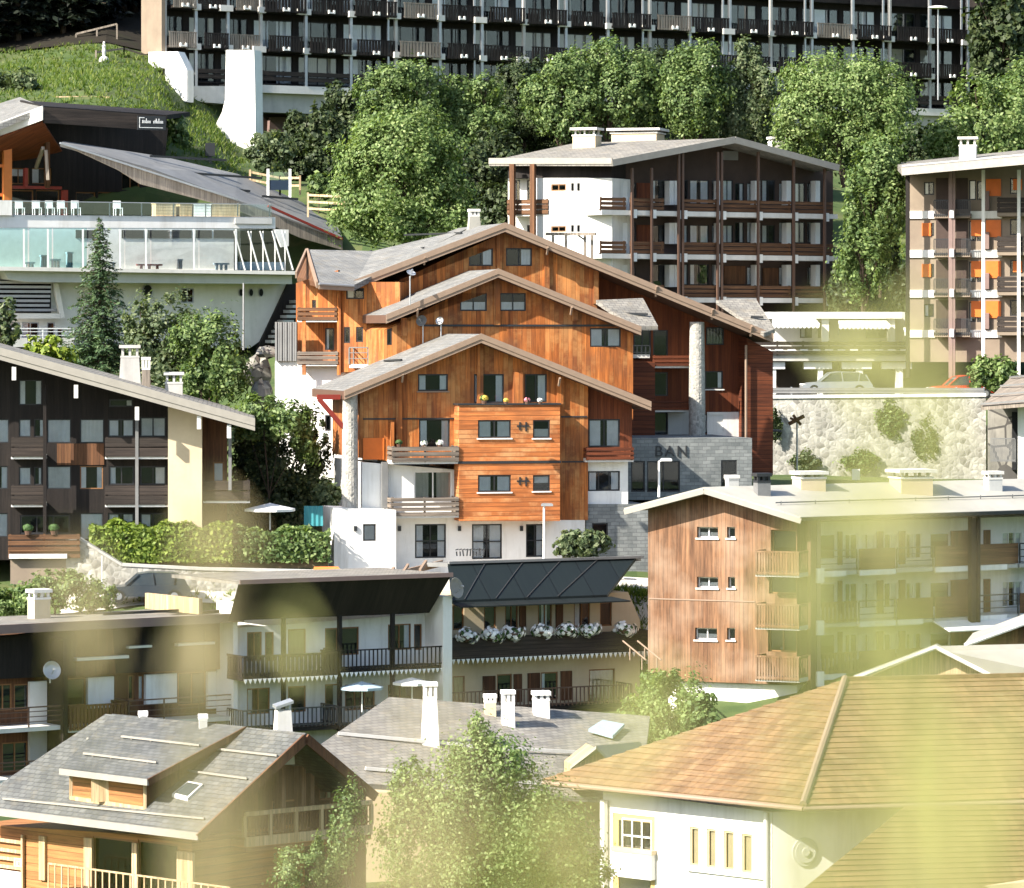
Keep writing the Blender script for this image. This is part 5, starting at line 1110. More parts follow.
ua, ub = L2.uz(239, 590, -1.2)[0], L2.uz(452, 580, -1.2)[0]
m = MB(); m.plate([L2.w(ua, -1.2, zt2), L2.w(ub, -1.2, zt2), L2.w(ub-.5, .1, zb2), L2.w(ua+.1, .1, zb2)], .12, dirn=(0, 1, 0)); m.build('eave_front', 'dark_wood', l2)
m = MB(); m.plate([L2.w(ua, -1.25, zt2+.04), L2.w(ub, -1.25, zt2+.04), L2.w(ub, 6, zt2-.05), L2.w(ua, 6, zt2-.05)], .16); r_l2 = m.build('roof', 'slate_warm', l2)
MB().box(L2, ua, ub, -1.32, -1.255, zt2-.12, zt2+.08).build('gutter', 'mauve_paint', r_l2)
a = L2.rect(441, 596, 450, 740, 0); MB().box(L2, a[0], a[1], -.2, 4, 18, a[3]).build('party_wall', 'plaster', l2)
m = MB(); m.bar(P(375, 580, 190.5), P(442, 563, 197), .12, .3); m.bar(P(352, 585, 190), P(440, 575, 190.3), .1, .16); m.build('gutter', 'fascia_wood', r_l2)
for x in (372, 388, 402, 420): MB().bar(P(x, 581-(x-372)*.22, 190.3), P(x+6, 571-(x-372)*.2, 193), .12, .14).build('rafter_end', 'fascia_wood', r_l2)
parasol('grey-blue parasol on the terrace below the dark timber eave house', 362, 682, 712, 186.5, 44, 'canvas_blue', .22, 'parasols on the lower terraces'); parasol('off-white parasol next to the grey-blue one, beside the party wall', 412, 678, 706, 187.8, 40, 'canvas', .2, 'parasols on the lower terraces')
# L3: green roofed house with white flower balls
L3 = Fr(450, 191, 28)
l3 = thing('house', 'house under a steep dark green sheet roof with white flower balls along its balcony', 'house', L3.w(4, 3, 20))
l3p = lambda v, *q: [L3.uz(x, y, v) for x, y in q]
sh = dict(fm='frame_wood', fw=.06, cols=1)
facade(l3, L3, [(450, 600), (628, 592), (640, 620), (640, 735), (450, 735)], [(453, 605, 464, 630, dict(cols=1)), (484, 606, 496, 630, dict(cols=1)), (505, 604, 518, 630, dict(cols=2)), (538, 603, 552, 628, dict(cols=2, cur='c')), (574, 602, 590, 627, dict(cols=2, cur='L')), (600, 602, 612, 626, dict(cols=1)),
  (453, 676, 465, 702, dict(cols=1, cur='f', cm='tan_panel')), (497, 674, 512, 702, dict(cols=1)), (541, 672, 558, 700, dict(cols=1, cur='l')), (589, 669, 615, 720, dict(cols=1, cur='f', cm='tan_panel'))], 'plaster_cream', v=1.4, back=6, **LK)
for q in ((483, 676, 495.5, 703), (514, 674, 522, 702), (528, 673, 540, 701), (561, 671, 572, 700), (519.5, 606, 526, 629), (556, 604, 563, 628)):
    a = L3.rect(*q, 1.35); MB().box(L3, a[0], a[1], 1.33, 1.397, a[2], a[3]).build('shutter', 'brown_wood', l3)
o, (a, b, c, d) = balcony(l3, L3, 451, 650, 634, 657, -.1, 1.39, 'solid', 'dark_wood_h', slab_mat='dark_wood')
m = MB(); n = int((b-a)/.26)
for i in range(n):
    x = a+(b-a)*(i+.5)/n; m.add([L3.w(x-.1, -.13, c+.08), L3.w(x+.1, -.13, c+.08), L3.w(x, -.13, c-.16), L3.w(x-.1, -.104, c+.08), L3.w(x+.1, -.104, c+.08), L3.w(x, -.104, c-.16)], [(0, 2, 1), (3, 4, 5), (0, 3, 5, 2), (1, 2, 5, 4), (0, 1, 4, 3)])
m.build('scallop_edging', 'frame_white', o)
balcony(l3, L3, 451, 632, 688, 711, -.1, 1.39, 'pickets', 'brown_paint', slab_mat='dark_wood')
za = L3.uz(540, 560, 2.6)[1]; zb = L3.uz(540, 597, .3)[1]; ua, ub = L3.uz(444, 562, 2.6)[0], L3.uz(632, 556, 2.6)[0]; uc, ud = L3.uz(451, 595, .3)[0], L3.uz(606, 592, .3)[0]
m = MB(); m.plate([L3.w(ua, 2.2, za), L3.w(ub, 2.2, za), L3.w(ud, .2, zb), L3.w(uc, .2, zb)], .15); r_l3 = m.build('roof', 'green_roof', l3)
sm = MB()
for i in range(1, 5):
    f0 = i/5; p0 = L3.w(uc+(ud-uc)*(f0-.12), .2, zb); p1 = L3.w(ua+(ub-ua)*f0, 2.2, za); sm.bar(p0+V((0, 0, .03)), p1+V((0, 0, .03)), .05, .04)
sm.build('seam', 'steel_dark', r_l3)
m = MB(); m.plate([L3.w(ua, 2.21, za+.02), L3.w(ub+.3, 2.21, za+.02), L3.w(ub+.3, 5, za-.1), L3.w(ua, 5, za-.1)], .2); m.build('roof', 'lead_grey', l3)
MB().bar(L3.w(ua, 2.1, za+.03), L3.w(ub+.35, 2.1, za+.03), .14, .12).build('gutter', 'lead_grey', r_l3)
zc_ = L3.uz(540, 607, -.9)[1]; m = MB(); m.plate([L3.w(uc, .3, zb-.1), L3.w(ud+.3, .3, zb-.1), L3.w(ud+.7, -.9, zc_+.15), L3.w(uc-.1, -.9, zc_+.15)], .06); m.build('lower_awning', 'green_roof', l3)
a = L3.rect(451, 596, 628, 612, 1.0)
for px, py, lb in ((467, 640, 'round white flower ball at the party wall end of the scalloped balcony'), (492.5, 639, 'second white flower ball from the party wall on the scalloped balcony'), (513, 637, 'third white flower ball from the party wall, close to the second'), (543, 635, 'fourth white flower ball from the party wall, midway along the scalloped balcony'), (567, 634.5, 'third white flower ball counted from the brown wood apartment house end'), (590, 634, 'second white flower ball counted from the brown wood apartment house end'), (625, 633, 'white flower ball at the balcony end nearest the brown wood apartment house')):
    b = on(L3, -.25, (px, py))[0]; t = thing('hanging_flowers', lb, 'flower basket', b, 'white flower balls along the scalloped balcony'); MB().lathe(b+V((0, 0, .0)), [(.12, -.05), (.3, .1), (.33, .2)], 10).build('basket', 'brown_paint', t); m = MB(); r_ = random.Random(px)
    for i in range(170):
        d = V((r_.gauss(0, 1), r_.gauss(0, 1), r_.gauss(0, 1))).normalized(); c = b+V((0, 0, .2))+V((d.x*.62, d.y*.36, d.z*.34+.08*math.sin(d.x*4+px)))*r_.uniform(.6, 1.12); x = d.orthogonal().normalized()*.075; y = d.cross(x).normalized()*.075; m.add([c-x-y, c+x-y, c+x+y, c-x+y], [(0, 1, 2, 3)], 0 if r_.random() < .74 else 1)
    m.build('blossoms', ['flower_white', 'flower_leaf'], t)
aerial('round pale satellite dish at the corner of the dark timber eave house', 452, 596, 589, 189, r=.5, face=(1, -.8, .3), mat='fascia_grey')
# footpath rails
t = thing('handrail', 'pale handrail of the steep steps between the flower-ball house and the wood-clad house', 'handrail', P(636, 655, 188)); m = MB()
for o_ in (0, .7): m.tube(P(623, 641, 191)+V((o_, 0, 0)), P(646, 660, 186)+V((o_, 0, 0)), .04); m.tube(P(630, 648, 189)+V((o_, 0, 0)), P(630, 660, 189)+V((o_, 0, 0)), .035); m.tube(P(642, 658, 187)+V((o_, 0, 0)), P(642, 670, 187)+V((o_, 0, 0)), .035)
m.build('rail', 'fascia_wood', t)
sheet('steps_path', [((X(655, 192), 192), (X(668, 192), 192)), ((X(668, 186), 186), (X(690, 186), 186)), ((X(650, 178), 178), (X(690, 178), 178))], 'pale_paving', .12)

# ------------------------------------------------------------------ J. wood clad apartment house at the right
J1 = Fr(797, 190, -24); J2 = Fr(797, 190, 33)
jh = thing('apartment_house', 'larch-clad apartment house with slatted balconies and a pale metal roof at the right', 'apartment building', J1.w(-3, 3, 22))
jw = dict(fm='frame_white', fw=.06)
facade(jh, J1, [(648, 510), (706, 492), (797, 522), (797, 685), (648, 680)], [(697, 527, 718, 538, dict(cols=2, cur='s', cm='frame_white', sill='frame_white')), (697, 577, 718, 588, dict(cols=2, cur='s', cm='frame_white', sill='frame_white')), (695, 628, 717, 640, dict(cols=2, cur='s', cm='frame_white', sill='frame_white')), (727, 527, 735, 538, dict(cols=1, sill='frame_white')), (728, 577, 735, 588, dict(cols=1, sill='frame_white')), (727, 628, 735, 640, dict(cols=1, sill='frame_white')), (769, 575, 796, 594, dict(cols=1, fm='frame_wood')), (768, 628, 796, 652, dict(cols=2, fm='frame_wood')), (771, 530, 796, 556, dict(cols=1, fm='frame_wood'))], 'larch', back=3, t=.3, **jw)
a = J1.rect(649, 599.5, 755, 600.7, -.02); MB().box(J1, a[0], a[1], -.03, -.003, a[2], a[3]).build('joint_strip', 'fascia_wood', jh)
MB().prism(J1, [J1.uz(*q, v=.35) for q in ((648, 680.5), (797, 685.5), (797, 740), (648, 740))], .35, 3).build('base_wall', 'plaster', jh)
for y in (577, 630, 682):
    balcony(jh, J1, 755, 799, y-26, y, -1.3, -.004, 'slats', 'larch', slab_mat='concrete', n=16)
wins = []; 
for j, y0 in enumerate((531, 580, 631)):
    for (x0, x1, c, k, f_) in ((807, 812, '', 1, 'frame_dark'), (817, 836, '', 1, 'frame_white'), (843, 858, 'l', 2, 'frame_white'), (861, 876, 'LR', 2, 'frame_white'), (884, 898, 'R', 2, 'frame_white'), (906, 922, 'c', 2, 'frame_white'), (930, 950, '', 1, 'frame_white'), (1002, 1022, 'LR', 3, 'frame_white'), (1030, 1060, 'L', 3, 'frame_white'), (1075, 1100, 'L', 3, 'frame_white')):
        wins.append((x0, y0+3-(x0-815)*.012, x1, y0+29-(x0-815)*.012, dict(cols=k, cur=c, fm=f_, fw=.06)))
facade(jh, J2, [(799, 523), (1180, 512), (1180, 720), (799, 720)], wins, 'plaster', v=1.6, back=8)
for j, y0 in enumerate((531, 580, 631)):
    for x0, x1 in ((838, 842), (877, 883), (899, 905), (951, 978), (984, 990)):
        dy = (x0-815)*.012; a = J2.rect(x0, y0+1-dy, x1, y0+34-dy, 1.55); MB().box(J2, a[0], a[1], 1.5, 1.597, a[2], a[3]).build('wall_panel', 'brown_wood', jh)
ju = [J2.uz(x, 600, 0)[0] for x in (803, 815, 857, 895, 933, 976, 1018, 1060, 1100, 1150)]
zf = [J2.uz(815, y, 0)[1] for y in (574, 626, 677)]
for j, z in enumerate(zf):
    MB().box(J2, ju[0], ju[-1], .15, 1.59, z-.12, z+.1).build('floor_slab', 'concrete_pale', jh)
    for i in range(len(ju)-1):
        st, mt = (('bars', 'steel_dark') if (i+j) % 3 == 1 else ('slats', 'brown_wood')) if i < 2 else (('solid', 'brown_wood_h') if (i+j) % 3 else ('bars', 'steel_dark'))
        a, b = ju[i]+.06, ju[i+1]-.06
        o = MB().box(J2, a, b, -.05, .145, z-.1, z+.08).build('balcony', 'concrete', jh)
        railing(MB(), J2, a, b, -.1, z+.12, z+1.12, st).build('railing', mt, o)
        if (i*2+j) % 3 != 0: MB().box(J2, a, b-(b-a)*.3*(i % 2), -.16, -.055, z-.16, z+.1).build('slab_edge', 'plaster', o)
for x, mt, w in ((811.5, 'brown_paint', .16), (817, 'mauve_paint', .11), (972, 'dark_wood', .15), (977, 'dark_wood', .1), (1100, 'dark_wood', .15)):
    u = J2.uz(x, 600, -.3)[0]; MB().box(J2, u-w, u+w, -.45, -.17, 20, J2.uz(x, 517, -.3)[1]).build('post', mt, jh)
for z in zf: u = J2.uz(818, 600, -.4)[0]; MB().box(J2, u-.18, u+.22, -.6, -.46, z-.4, z+.3).build('slab_end', 'plaster', jh)
A_ = on(J1, -1.0, (704, 487))[0]; E_ = on(J1, -1.0, (801, 517))[0]; Wl = on(J1, -1.0, (624, 508))[0]; d2 = J2.u*34
m = MB(); m.plate([A_, E_, E_+d2, A_+d2], .14).plate([A_+V((0, 0, -.002)), Wl, Wl+d2*.75, A_+d2], .14); r_j = m.build('roof', 'metal_roof', jh)
m = MB(); m.bar(A_+V((0, -.03, -.2)), E_+V((0, -.03, -.2)), .06, .24); m.bar(A_+V((0, -.03, -.2)), Wl+V((0, -.03, -.2)), .06, .24); m.build('fascia', 'fascia_grey', r_j)
m = MB(); m.bar(E_+V((0, -.05, -.1)), E_+d2+V((0, -.05, -.1)), .12, .16); m.build('gutter', 'steel_dark', r_j)
sn = (E_-A_).cross(d2).normalized(); sn = sn if sn.z > 0 else -sn
g0 = A_.lerp(E_, .62); guard_bars(r_j, [], A_, sn); gb = MB(); gb.bar(g0+d2*.02+V((0, 0, .12)), g0+d2*.9+V((0, 0, .12)), .05, .06)
for i in range(14): gb.bar(g0+d2*(.03+i*.06), g0+d2*(.03+i*.06)+V((0, 0, .2)), .05, .05)
gb.build('snow_guard', 'lead_grey', r_j)
for px, pt, pb, w, f_, mt in ((732, 475, 484, 11, .12, 'plaster_grey'), (762, 473, 494, 14, .22, 'lead_grey'), (809, 471, 487, 27, .25, 'plaster_cream'), (911, 469, 490, 35, .35, 'plaster_cream'), (993, 471, 489, 15, .4, 'plaster_grey')):
    p = hit(A_, sn, px, pb); chimney(r_j, px, pt, pb, w, p.y, 20, mt, 'concrete_pale' if mt != 'lead_grey' else 'steel_dark')
MB().plate([J2.w(ju[4], -1.3, zf[1]-.45), J2.w(ju[6], -1.3, zf[1]-.45), J2.w(ju[6], .1, zf[1]-.02), J2.w(ju[4], .1, zf[1]-.02)], .06).build('canopy', 'canvas', jh)

# ------------------------------------------------------------------ M. slate roofed chalet at the bottom left
M1 = Fr(196, 142, -42); M2 = Fr(196, 142, 40)
mh = thing('chalet', 'small timber chalet with a grey slate roof, wide dormer and pale metal chimney', 'chalet', M1.w(-5, 3, 18))
E0 = P(199, 833, 141.2); R0 = hit(E0, M2.v, 306, 733)
mb_ = -M1.u; RB = hit(R0, M1.v, 110, 712)
Lr = (RB-R0).dot(mb_); EB = E0+mb_*(hit(E0, M1.v, -32, 798)-E0).dot(mb_); RBk = R0+mb_*(Lr+.25)
sM = (R0-E0).cross(mb_).normalized(); sM = sM if sM.z > 0 else -sM
X0 = hit(E0, M2.v, 376, 792)
m = MB(); m.plate([E0, R0, RBk, EB], .2).plate([R0+V((0, 0, -.003)), X0, X0+mb_*(Lr+.25), RBk], .2); r_m = m.build('roof', 'slate_dark', mh)
m = MB()
for a, b in ((E0, R0), (R0, X0)): m.bar(a+V((0, -.06, -.18)), b+V((0, -.06, -.18)), .1, .34)
m.build('fascia', 'brown_wood', r_m); MB().bar(E0+V((0, -.05, -.12)), EB+V((0, -.05, -.12)), .12, .26).build('gutter', 'fascia_grey', r_m)
guard_bars(r_m, [(215, 750, 278, 757), (188, 772, 248, 780), (4, 800, 205, 820), (88, 740, 118, 744)], E0, sM, .035, 'fascia_grey')
p = [hit(E0, sM, *q) for q in ((173, 796), (189, 800), (204, 786), (189, 783))]
MB().plate([q+sM*.1 for q in p], .16).build('skylight_frame', 'concrete_pale', r_m); c = sum(p, V((0, 0, 0)))/4; MB().plate([q.lerp(c, .2)+sM*.115 for q in p], .01).build('skylight', 'car_glass', r_m)
# dormer
da, db = hit(E0, sM, 71, 799), hit(E0, sM, 145, 811)
dvn = M1.v; db = hit(da, dvn, 145, 810)
dta, dtb = hit(da, dvn, 71, 774), hit(da, dvn, 145, 783)
MB().plate([da+V((0, 0, -.3)), db+V((0, 0, -.5)), dtb, dta], .15, dirn=M1.v).build('dormer_wall', 'larch_h', mh)
m = MB(); m.bar(da+V((0, -.04, .0)), dta, .12, .1); m.bar(db+V((0, -.04, 0)), dtb, .12, .1); m.bar(da+V((0, -.05, .05)), db+V((0, -.05, .05)), .1, .14); mid = da.lerp(db, .5); m.bar(mid+V((0, -.03, .1)), dta.lerp(dtb, .5), 1.2, .04); m.build('dormer_trim', 'pale_wood', mh)
fa, fb = hit(da-M1.v*.5, dvn, 60, 768), hit(da-M1.v*.5, dvn, 148, 779)
ra = RBk.lerp(R0, .0); ua_ = (hit(R0, M1.v, 112, 716)-R0).dot(mb_); ub_ = (hit(R0, M1.v, 246, 727)-R0).dot(mb_)
pa, pb = R0+mb_*(ua_+0)+V((0, 0, .03)), R0+mb_*ub_+V((0, 0, .03))
m = MB(); m.plate([fa, fb, pb, pa], .16); r_d = m.build('dormer_roof', 'slate_dark', mh); MB().bar(fa+V((0, -.05, -.12)), fb+V((0, -.05, -.12)), .08, .22).build('fascia', 'fascia_grey', r_d); MB().bar(fb+V((0, 0, -.12)), pb+V((0, 0, -.12)), .08, .24).build('fascia', 'brown_wood', r_d)
sD = (fb-fa).cross(pb-fa).normalized(); sD = sD if sD.z > 0 else -sD
guard_bars(r_d, [(84, 755, 157, 764), (122, 738, 200, 747)], fa, sD, .035, 'fascia_grey')
cA = hit(db, M2.v, 148, 812); m = MB(); m.plate([db, dtb+V((0, 0, -.05)), pb-V((0, 0, .2))], .12, dirn=-M1.u); m.build('dormer_cheek', 'brown_wood', mh)
chimney(r_m, 283, 699, 731, 20, R0.y+1.6, 20, 'concrete_pale', 'steel', taper=.7, style='tilt')
chimney(r_d, 143, 711, 722, 8, pa.y-1, 10, 'plaster_grey', 'plaster'); chimney(r_d, 203, 714, 724, 8, pb.y+1, 10, 'plaster_grey', 'plaster')
# walls set back under the eaves
Mw = Fr(196, 143.2, -42)
facade(mh, Mw, [(-26, 824), (192, 838), (192, 990), (-26, 960)], [(93, 838, 133, 905, dict(cols=1, cur='f', cm='tan_panel', fm='frame_wood')), (138, 842, 178, 905, dict(cols=1, cur='f', cm='tan_panel', fm='frame_wood'))], 'larch_h', v=0, back=6)
for q in ((85, 838, 93, 900), (133, 843, 138, 900), (178, 852, 194, 900), (40, 836, 46, 880)):
    a = Mw.rect(*q, -.05); MB().box(Mw, a[0], a[1], -.12, -.004, a[2], a[3]).build('timber_stud', 'pale_wood', mh)
a = Mw.rect(-22, 832, 23, 900, -.1); m = MB(); n = 6
m.box(Mw, a[0], a[1], -.14, -.08, a[2], a[2]+(a[3]-a[2])*.45); o = m.build('wall_panel', 'plaster', mh)
m = MB()
for k in (.48, .6, .72, .86): m.box(Mw, a[0], a[1]-.05, -.14, -.08, a[2]+(a[3]-a[2])*k, a[2]+(a[3]-a[2])*(k+.05))
m.build('wall_board', 'pale_wood', mh); MB().box(Mw, a[1]-.06, a[1]+.04, -.16, -.06, a[2], a[3]).build('timber_stud', 'pale_wood', mh)
a = Mw.rect(14, 858, 22, 867, -.15); m = MB().box(Mw, a[0], a[1], -.165, -.145, a[2], a[3]); o = m.build('number_plate', 'plaster_cream', mh); m = MB(); w = a[1]-a[0]; h = a[3]-a[2]
m.box(Mw, a[0]+w*.2, a[0]+w*.3, -.172, -.166, a[2]+h*.15, a[2]+h*.85).box(Mw, a[0]+w*.3, a[0]+w*.75, -.172, -.166, a[2]+h*.72, a[2]+h*.85).box(Mw, a[0]+w*.55, a[0]+w*.75, -.172, -.166, a[2]+h*.2, a[2]+h*.6); m.build('numeral', 'lead_grey', o)
o = MB().box(Mw, *Mw.rect(48, 886, 230, 940, -1.3)[:2], -1.3, -.01, 19, Mw.uz(120, 900, -1.3)[1]).build('balcony', 'brown_wood', mh)
a = Mw.rect(48, 872, 230, 905, -1.35); railing(MB(), Mw, a[0], a[1], -1.35, a[2], a[3]-.1, 'pickets', n=26).build('railing', 'pale_wood', o)
facade(mh, Fr(196, 143.2, 40), [(196, 838), (306, 745), (366, 795), (366, 990), (196, 990)], [(319, 778, 336, 800, dict(cols=2, rows=2, fm='frame_wood', cm='tan_panel', cur='s')), (272, 800, 300, 838, dict(cols=2, fm='frame_wood'))], 'brown_wood', v=1.0, back=5, name='gable_wall')
Mg = Fr(196, 142.6, 40)
for x in (300, 309, 280, 336): a = Mg.rect(x, 765 if x < 312 else 780, x+4, 838, 1.0); MB().box(Mg, a[0], a[1], .9, 1.35, a[2], a[3]).build('timber_stud', 'larch', mh)
o = MB().box(Mg, *Mg.rect(247, 838, 372, 842, 0)[:2], .05, 1.55, *Mg.rect(247, 834, 372, 846, 0)[2:]).build('balcony', 'larch_h', mh)
a = Mg.rect(245, 806, 372, 838, 0); m = MB(); u0, u1, z0, z1 = a
m.box(Mg, u0, u1, -.04, .06, z1-.16, z1).box(Mg, u0, u1, -.04, .06, z0-.1, z0+.25); 
for i in range(6): x = u0+(u1-u0)*i/5; m.box(Mg, x-.06, x+.06, -.02, .1, z0+.253, z1-.163)
m.build('railing', 'pale_wood', o); railing(MB(), Mg, u0, u1, .11, z0+.25, z1-.17, 'pickets', n=40).build('railing_infill', 'brown_wood', o)

# ------------------------------------------------------------------ N. pale slate roofs behind the tree
nh = thing('house', 'low house with broad pale slate roof and tall white chimneys behind the bright tree', 'house', P(470, 800, 158))
ea, eb = P(272, 778, 150), P(640, 800, 156); ta, tb_ = P(389, 697, 161), P(650, 716, 166)
m = MB(); m.plate([ea, eb, tb_, ta], .2); r_n = m.build('roof', 'slate_warm', nh)
sN = (eb-ea).cross(ta-ea).normalized(); sN = sN if sN.z > 0 else -sN
guard_bars(r_n, [(338, 735, 470, 747), (470, 748, 640, 757), (365, 770, 600, 790)], ea, sN, .06, 'concrete_pale')
p = [hit(ea, sN, *q) for q in ((588, 731), (612, 738), (624, 726), (602, 722))]; MB().plate([q+sN*.1 for q in p], .12).build('skylight', 'canvas_blue', r_n)
f_ = Fr(450, 157, 8); MB().prism(f_, [f_.uz(*q) for q in ((300, 790), (640, 800), (640, 900), (300, 900))], 0, 6).build('wall', 'plaster_cream', nh)
for px, pt, pb, w, mt, tp in ((430, 682, 742, 20, 'plaster', .62), (508, 690, 722, 14, 'plaster', .85), (541, 691, 712, 17, 'plaster', .9), (490, 694, 712, 12, 'plaster_cream', .9)):
    q = hit(ea, sN, px, pb); chimney(r_n, px, pt, pb, w, q.y, 8, mt, 'plaster', taper=tp)
nr = hit(ea, sN, 600, 742); m = MB(); m.plate([P(570, 766, 154.5), P(596, 746, 154), P(640, 742, 158), P(620, 760, 158)], .12); m.plate([P(596, 745.8, 154), P(612, 762, 154.5), P(650, 758, 158), P(640, 741.8, 158)], .12); m.build('porch_roof', 'metal_roof', nh)
f2 = Fr(592, 154.6, 10); MB().prism(f2, [f2.uz(*q) for q in ((574, 766), (596, 748.5), (610, 763), (610, 790), (574, 790))], 0, 2).build('porch_gable', 'pale_wood', nh)

# ------------------------------------------------------------------ O. house with orange tiled hip roof at the bottom right
C_ = P(803, 806, 133); s1 = V((math.cos(R(-42)), math.sin(R(-42)), 0)); s2 = V((math.cos(R(14)), math.sin(R(14)), 0)); v2 = V((-s2.y, s2.x, 0))
oh = thing('house', 'white house with an orange-brown tiled hip roof at the bottom, nearest of all the buildings', 'house', P(760, 960, 135))
pit = R(24); n2 = -v2*math.sin(pit)+V((0, 0, math.cos(pit))); Tp = hit(C_, n2, 845, 680)
E1 = C_-s1*((C_-hit(C_, V((-s1.y, s1.x, 0)), 543, 775)).dot(s1)); E1.z = C_.z
n1 = (E1-C_).cross(Tp-C_).normalized(); n1 = n1 if n1.z > 0 else -n1
E2 = C_+s2*16; T2 = Tp+s2*16
bk1 = hit(C_, n1, 545, 774)
def tile_slope(a, b, ta, tb, n, nrm, k):                      # eave a-b, top ta-tb, n overlapping courses
    m = MB()
    for i in range(n):
        f0, f1 = i/n, (i+1.18)/n; f1 = min(f1, 1)
        p = [a.lerp(ta, f0)+nrm*.055, b.lerp(tb, f0)+nrm*.055, b.lerp(tb, f1)+nrm*.012, a.lerp(ta, f1)+nrm*.012]
        m.plate(p, .05, dirn=-nrm)
    return m
m = MB(); m.plate([C_, E2, T2, Tp], .16).plate([E1, C_+V((0, 0, -.002)), Tp], .16); r_o = m.build('roof', 'fascia_wood', oh)
tile_slope(C_, E2, Tp, T2, 23, n2, 0).build('tiles', 'tiles', r_o)
tile_slope(E1, C_, Tp+V((-.02, .01, 0)), Tp, 22, n1, 0).build('tiles', 'tiles', r_o)
MB().path([C_+V((0, 0, .06)), C_.lerp(Tp, .5)+V((0, 0, .06)), Tp+V((0, 0, .06))], [.13, .13, .13], 8).build('hip_ridge', 'fascia_wood', r_o)
MB().bar(Tp+V((0, 0, .05)), T2+V((0, 0, .05)), .25, .12).build('ridge', 'tiles', r_o)
for a, b in ((E1, C_), (C_, E2)): MB().tube(a+V((0, -.08, -.1)), b+V((0, -.08, -.1)), .08, n=8).build('gutter', 'fascia_wood', r_o)
o1 = Fr.__new__(Fr); o1.u = s1; o1.v = V((-s1.y, s1.x, 0)); o1.o = V((C_.x, C_.y, 0))+o1.v*.75+s1*-.45
facade(oh, o1, [(603, 790), (772, 812), (772, 960), (603, 930)], [(613, 815, 655, 900, dict(cols=1, fm='yellow_wood', fw=.22, depth=.3)), (690, 827, 699, 866, dict(cols=1, cur='f', cm='tan_panel', fm='tan_panel')), (707, 829, 716, 868, dict(cols=1, cur='f', cm='tan_panel', fm='tan_panel')), (724, 831, 734, 870, dict(cols=1, cur='f', cm='tan_panel', fm='tan_panel')), (742, 834, 752, 873, dict(cols=1, cur='f', cm='tan_panel', fm='tan_panel'))], 'plaster', v=0, back=5)
a = o1.rect(622, 820, 651, 853, -.02); m = MB()
for i in range(4): x = a[0]+(a[1]-a[0])*i/3; m.box(o1, x-.03, x+.03, -.0, .028, a[2], a[3])
for i in range(3): z = a[2]+(a[3]-a[2])*i/2; m.box(o1, a[0], a[1], .002, .026, z-.03, z+.03)
m.build('window_bars', 'plaster', oh)
a = o1.rect(613, 853, 652, 878, -.2); MB().box(o1, a[0], a[1], -.25, -.004, a[2], a[3]).build('flower_box', 'plaster', oh); MB().box(o1, a[0]-.05, a[1]+.05, -.28, -.003, a[3]+.003, a[3]+.15).build('sill', 'plaster_cream', oh)
a = o1.rect(687, 868, 764, 876, -.05); 
q0_, q1_ = hit(o1.o-o1.v*.05, o1.v, 687, 869), hit(o1.o-o1.v*.05, o1.v, 764, 879); MB().bar(q0_, V((q1_.x, q1_.y, q0_.z)), .1, .1).build('sill', 'plaster', oh)
for x in (604, 766): 
    p0, p1 = hit(o1.o-o1.v*.12, o1.v, x, 800 if x < 700 else 812), hit(o1.o-o1.v*.12, o1.v, x, 960); MB().tube(V((p0.x, p0.y, p1.z)), p0, .08 if x > 700 else .14, n=8).build('downpipe', 'plaster', oh)
o2 = Fr.__new__(Fr); o2.u = s2; o2.v = v2; o2.o = V((o1.w(0, 0, 0).x, o1.w(0, 0, 0).y, 0))
pc = hit(o1.o, o1.v, 772, 850); o2.o = V((pc.x, pc.y, 0))
facade(oh, o2, [(773, 812), (1120, 800), (1120, 960), (773, 960)], [(905, 830, 925, 870, dict(cols=2, cur='LR'))], 'plaster', v=0, back=4)
u, z = o2.uz(806, 852, -.1); m = MB()
for r_, vv in ((.46, -.06), (.36, -.09), (.13, -.14)):
    k = [o2.w(u+r_*math.cos(t), vv, z+r_*math.sin(t)*1.05) for t in np.linspace(0, 2*math.pi, 20, endpoint=False)]; b = [p+o2.v*(-vv-.002) for p in k]; m.add(k+b, [tuple(range(20))]+[(i, i+20, (i+1) % 20+20, (i+1) % 20) for i in range(20)])
m.build('wall_medallion', 'plaster_grey', oh)
# lean-to tile roof in the corner
q = [P(792, 892, 129), P(903, 808, 132.5), P(1080, 806, 135.5), P(1080, 960, 127.6), P(792, 960, 126.6)]
nn = (q[1]-q[0]).cross(q[2]-q[0]).normalized(); nn = nn if nn.z > 0 else -nn
a_, b_ = hit(q[0], nn, 740, 940), hit(q[0], nn, 1120, 925); ta_, tb2 = hit(q[0], nn, 905, 806), hit(q[0], nn, 1120, 804)
lt = thing('outbuilding', 'low outbuilding with sloping tile roof in front of the white house wall', 'outbuilding', P(950, 960, 131)); m = MB(); m.plate([a_, b_, tb2, ta_], .2); r_lt = m.build('roof', 'fascia_wood', lt); tile_slope(a_, b_, ta_, tb2, 24, nn, 0).build('tiles', 'tiles', r_lt)
fl_ = Fr(900, 131, 10); MB().prism(fl_, [fl_.uz(*q_) for q_ in ((810, 905), (1080, 880), (1080, 990), (810, 990))], .6, 2.5).build('wall', 'plaster_cream', lt)

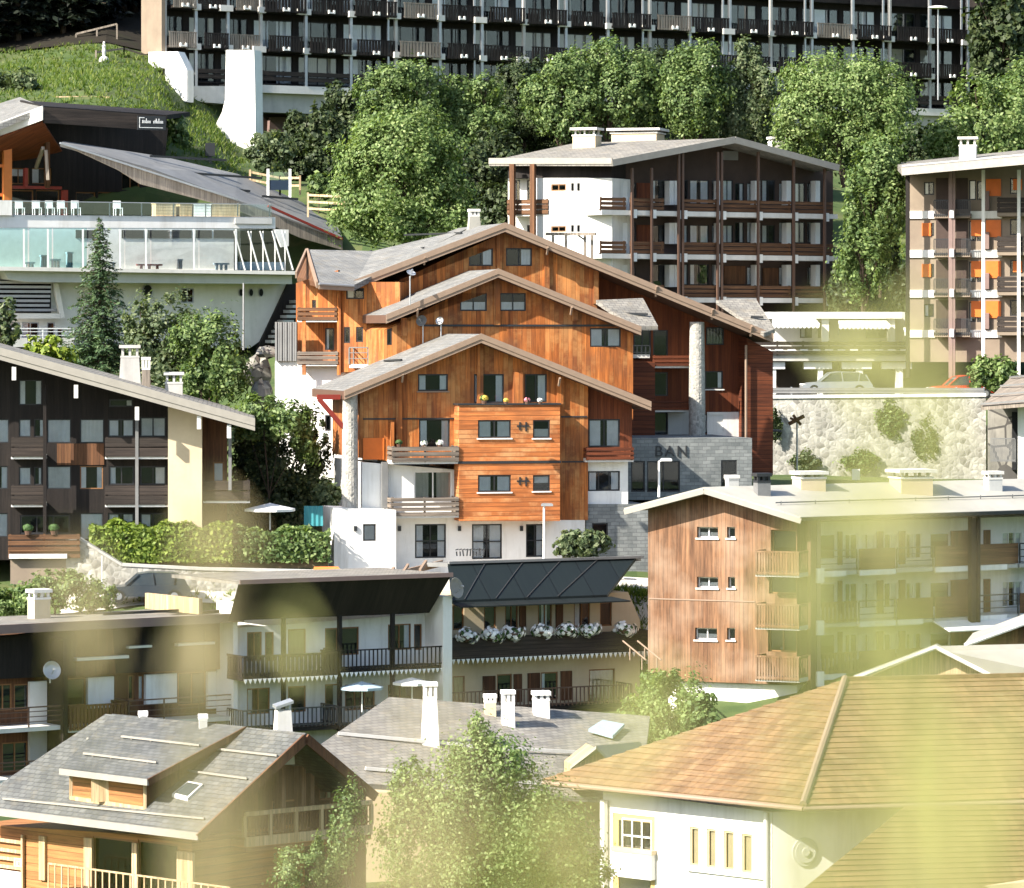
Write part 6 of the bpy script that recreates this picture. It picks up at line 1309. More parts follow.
# ------------------------------------------------------------------ P. small roofs beyond the tiled ridge
ph = thing('chalet', 'small chalet with white-edged metal roof peeping over the orange tiled ridge', 'chalet', P(940, 730, 152)); p0 = Fr(937, 150, -8)
gable_roof(ph, p0, [(852, 678), (936, 646), (1010, 684)], -.6, 1.2, .12, top='metal_roof', soffit='fascia_grey', fascia='plaster')
facade(ph, p0, [(868, 678), (936, 650), (1000, 680), (1000, 760), (868, 760)], [], 'pale_wood', back=1)
pr = on(p0, -.6, (936, 646))[0]; MB().plate([pr, pr+V((7, 2, 0)), pr+V((8.2, -1.8, -1.6)), on(p0, -.6, (1010, 684))[0]], .12).build('roof', 'metal_roof', ph)
ph2 = thing('chalet', 'white-edged gable roof behind the small metal roofed chalet at the picture edge', 'chalet', P(1010, 690, 166)); p1 = Fr(1000, 163, -10)
gable_roof(ph2, p1, [(964, 644), (1040, 616), (1110, 650)], -.5, 6, .14, top='metal_roof', soffit='fascia_grey', fascia='plaster')
facade(ph2, p1, [(975, 644), (1040, 620), (1100, 648), (1100, 720), (975, 720)], [], 'brown_wood', back=5)
# ------------------------------------------------------------------ trees, bushes, hedges
def leaf_mesh(name, pts, nrm, size, mat, parent, aspect=.62, jit=.6):
    n = len(pts); sz = size*(1+jit*rng.uniform(-1, 1, n))[:, None]
    t = rng.normal(size=(n, 3)); t -= (t*nrm).sum(1)[:, None]*nrm; t /= np.linalg.norm(t, axis=1)[:, None]+1e-9
    b = np.cross(nrm, t); base = np.array(top_loc(parent)) if parent is not None else np.zeros(3)
    P0 = pts-base; fold = nrm*sz*.18
    v = np.stack([P0-t*sz, P0-b*sz*aspect+fold, P0+t*sz, P0+b*sz*aspect+fold], 1).reshape(-1, 3)
    me = bpy.data.meshes.new(name); me.vertices.add(4*n); me.vertices.foreach_set('co', v.astype(np.float32).ravel())
    me.loops.add(4*n); me.loops.foreach_set('vertex_index', np.arange(4*n, dtype=np.int32)); me.polygons.add(n)
    me.polygons.foreach_set('loop_start', np.arange(0, 4*n, 4, dtype=np.int32)); me.polygons.foreach_set('loop_total', np.full(n, 4, np.int32))
    me.update(calc_edges=True); me.materials.append(MAT[mat]); o = bpy.data.objects.new(name, me); COL.objects.link(o)
    if parent is not None: o.parent = parent
    return o
def clump_points(blobs, n, tight=.16, sub=26, seed=0):
    g = np.random.default_rng(seed); vol = np.array([b[3]*b[4]*b[5] for b in blobs])**.7; cnt = (n*vol/vol.sum()).astype(int); out = []; nr = []
    for b, c in zip(blobs, cnt):
        ctr = np.array(b[:3]); rad = np.array(b[3:6]); k = max(6, int(sub))
        d = g.normal(size=(k, 3)); d /= np.linalg.norm(d, axis=1)[:, None]; rr_ = g.uniform(.5, 1.0, k)**.6*g.uniform(.82, 1.24, k)
        sc = d*rr_[:, None]; w = g.integers(0, k, c); loc = sc[w]+g.normal(size=(c, 3))*tight*.8*(g.uniform(.35, 1.7, k)[w][:, None]*np.array([1, 1, 1.15]))
        out.append(ctr+loc*rad); q = loc*.7+d[w]*.5+g.normal(size=(c, 3))*.55+np.array([0, 0, .35]); nr.append(q/np.linalg.norm(q, axis=1)[:, None])
    return np.concatenate(out), np.concatenate(nr)
def tree(label, px, py_base, Y, blobs_px, mat, n=5000, leaf=.17, name='deciduous_tree', cat='tree', group=None, trunk=.18, sub=26, tight=.16, seed=None, deep=.8):
    s = Y/FP; b = P(px, py_base, Y); gz = ground_z(b.x, b.y); 
    b.z = min(b.z, gz) if abs(b.z-gz) < 6 else b.z
    t = thing(name, label, cat, b, group); sd = seed or int(px*13+py_base); g = random.Random(sd); bl = []
    for q in blobs_px:
        x, y, rx, ry = q[:4]; c = P(x, y, Y+(q[4] if len(q) > 4 else g.uniform(-.3, .3)*rx*s)); bl.append((c.x, c.y, c.z, rx*s, rx*s*deep, ry*s))
    p, nm = clump_points(bl, n, tight, sub, sd)
    if trunk:
        m = MB(); top = max(bl, key=lambda q: q[2]); mid = V((b.x*.6+top[0]*.4, b.y*.6+top[1]*.4, b.z*.55+top[2]*.45))
        m.path([b-V((0, 0, .5)), mid, V(top[:3])+V((0, 0, top[5]*.4))], [trunk, trunk*.65, trunk*.15], 7)
        for q in bl:
            c = V(q[:3]); m.path([mid.lerp(b, .25), mid.lerp(c, .55)+V((0, 0, -.2)), c+V((0, 0, q[5]*.3))], [trunk*.5, trunk*.3, trunk*.08], 5)
            for k in range(4): m.path([mid.lerp(c, .7), c+V((g.uniform(-.7, .7)*q[3], g.uniform(-.7, .7)*q[4], g.uniform(-.4, .7)*q[5]))], [trunk*.2, trunk*.05], 4)
        m.build('trunk', 'bark', t)
    leaf_mesh('crown', p, nm, leaf, mat, t); return t
def rand_blobs(cx, cy, rx, ry, k, seed):
    g = random.Random(seed); o = [(cx, cy+ry*.15, rx*.62, ry*.62)]
    for i in range(k):
        a = 2*math.pi*i/k+g.uniform(-.3, .3); f = g.uniform(.5, .68); sz = g.uniform(.34, .5)
        o.append((cx+rx*f*math.cos(a), cy+ry*f*math.sin(a), rx*sz, ry*sz*g.uniform(.85, 1.15)))
    return o
def conifer(label, px, py_top, py_base, Y, wpx, mat, n_lay=26, name='spruce_tree', group=None, dens=1.0, needle=.12, seed=1):
    s = Y/FP; g = random.Random(seed); b = P(px, py_base, Y); top = P(px, py_top, Y); H = top.z-b.z; W = wpx*s/2; t = thing(name, label, 'tree', b, group)
    MB().path([b-V((0, 0, .4)), top], [H*.018, .02], 7).build('trunk', 'bark', t); pts, nr = [], []; br = MB()
    for i in range(n_lay):
        f = (i+.3)/n_lay; z = top.z-H*f*.95; L_ = W*(f**.8)*g.uniform(.75, 1.1)+.1; k = 5+int(5*f); off = g.uniform(0, 6)
        for j in range(k):
            a = off+2*math.pi*j/k+g.uniform(-.25, .25); l = L_*g.uniform(.65, 1.1); d = V((math.cos(a), math.sin(a), 0)); p0 = V((b.x, b.y, z)); p1 = p0+d*l+V((0, 0, -l*g.uniform(.25, .5))); p1.z += .12*l
            br.tube(p0, p1, .03, .01, 3)
            m_ = max(3, int(l/.11*dens*2.2))
            for q in range(m_):
                u = g.uniform(.15, 1.03); w = (1-u*.6)*.34*l**.6; c = p0.lerp(p1, u)+d.cross(V((0, 0, 1)))*g.gauss(0, w*.55)+V((0, 0, g.gauss(-.03, .07))); pts.append(c[:]); v_ = (d*.5+V((g.gauss(0, .5), g.gauss(0, .5), 1))).normalized(); nr.append(v_[:])
    br.build('branches', 'bark', t); leaf_mesh('crown', np.array(pts), np.array(nr), needle, mat, t, aspect=.4); return t

# big bright trees and the row behind the apartment house
tree('big bright green tree rising behind the orange chalet roof', 405, 245, 247, [(395, 175, 52, 48), (362, 205, 32, 34), (440, 195, 34, 36), (405, 140, 40, 30), (372, 160, 36, 34), (432, 160, 36, 30), (395, 222, 40, 22), (350, 172, 18, 22), (455, 215, 22, 22)], 'leaf_bright', 60000, .1, trunk=.3, sub=60)
row = 'trees in the row below the long dark apartment block'
for px, pb, cx, cy, rx, ry, mt, k, Y, lb in (
  (395, 190, 400, 108, 42, 42, 'leaf_mid', 7, 272, 'mid green tree at the white beam end of the row below the long apartment block'),
  (478, 185, 470, 112, 38, 42, 'leaf_mid', 7, 274, 'dense mid green tree above the orange chalet ridge in the tree row'),
  (520, 175, 520, 108, 40, 44, 'leaf_dark', 7, 278, 'dark tree in the row standing behind the chimneyed roof end'),
  (560, 170, 562, 100, 36, 40, 'leaf_mid', 7, 274, 'green tree above the left chimney of the apartment house roof'),
  (610, 170, 615, 88, 42, 48, 'leaf_mid', 8, 275, 'tall green tree above the wide chimney with a pointed top'),
  (655, 170, 655, 95, 34, 45, 'leaf_dark', 7, 279, 'dark green tree directly left of the roof peak in the tree row'),
  (695, 168, 692, 92, 34, 48, 'leaf_mid', 7, 274, 'rounded green tree behind the roof peak in the tree row'),
  (748, 165, 745, 98, 26, 52, 'leaf_grey', 7, 275, 'slender pale grey-green tree right of the roof peak')):
    tree(lb, px, pb, Y, rand_blobs(cx, cy, rx*1.16, ry*1.05, k, int(px)), mt, 28000, .1, group=row, trunk=.2, sub=48)
tree('broad bright green tree right of the apartment house roof', 845, 180, 268, [(840, 100, 58, 36), (805, 115, 34, 30), (880, 118, 34, 30), (850, 140, 46, 28), (820, 78, 34, 24), (868, 82, 30, 24), (795, 140, 22, 18), (895, 100, 22, 22)], 'leaf_bright', 50000, .1, trunk=.26, sub=60)
tree('narrow leafy tree beside the gable end of the apartment house', 855, 300, 259, rand_blobs(872, 205, 32, 62, 8, 5)+[(862, 262, 26, 34), (880, 170, 26, 30)], 'leaf_mid', 20000, .115, trunk=.16, sub=40)
tree('dark leafy tree at the foot of the slope beside the bright lawn', 880, 290, 262, rand_blobs(876, 240, 24, 44, 6, 9), 'leaf_dark', 3500, .18, trunk=.12)
tree('light green larch behind the orange-shuttered house chimney', 985, 175, 272, [(985, 130, 30, 34), (955, 130, 24, 26), (1010, 118, 30, 40), (975, 100, 22, 26), (1000, 150, 30, 24), (940, 145, 16, 14)], 'leaf_bright', 18000, .12, trunk=.18)
tree('mid green tree at the picture edge beyond the orange-shuttered house', 1030, 190, 276, rand_blobs(1030, 105, 44, 50, 8, 11), 'leaf_mid', 15000, .125, trunk=.2)
fg = 'dark trees around the ends of the long apartment block'
for i, (px, cy, rx, ry, Y, lb) in enumerate(((1000, 40, 38, 52, 335, 'dark tree right beside the end of the long apartment block'), (1045, 20, 46, 60, 340, 'dark tree at the picture corner past the apartment block'), (1012, -30, 50, 50, 345, 'tall dark tree behind the apartment block end'))):
    tree(lb, px, cy+ry+30, Y, rand_blobs(px, cy, rx, ry, 8, i+40), 'leaf_dark', 6000, .26, group=fg, trunk=.25)
uw = 'dark undergrowth bushes between the tree row and the houses'  # bushes added to darken gaps where the turf showed too bright
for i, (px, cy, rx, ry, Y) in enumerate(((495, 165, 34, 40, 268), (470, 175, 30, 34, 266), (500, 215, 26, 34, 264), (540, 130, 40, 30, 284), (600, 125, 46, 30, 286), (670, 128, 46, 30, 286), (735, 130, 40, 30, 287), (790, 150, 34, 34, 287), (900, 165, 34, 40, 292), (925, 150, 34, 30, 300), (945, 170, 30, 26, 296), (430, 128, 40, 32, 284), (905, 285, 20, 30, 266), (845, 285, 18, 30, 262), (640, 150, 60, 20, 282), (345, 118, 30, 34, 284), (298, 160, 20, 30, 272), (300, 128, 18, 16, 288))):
    tree('dark filler bush put in to darken the gaps below the tree row', px, cy+ry, Y, rand_blobs(px, cy, rx, ry, 6, i+90), 'leaf_dark', 6000, .15, name='bush', cat='bush', group=uw, trunk=.1)
sheet('forest_floor', [((X(-120, 299), 299), (X(150, 303), 303)), ((X(-120, 320), 320), (X(160, 322), 322)), ((X(-120, 420), 420), (X(200, 420), 420))], 'wood_floor_shade', .12)  # dark sheet over the slope, standing in for the wood's shade
# dark spruce wood at the top left
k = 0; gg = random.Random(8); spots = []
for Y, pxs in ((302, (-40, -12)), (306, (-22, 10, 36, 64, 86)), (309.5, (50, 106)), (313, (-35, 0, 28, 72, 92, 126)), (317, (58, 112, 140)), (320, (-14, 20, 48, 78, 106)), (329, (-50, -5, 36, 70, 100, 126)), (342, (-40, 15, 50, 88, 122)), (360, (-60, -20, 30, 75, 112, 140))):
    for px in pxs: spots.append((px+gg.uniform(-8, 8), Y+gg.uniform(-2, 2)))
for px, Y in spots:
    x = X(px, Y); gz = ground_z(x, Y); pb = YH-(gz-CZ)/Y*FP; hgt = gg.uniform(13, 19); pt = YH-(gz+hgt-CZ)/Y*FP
    conifer('tall near-black spruce in the shaded wood above the grass slope', px, pt, pb, Y, gg.uniform(62, 84), 'needle_shade', 22, group='spruces of the dark wood above the grass slope', dens=.62, needle=.34, seed=k+3); k += 1
# around the pier and the restaurant
tree('rounded shrub with pale blossom beside the white pier', 268, 176, 266, rand_blobs(270, 152, 26, 22, 6, 3), 'leaf_grey', 2600, .14, name='flowering_shrub', cat='shrub', trunk=.05)
tree('dark green tree in front of the brown undercroft', 328, 192, 268, rand_blobs(326, 148, 26, 42, 7, 4), 'leaf_dark', 5000, .16, trunk=.12)
tree('small green bush by the wooden fence left of the big bright tree', 318, 196, 262, rand_blobs(320, 186, 16, 14, 5, 6), 'leaf_mid', 1200, .14, name='bush', cat='bush', trunk=.05)
tree('grey-green bush under the signboard end of the restaurant roof', 176, 165, 270, rand_blobs(172, 140, 18, 26, 6, 12), 'leaf_mid', 2600, .14, name='bush', cat='bush', trunk=.06)
tree('grey-green bush at the picture edge on the grass slope', 14, 108, 278, rand_blobs(12, 88, 26, 22, 6, 13), 'leaf_grey', 3000, .15, name='bush', cat='bush', trunk=.06)
# slope between pool hall and dark chalet
conifer('lone green spruce in front of the pool hall', 100, 219, 385, 220, 104, 'needle', 36, dens=1.7, needle=.11, seed=2)
tree('leafy bush with pale tips between the spruce and the portholes', 165, 400, 218, [(168, 325, 34, 32), (150, 350, 26, 30), (190, 345, 28, 30), (160, 372, 28, 26), (140, 320, 18, 22)], 'leaf_grey', 12000, .1, name='bush', cat='bush', trunk=.1)
tree('dark leafy tree between the chalet chimneys and the rock', 215, 410, 215, [(215, 350, 28, 36), (200, 380, 26, 26), (232, 368, 18, 34), (190, 340, 20, 24)], 'leaf_mid', 12000, .1, trunk=.1)
tree('yellow-green bush right behind the ridge of the dark chalet', 45, 375, 212, rand_blobs(45, 350, 22, 16, 5, 2)+[(62, 360, 16, 14)], 'leaf_lime', 1800, .13, name='bush', cat='bush', trunk=.05)
tree('grey-green bush at the picture edge above the dark chalet roof', 5, 370, 212, rand_blobs(4, 330, 16, 30, 5, 7), 'leaf_grey', 1800, .13, name='bush', cat='bush', trunk=.05)
tree('large dark bush on the bank below the white chalet wall', 282, 510, 208, [(270, 470, 34, 42), (300, 470, 28, 44), (262, 436, 28, 30), (310, 440, 18, 30), (285, 500, 38, 22), (248, 480, 18, 34)], 'leaf_dark', 20000, .1, name='bush', cat='bush', trunk=.14)
tree('bright green creeper bush spilling over the top of the dark bank', 272, 450, 206, [(262, 412, 26, 18), (285, 420, 24, 20), (305, 440, 16, 24), (245, 425, 20, 16)], 'leaf_mid', 7000, .095, name='bush', cat='bush', trunk=.06)
tree('variegated pale shrub at the foot of the stone pillar', 326, 515, 204, rand_blobs(327, 496, 15, 18, 5, 8), 'leaf_grey', 1500, .12, name='shrub', cat='shrub', trunk=.04)
def hedge(label, x0, x1, y0, y1, Y, yaw, dep, mat, n, name='hedge'):
    f = Fr((x0+x1)/2, Y, yaw); a = f.rect(x0, y0, x1, y1); c = f.w(0, dep/2, a[2]); t = thing(name, label, 'hedge', c); g = np.random.default_rng(int(x0)); u = g.uniform(a[0], a[1], n); v = g.uniform(0, dep, n); z = a[2]+(a[3]-a[2])*g.uniform(0, 1, n); fc = g.integers(0, 3, n)
    wob = .16*np.sin(u*2.3)+.1*np.sin(u*5.1+1)
    v = np.where(fc == 0, g.normal(0, .1, n), v); z = np.where(fc == 1, a[3]+wob+g.normal(0, .09, n), z); z = np.minimum(z, a[3]+wob+.15)
    pts = np.array([f.w(*q)[:] for q in zip(u, v, z)]); nr = g.normal(size=(n, 3))*.55; nr[fc == 0] += np.array(-f.v); nr[fc == 1] += [0, 0, 1]; nr[fc == 2] += [0, -.4, .4]; nr /= np.linalg.norm(nr, axis=1)[:, None]
    MB().box(f, a[0]+.1, a[1]-.1, .22, dep-.1, a[2]-.3, a[3]-.22).build('core', 'soil', t); leaf_mesh('leaves', pts, nr, .1, mat, t); return t
hedge('clipped bright green hedge in front of the dark chalet', 90, 232, 527, 562, 197.6, 3, 1.6, 'leaf_hedge', 10000)
hedge('loose darker hedge between the clipped hedge and the white terrace block', 232, 330, 532, 562, 198.2, 3, 1.4, 'leaf_mid', 4500)
tree('round bush glowing yellow-green on the left below the planter deck', 55, 612, 186.5, [(35, 596, 28, 18), (75, 592, 26, 18), (100, 598, 16, 14), (8, 600, 22, 16), (55, 585, 20, 14)], 'leaf_mid', 9000, .09, name='bush', cat='bush', trunk=.06)
tree('silvery round shrub growing against the chalet base', 580, 565, 200, rand_blobs(581, 543, 27, 16, 6, 5), 'leaf_grey', 3000, .12, name='shrub', cat='shrub', trunk=.05)
tree('round clipped bush beside the red car above the rubble wall', 995, 392, 247, rand_blobs(992, 372, 25, 20, 6, 5), 'leaf_bright', 2800, .14, name='bush', cat='bush', trunk=.06)
tree('pale green tree in front of the wood-clad house corner', 668, 760, 172, [(668, 705, 34, 34), (645, 722, 24, 24), (692, 715, 20, 26), (670, 735, 34, 18)], 'leaf_bright', 13000, .08, trunk=.08)
tree('flowering shrub beside the tiled roof below the steps', 728, 735, 160, rand_blobs(700, 715, 20, 22, 5, 15), 'leaf_mid', 1800, .11, name='shrub', cat='shrub', trunk=.05)
tree('small leafy bush on the bank by the steps and handrail', 660, 712, 184, rand_blobs(656, 690, 16, 18, 6, 16), 'leaf_mid', 2500, .12, name='bush', cat='bush', trunk=.06)
tree('large bright tree at the bottom in front of the pale slate roof', 480, 960, 132, [(470, 800, 46, 60), (425, 840, 46, 50), (520, 830, 50, 50), (560, 850, 36, 40), (480, 760, 28, 30), (490, 870, 60, 50), (412, 790, 24, 30), (500, 770, 30, 36), (590, 880, 24, 26), (478, 728, 10, 16)], 'leaf_bright', 60000, .055, trunk=.16, sub=60, tight=.2)
tree('leafy shoot tree in front of the balcony of the small slate chalet', 345, 960, 137, [(345, 830, 16, 40), (330, 860, 22, 34), (355, 800, 10, 26), (300, 870, 26, 24)], 'leaf_mid', 8000, .055, trunk=.05)
# creepers on the rubble wall and small plants along the lane
for (px, py, rx, ry, mt, lb) in ((775, 425, 8, 16, 'leaf_dark', 'dark creeper at the chalet end of the rubble wall'), (890, 420, 16, 20, 'leaf_mid', 'green creeper hanging over the middle of the rubble wall'), (925, 440, 14, 22, 'leaf_grey', 'dry creeper on the rubble wall near the entrance hut'), (860, 460, 20, 12, 'leaf_mid', 'low plants at the foot of the rubble wall'), (806, 462, 16, 12, 'leaf_grey', 'spiky pale shrub at the foot of the rubble wall by the lamp')):
    tree(lb, px, py+ry, 243.0, rand_blobs(px, py, rx, ry, 4, int(px)), mt, 1500, .09, name='creeper', cat='plant', trunk=0, deep=.2, tight=.3)
# grass tufts on the open slopes
def tufts(name, boxes, n, hgt, seed):
    g = np.random.default_rng(seed); pts = []
    for (px0, px1, y0, y1), w in boxes:
        for i in range(int(n*w)):
            Y = g.uniform(y0, y1); px = g.uniform(px0, px1); x = X(px, Y); pts.append((x, Y, ground_z(x, Y)))
    m = MB(); r_ = random.Random(seed)
    for p in pts:
        p = V(p); h = hgt*r_.uniform(.5, 1.4); 
        for k in range(3):
            a = r_.uniform(0, 6.28); d = V((math.cos(a), math.sin(a), 0)); t_ = p+V((r_.gauss(0, .14), r_.gauss(0, .14), h))+d*h*.4; w = V((-d.y, d.x, 0))*.05
            m.add([p-w, p+w, t_], [(0, 1, 2)])
    me = bpy.data.meshes.new(name); me.from_pydata([q[:] for q in m.v], [], m.f); me.materials.append(MAT['grass_blade']); o = bpy.data.objects.new(name, me); COL.objects.link(o); o['kind'] = 'stuff'; o['label'] = 'short green grass on the open slopes'; return o
tufts('grass', [((-60, 250, 264, 302), .62), ((855, 905, 266, 288), .12), ((605, 650, 198.5, 202), .06), ((40, 340, 194, 208), .14)], 9000, .32, 4)
# rocks on the bank
for i, (px, py, w, h, lb) in enumerate(((258, 372, 26, 26, 'grey rock face on the bank right of the leafy bushes'), (268, 352, 22, 10, 'flat pale rock ledge at the foot of the pool hall steps'), (262, 392, 20, 20, 'dark boulder just left of the white chalet wall'))):
    c = P(px, py, 218-i); s = 218/FP; m = MB(); g = random.Random(i); ring = []
    for j in range(6):
        for k_ in range(10):
            th = math.pi*j/5; a = 2*math.pi*k_/10; r_ = 1+.22*mnoise.noise(V((j*.9, k_*.8, i*5)))*2; ring.append(c+V((w*s*.6*math.sin(th)*math.cos(a)*r_, w*s*.5*math.sin(th)*math.sin(a)*r_, h*s*.6*math.cos(th)*r_)))
    m.add(ring, [(j*10+k_, (j+1)*10+k_, (j+1)*10+(k_+1) % 10, j*10+(k_+1) % 10) for j in range(5) for k_ in range(10)]); o = m.build('rock', 'rock', None, loc=c); tag(o, lb, 'rock', 'rocks on the bank')

# ------------------------------------------------------------------ fences, poles, lamps
def fence(label, pts, h, mat, n_rail=2, name='fence', post_every=2):
    t = thing(name, label, 'fence', V(pts[0])); m = MB(); q = MB()
    for a, b in zip(pts[:-1], pts[1:]):
        for k_ in range(n_rail): z = V((0, 0, h*(k_+1)/n_rail-.08)); m.bar(a+z, b+z, .06, .14)
        n = max(1, int((b-a).length/post_every))
        for i in range(n+1): p = a.lerp(b, i/n); MB().bar(p-V((0, 0, .2)), p+V((0, 0, h+.08)), .12, .12).build('post', mat, t)
    m.build('rail', mat, t); return t
fence('pale timber rail fence behind the sloping dark roof', [P(250, 186, 262), P(280, 192, 262), P(300, 192, 260)], 1.0, 'pale_wood')
fence('pale timber rail fence next to the big bright tree', [P(308, 214, 256), P(345, 216, 254)], 1.3, 'pale_wood', 3)
fence('old timber rail fence at the edge of the shaded wood', [P(96, 66, 298), P(124, 62, 300), P(150, 70, 302)], 1.1, 'grey_wood')
t = thing('swing_frame', 'thin timber swing frame in the shaded wood', 'swing frame', P(95, 50, 304)); m = MB(); m.bar(P(76, 34, 304), P(117, 24, 304), .14, .14); 
for a, b in (((76, 34), (76, 56)), ((117, 24), (117, 46)), ((97, 29), (97, 50))): m.bar(P(*a, 304), P(*b, 304), .12, .12)
m.build('frame', 'grey_wood', t)
t = thing('statue', 'white wayside figure on a small pale stone at the edge of the grass slope', 'statue', P(104, 64, 297)); b = P(104, 64, 297)
MB().lathe(b, [(.35, -.3), (.38, .3), (.28, .5), (.1, .6)], 10).build('pedestal', 'concrete_pale', t); MB().lathe(b+V((0, 0, .6)), [(.1, 0), (.15, .35), (.11, .6), (.16, .75), (.06, .84), (.1, .93), (.08, 1.04), (.02, 1.08)], 10).build('figure', 'concrete_pale', t)
t = thing('play_board', 'blue panelled play board between white posts behind the dark roof', 'play board', P(277, 192, 259)); f = Fr(277, 259, 6); a = f.rect(268, 172, 290, 190)
MB().box(f, a[0], a[1], 0, .06, a[2], a[2]+(a[3]-a[2])*.55).build('panel', 'navy', t); MB().box(f, a[0], a[1], .01, .05, a[2]+(a[3]-a[2])*.56, a[3]).build('upper_panel', 'glass_rail', t)
for x in (a[0], a[1]): MB().box(f, x-.08, x+.08, -.05, .11, a[2]-.6, a[3]+.2).build('post', 'white_paint', t)
def pole(label, px, y0, y1, Y, r=.05, mat='steel', name='pole', cat='pole'):
    t = thing(name, label, cat, P(px, y1, Y)); MB().tube(P(px, y1, Y), P(px, y0, Y), r, r*.7, 8).build('shaft', mat, t); return t
pole('tall thin steel mast in front of the porthole wall', 243.5, 283, 350, 226, .06)
pole('thin white flag mast at the end of the garden wall', 102, 556, 608, 190, .04, 'white_paint')
def lamp(label, px, y0, y1, Y, arm, mat='steel', head='steel_dark', curl=True, group='lamp posts in the village'):
    t = thing('street_lamp', label, 'street lamp', P(px, y1, Y), group); top = P(px, y0, Y); MB().tube(P(px, y1, Y), top, .07, .05, 8).build('post', mat, t)
    e = P(px+arm, y0-1, Y); MB().bar(top, e, .07, .07).build('arm', mat, t); MB().plate([e+V((-.3, -.14, .05)), e+V((.3, -.14, .05)), e+V((.22, .14, .09)), e+V((-.22, .14, .09))], .1).build('lamp_head', head, t); return t
lamp('slim white street lamp in front of the stone base with the letters', 659, 461, 497, 205.5, 7, 'white_paint', 'white_paint')
lamp('bent grey street lamp left of the branch-topped post at the rubble wall', 766.5, 432, 482, 228, 9)
t = thing('street_lamp', 'wrought post with outstretched wooden arms in front of the rubble wall', 'street lamp', P(797, 480, 229), 'lamp posts in the village'); MB().tube(P(797, 480, 229), P(797, 420, 229), .06, .05, 8).build('post', 'steel', t)
m = MB(); m.bar(P(789, 424, 229), P(804, 416, 228.6), .16, .2).bar(P(793, 415, 229), P(801, 425, 229), .12, .16).bar(P(790, 418, 229), P(797, 421, 229), .1, .14); m.build('arm', 'brown_wood', t)
lamp('slender lamp in front of the white chalet ground floor by its narrow door', 544, 506, 565, 200.5, 3, 'white_paint', 'steel', group='lamp posts in the village')
pole('thin dark pole with a small knob at the white corner block', 385, 508, 572, 200.8, .035, 'steel_dark', 'pole')
t = thing('notice_board', 'small white notice sign at the foot of the rubble wall', 'sign', P(856, 482, 236)); f = Fr(856, 236, 0); a = f.rect(852, 469, 860, 480); MB().box(f, a[0], a[1], 0, .06, a[2], a[3]).build('panel', 'plaster', t); MB().tube(P(856, 490, 236)+V((0, .1, 0)), P(856, 472, 236)+V((0, .1, 0)), .04).build('post', 'steel', t)
t = thing('terrace_ornament', 'row of small dark ornamental figures standing on the edge of the chalet terrace', 'ornament', P(470, 556, 200.6)); m = MB(); r_ = random.Random(4)
for i in range(9): x = 457+i*3.3; m.bar(P(x, 556, 200.6), P(x+r_.uniform(-1, 1), 556-r_.uniform(4, 13 if i == 4 else 8), 200.6), .07, .07); m.bar(P(x-1.5, 550, 200.6), P(x+1.5, 549, 200.6), .05, .05)
m.build('figure', 'steel_dark', t)
t = thing('street_lamp', 'white disc lamp on a thin mast in front of the dark apartment block', 'street lamp', P(938, 60, 330), 'lamp posts in the village'); MB().tube(P(938, 100, 322), P(938, 8, 322), .06).build('post', 'steel', t); MB().lathe(P(938, 8, 322), [(.1, -.05), (.8, .0), (.7, .12), (.1, .2)], 16).build('lamp_head', 'plaster', t)
t = thing('tarpaulin', 'teal sheet hanging beside the white terrace block under the bush', 'tarpaulin', P(315, 525, 200)); f = Fr(313, 200.2, 4); a = f.rect(304, 506, 323, 526); m = MB(); n = 8
pp = []
for i in range(n+1): 
    for z in (a[2], a[3]): pp.append(f.w(a[0]+(a[1]-a[0])*i/n, .05*(i % 2), z))
for i in range(n): m.plate([pp[2*i], pp[2*i+2], pp[2*i+3], pp[2*i+1]], .02, dirn=f.v)
m.build('sheet', 'teal_sheet', t)
# ------------------------------------------------------------------ grass stalks close to the camera, far out of focus
leafy('stalk_green', (.43, .42, .15), (.54, .51, .22), (.66, .61, .32), .5)
leafy('stalk_dry', (.55, .43, .24), (.64, .52, .31), (.74, .63, .42), .45)
def blade(m, pts, w, mi=0):                                  # a narrow folded leaf along a curved spine of world points
    n = len(pts)
    for i, p in enumerate(pts):
        d = (pts[min(i+1, n-1)]-pts[max(i-1, 0)]).normalized(); s_ = d.cross(V((0, 1, 0))).normalized(); f = i/(n-1); k = w*.5*(1-f**3)*(.55+.45*min(1, f*3))+.0003
        m.v += [p-s_*k, p+V((0, k*.35, 0)), p+s_*k]
    b = len(m.v)-3*n
    for i in range(n-1):
        for j in (0, 1): m.f.append((b+3*i+j, b+3*i+j+1, b+3*i+j+4, b+3*i+j+3)); m.m.append(mi)
def arc(x0, y0, x1, y1, Y, bow=0, n=14):                       # from root (x0, y0) to tip (x1, y1) at distance Y
    o = []
    for i in range(n+1):
        f = i/n; o.append(P(x0+(x1-x0)*f+bow*math.sin(f*math.pi), y0+(y1-y0)*f, Y*(1+.04*math.sin(f*3))))
    return o
def seed_head(m, pts, r, g, n=70, mi=0):
    for _ in range(n):
        f = g.uniform(0, 1); i = min(int(f*(len(pts)-1)), len(pts)-2); c = pts[i].lerp(pts[i+1], f*(len(pts)-1)-i); k = r*(1-.7*abs(f-.4)); d = V((g.gauss(0, 1), g.gauss(0, 1), g.gauss(.4, .5))).normalized(); e = c+d*k; s_ = d.orthogonal().normalized()*r*.16
        m.add([c-s_*.3, c+s_*.3, e+s_, e-s_], [(0, 1, 2, 3)], mi)
G_ = random.Random(21)
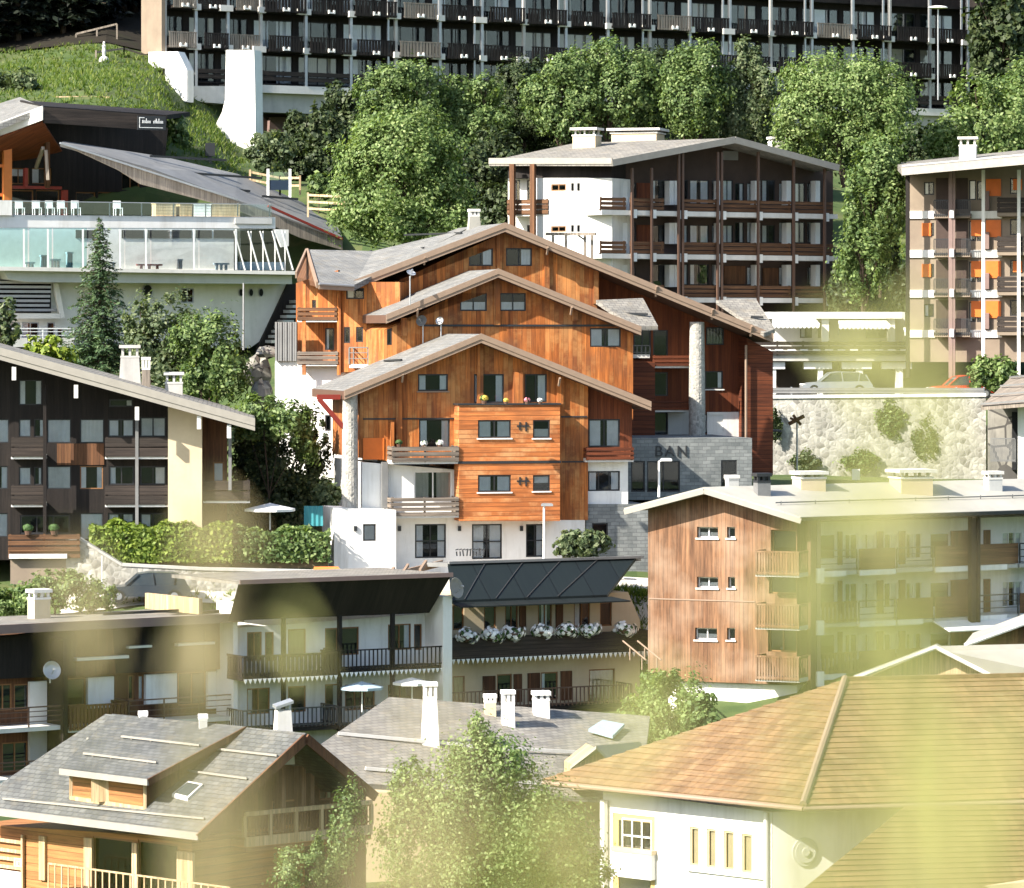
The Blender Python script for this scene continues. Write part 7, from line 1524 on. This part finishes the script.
def stalk(label, parts, grp='grass stalks right in front of the camera', name='grass_stalk'):
    r0 = parts[0]; root = P(r0['a'][0], r0['a'][1], r0['Y']); t = thing(name, label, 'grass', root, grp)
    for p in parts:
        m = MB(); q = arc(*p['a'], *p['b'], p['Y'], p.get('bow', 0)); blade(m, q, p['w']); 
        m.build('blade', p.get('mat', 'stalk_green'), t)
        if p.get('seed'): h = MB(); seed_head(h, q[-6:], p['seed'], G_, p.get('n', 70)); h.build('seed_head', p.get('smat', 'stalk_dry'), t)
    return t
def B(a, b, Y, w, bow=0, **k): return dict(a=a, b=b, Y=Y, w=w, bow=bow, **k)
g_ = 'green grass blades blurred by nearness'
D = 'stalk_dry'

def tuft(label, spec, Y0, seed):                              # spec rows: centre x, half spread, tip y, count, leaf width (m), material
    g = random.Random(seed); out = []
    for cx, sp, ty, n, w, mt in spec:
        for i in range(n):
            x = cx+sp*g.uniform(-1, 1); y = ty+abs(g.gauss(0, 1))*90; Y = Y0*g.uniform(.85, 1.25); out.append(B((x+g.uniform(-60, 60), 1400), (x, y), Y, w*.88*g.uniform(.7, 1.3), g.uniform(-30, 30), mat=mt))
    return stalk(label, out)
SG = 'stalk_green'
def sprig(label, root, stems, grp='leafy stems right in front of the camera'):   # stems: tip x, tip y, distance, spread (px), leaf count, leaf length (m), material
    t = thing('leafy_stem', label, 'plant', P(root[0], root[1], stems[0][2]), grp); g = random.Random(int(root[0]))
    for tx, ty, Y, sp, n, ll, mt in stems:
        q = arc(root[0], root[1], tx, ty+sp*.4, Y, g.uniform(-25, 25)); m = MB(); m.path(q, [.0014-.0008*i/len(q) for i in range(len(q))], 5); m.build('stem', 'stalk_green', t)
        h = MB()
        for i in range(n):
            c = P(tx+g.gauss(0, sp*.55), ty+g.gauss(0, sp*.7), Y*g.uniform(.9, 1.12)); a = g.uniform(-.9, .9); l = ll*g.uniform(.6, 1.3); d = V((math.sin(a), g.uniform(-.4, .4), math.cos(a))).normalized()
            blade(h, [c+d*l*(f-.5)+V((0, 0, -.12*l*(2*f-1)**2)) for f in np.linspace(0, 1, 7)], l*.19)
        h.build('leaves', mt, t)
    return t
tuft('blurred yellow-green grass tuft in front of the wood-clad house', [(795, 35, 500, 2, .004, SG), (870, 60, 540, 3, .004, SG), (935, 40, 420, 3, .004, SG)], 1.3, 1)
tuft('tall blurred pale grass at the bottom edge over the tiled roof', [(930, 45, 720, 5, .005, D), (1000, 30, 710, 4, .005, SG), (750, 60, 830, 2, .004, D), (650, 60, 820, 2, .004, D)], 1.1, 2)
tuft('blurred olive grass leaves reaching up over the parking terrace', [(870, 55, 260, 3, .006, SG), (815, 30, 360, 2, .005, SG)], 1.8, 3)
tuft('blurred straw coloured grass stalk in front of the cream wall strip', [(210, 8, 440, 2, .005, D)], 1.5, 4)
tuft('blurred brownish grass stalk in front of the slate chalet wall', [(250, 20, 810, 2, .004, D)], 1.1, 7)
tuft('fine blurred pale grass along the bottom in front of the bright tree', [(400, 45, 800, 3, .004, D), (470, 60, 800, 3, .004, SG), (560, 50, 790, 3, .004, D)], 1.0, 8)
sprig('blurred leafy stem with yellow-green leaves in front of the wood-clad house balconies', (860, 1400), [(800, 590, 1.7, 50, 3, .045, SG), (900, 490, 1.7, 60, 3, .045, SG), (850, 640, 1.5, 50, 2, .04, SG), (965, 560, 1.7, 45, 2, .045, D)])
sprig('blurred leafy stem reaching the tree by the orange-shuttered house', (905, 1400), [(860, 290, 2.1, 45, 2, .055, SG), (900, 370, 2.0, 45, 3, .055, SG)])
sprig('blurred pale leafy stem over the right edge of the tiled roof', (980, 1400), [(945, 790, 1.2, 55, 4, .04, SG), (1000, 710, 1.3, 40, 3, .04, SG)])
sprig('blurred straw leaves over the hedge and cream wall strip', (215, 1400), [(214, 540, 1.9, 22, 4, .035, D)])
sprig('blurred ochre leaves over the brown balconied house', (150, 1400), [(95, 640, 2.2, 18, 2, .045, D), (205, 630, 2.2, 22, 3, .045, D), (285, 625, 2.4, 22, 2, .055, SG)])
sprig('blurred straw leaves over the bush below the planter deck', (60, 1400), [(75, 590, 1.9, 22, 2, .04, D)])
sprig('blurred peach coloured leaves over the slate chalet gable', (300, 1400), [(245, 835, 1.3, 30, 3, .03, D)])
sprig('blurred pale leaves over the bright tree at the bottom', (470, 1400), [(430, 810, 1.2, 45, 4, .03, D), (540, 860, 1.1, 50, 4, .03, SG), (390, 865, 1.1, 35, 3, .03, D), (585, 810, 1.3, 35, 2, .03, D)])
sprig('blurred pale leaf tips over the tall white chimney', (440, 1400), [(432, 700, 1.7, 18, 2, .03, D), (655, 700, 1.6, 24, 3, .035, SG)])
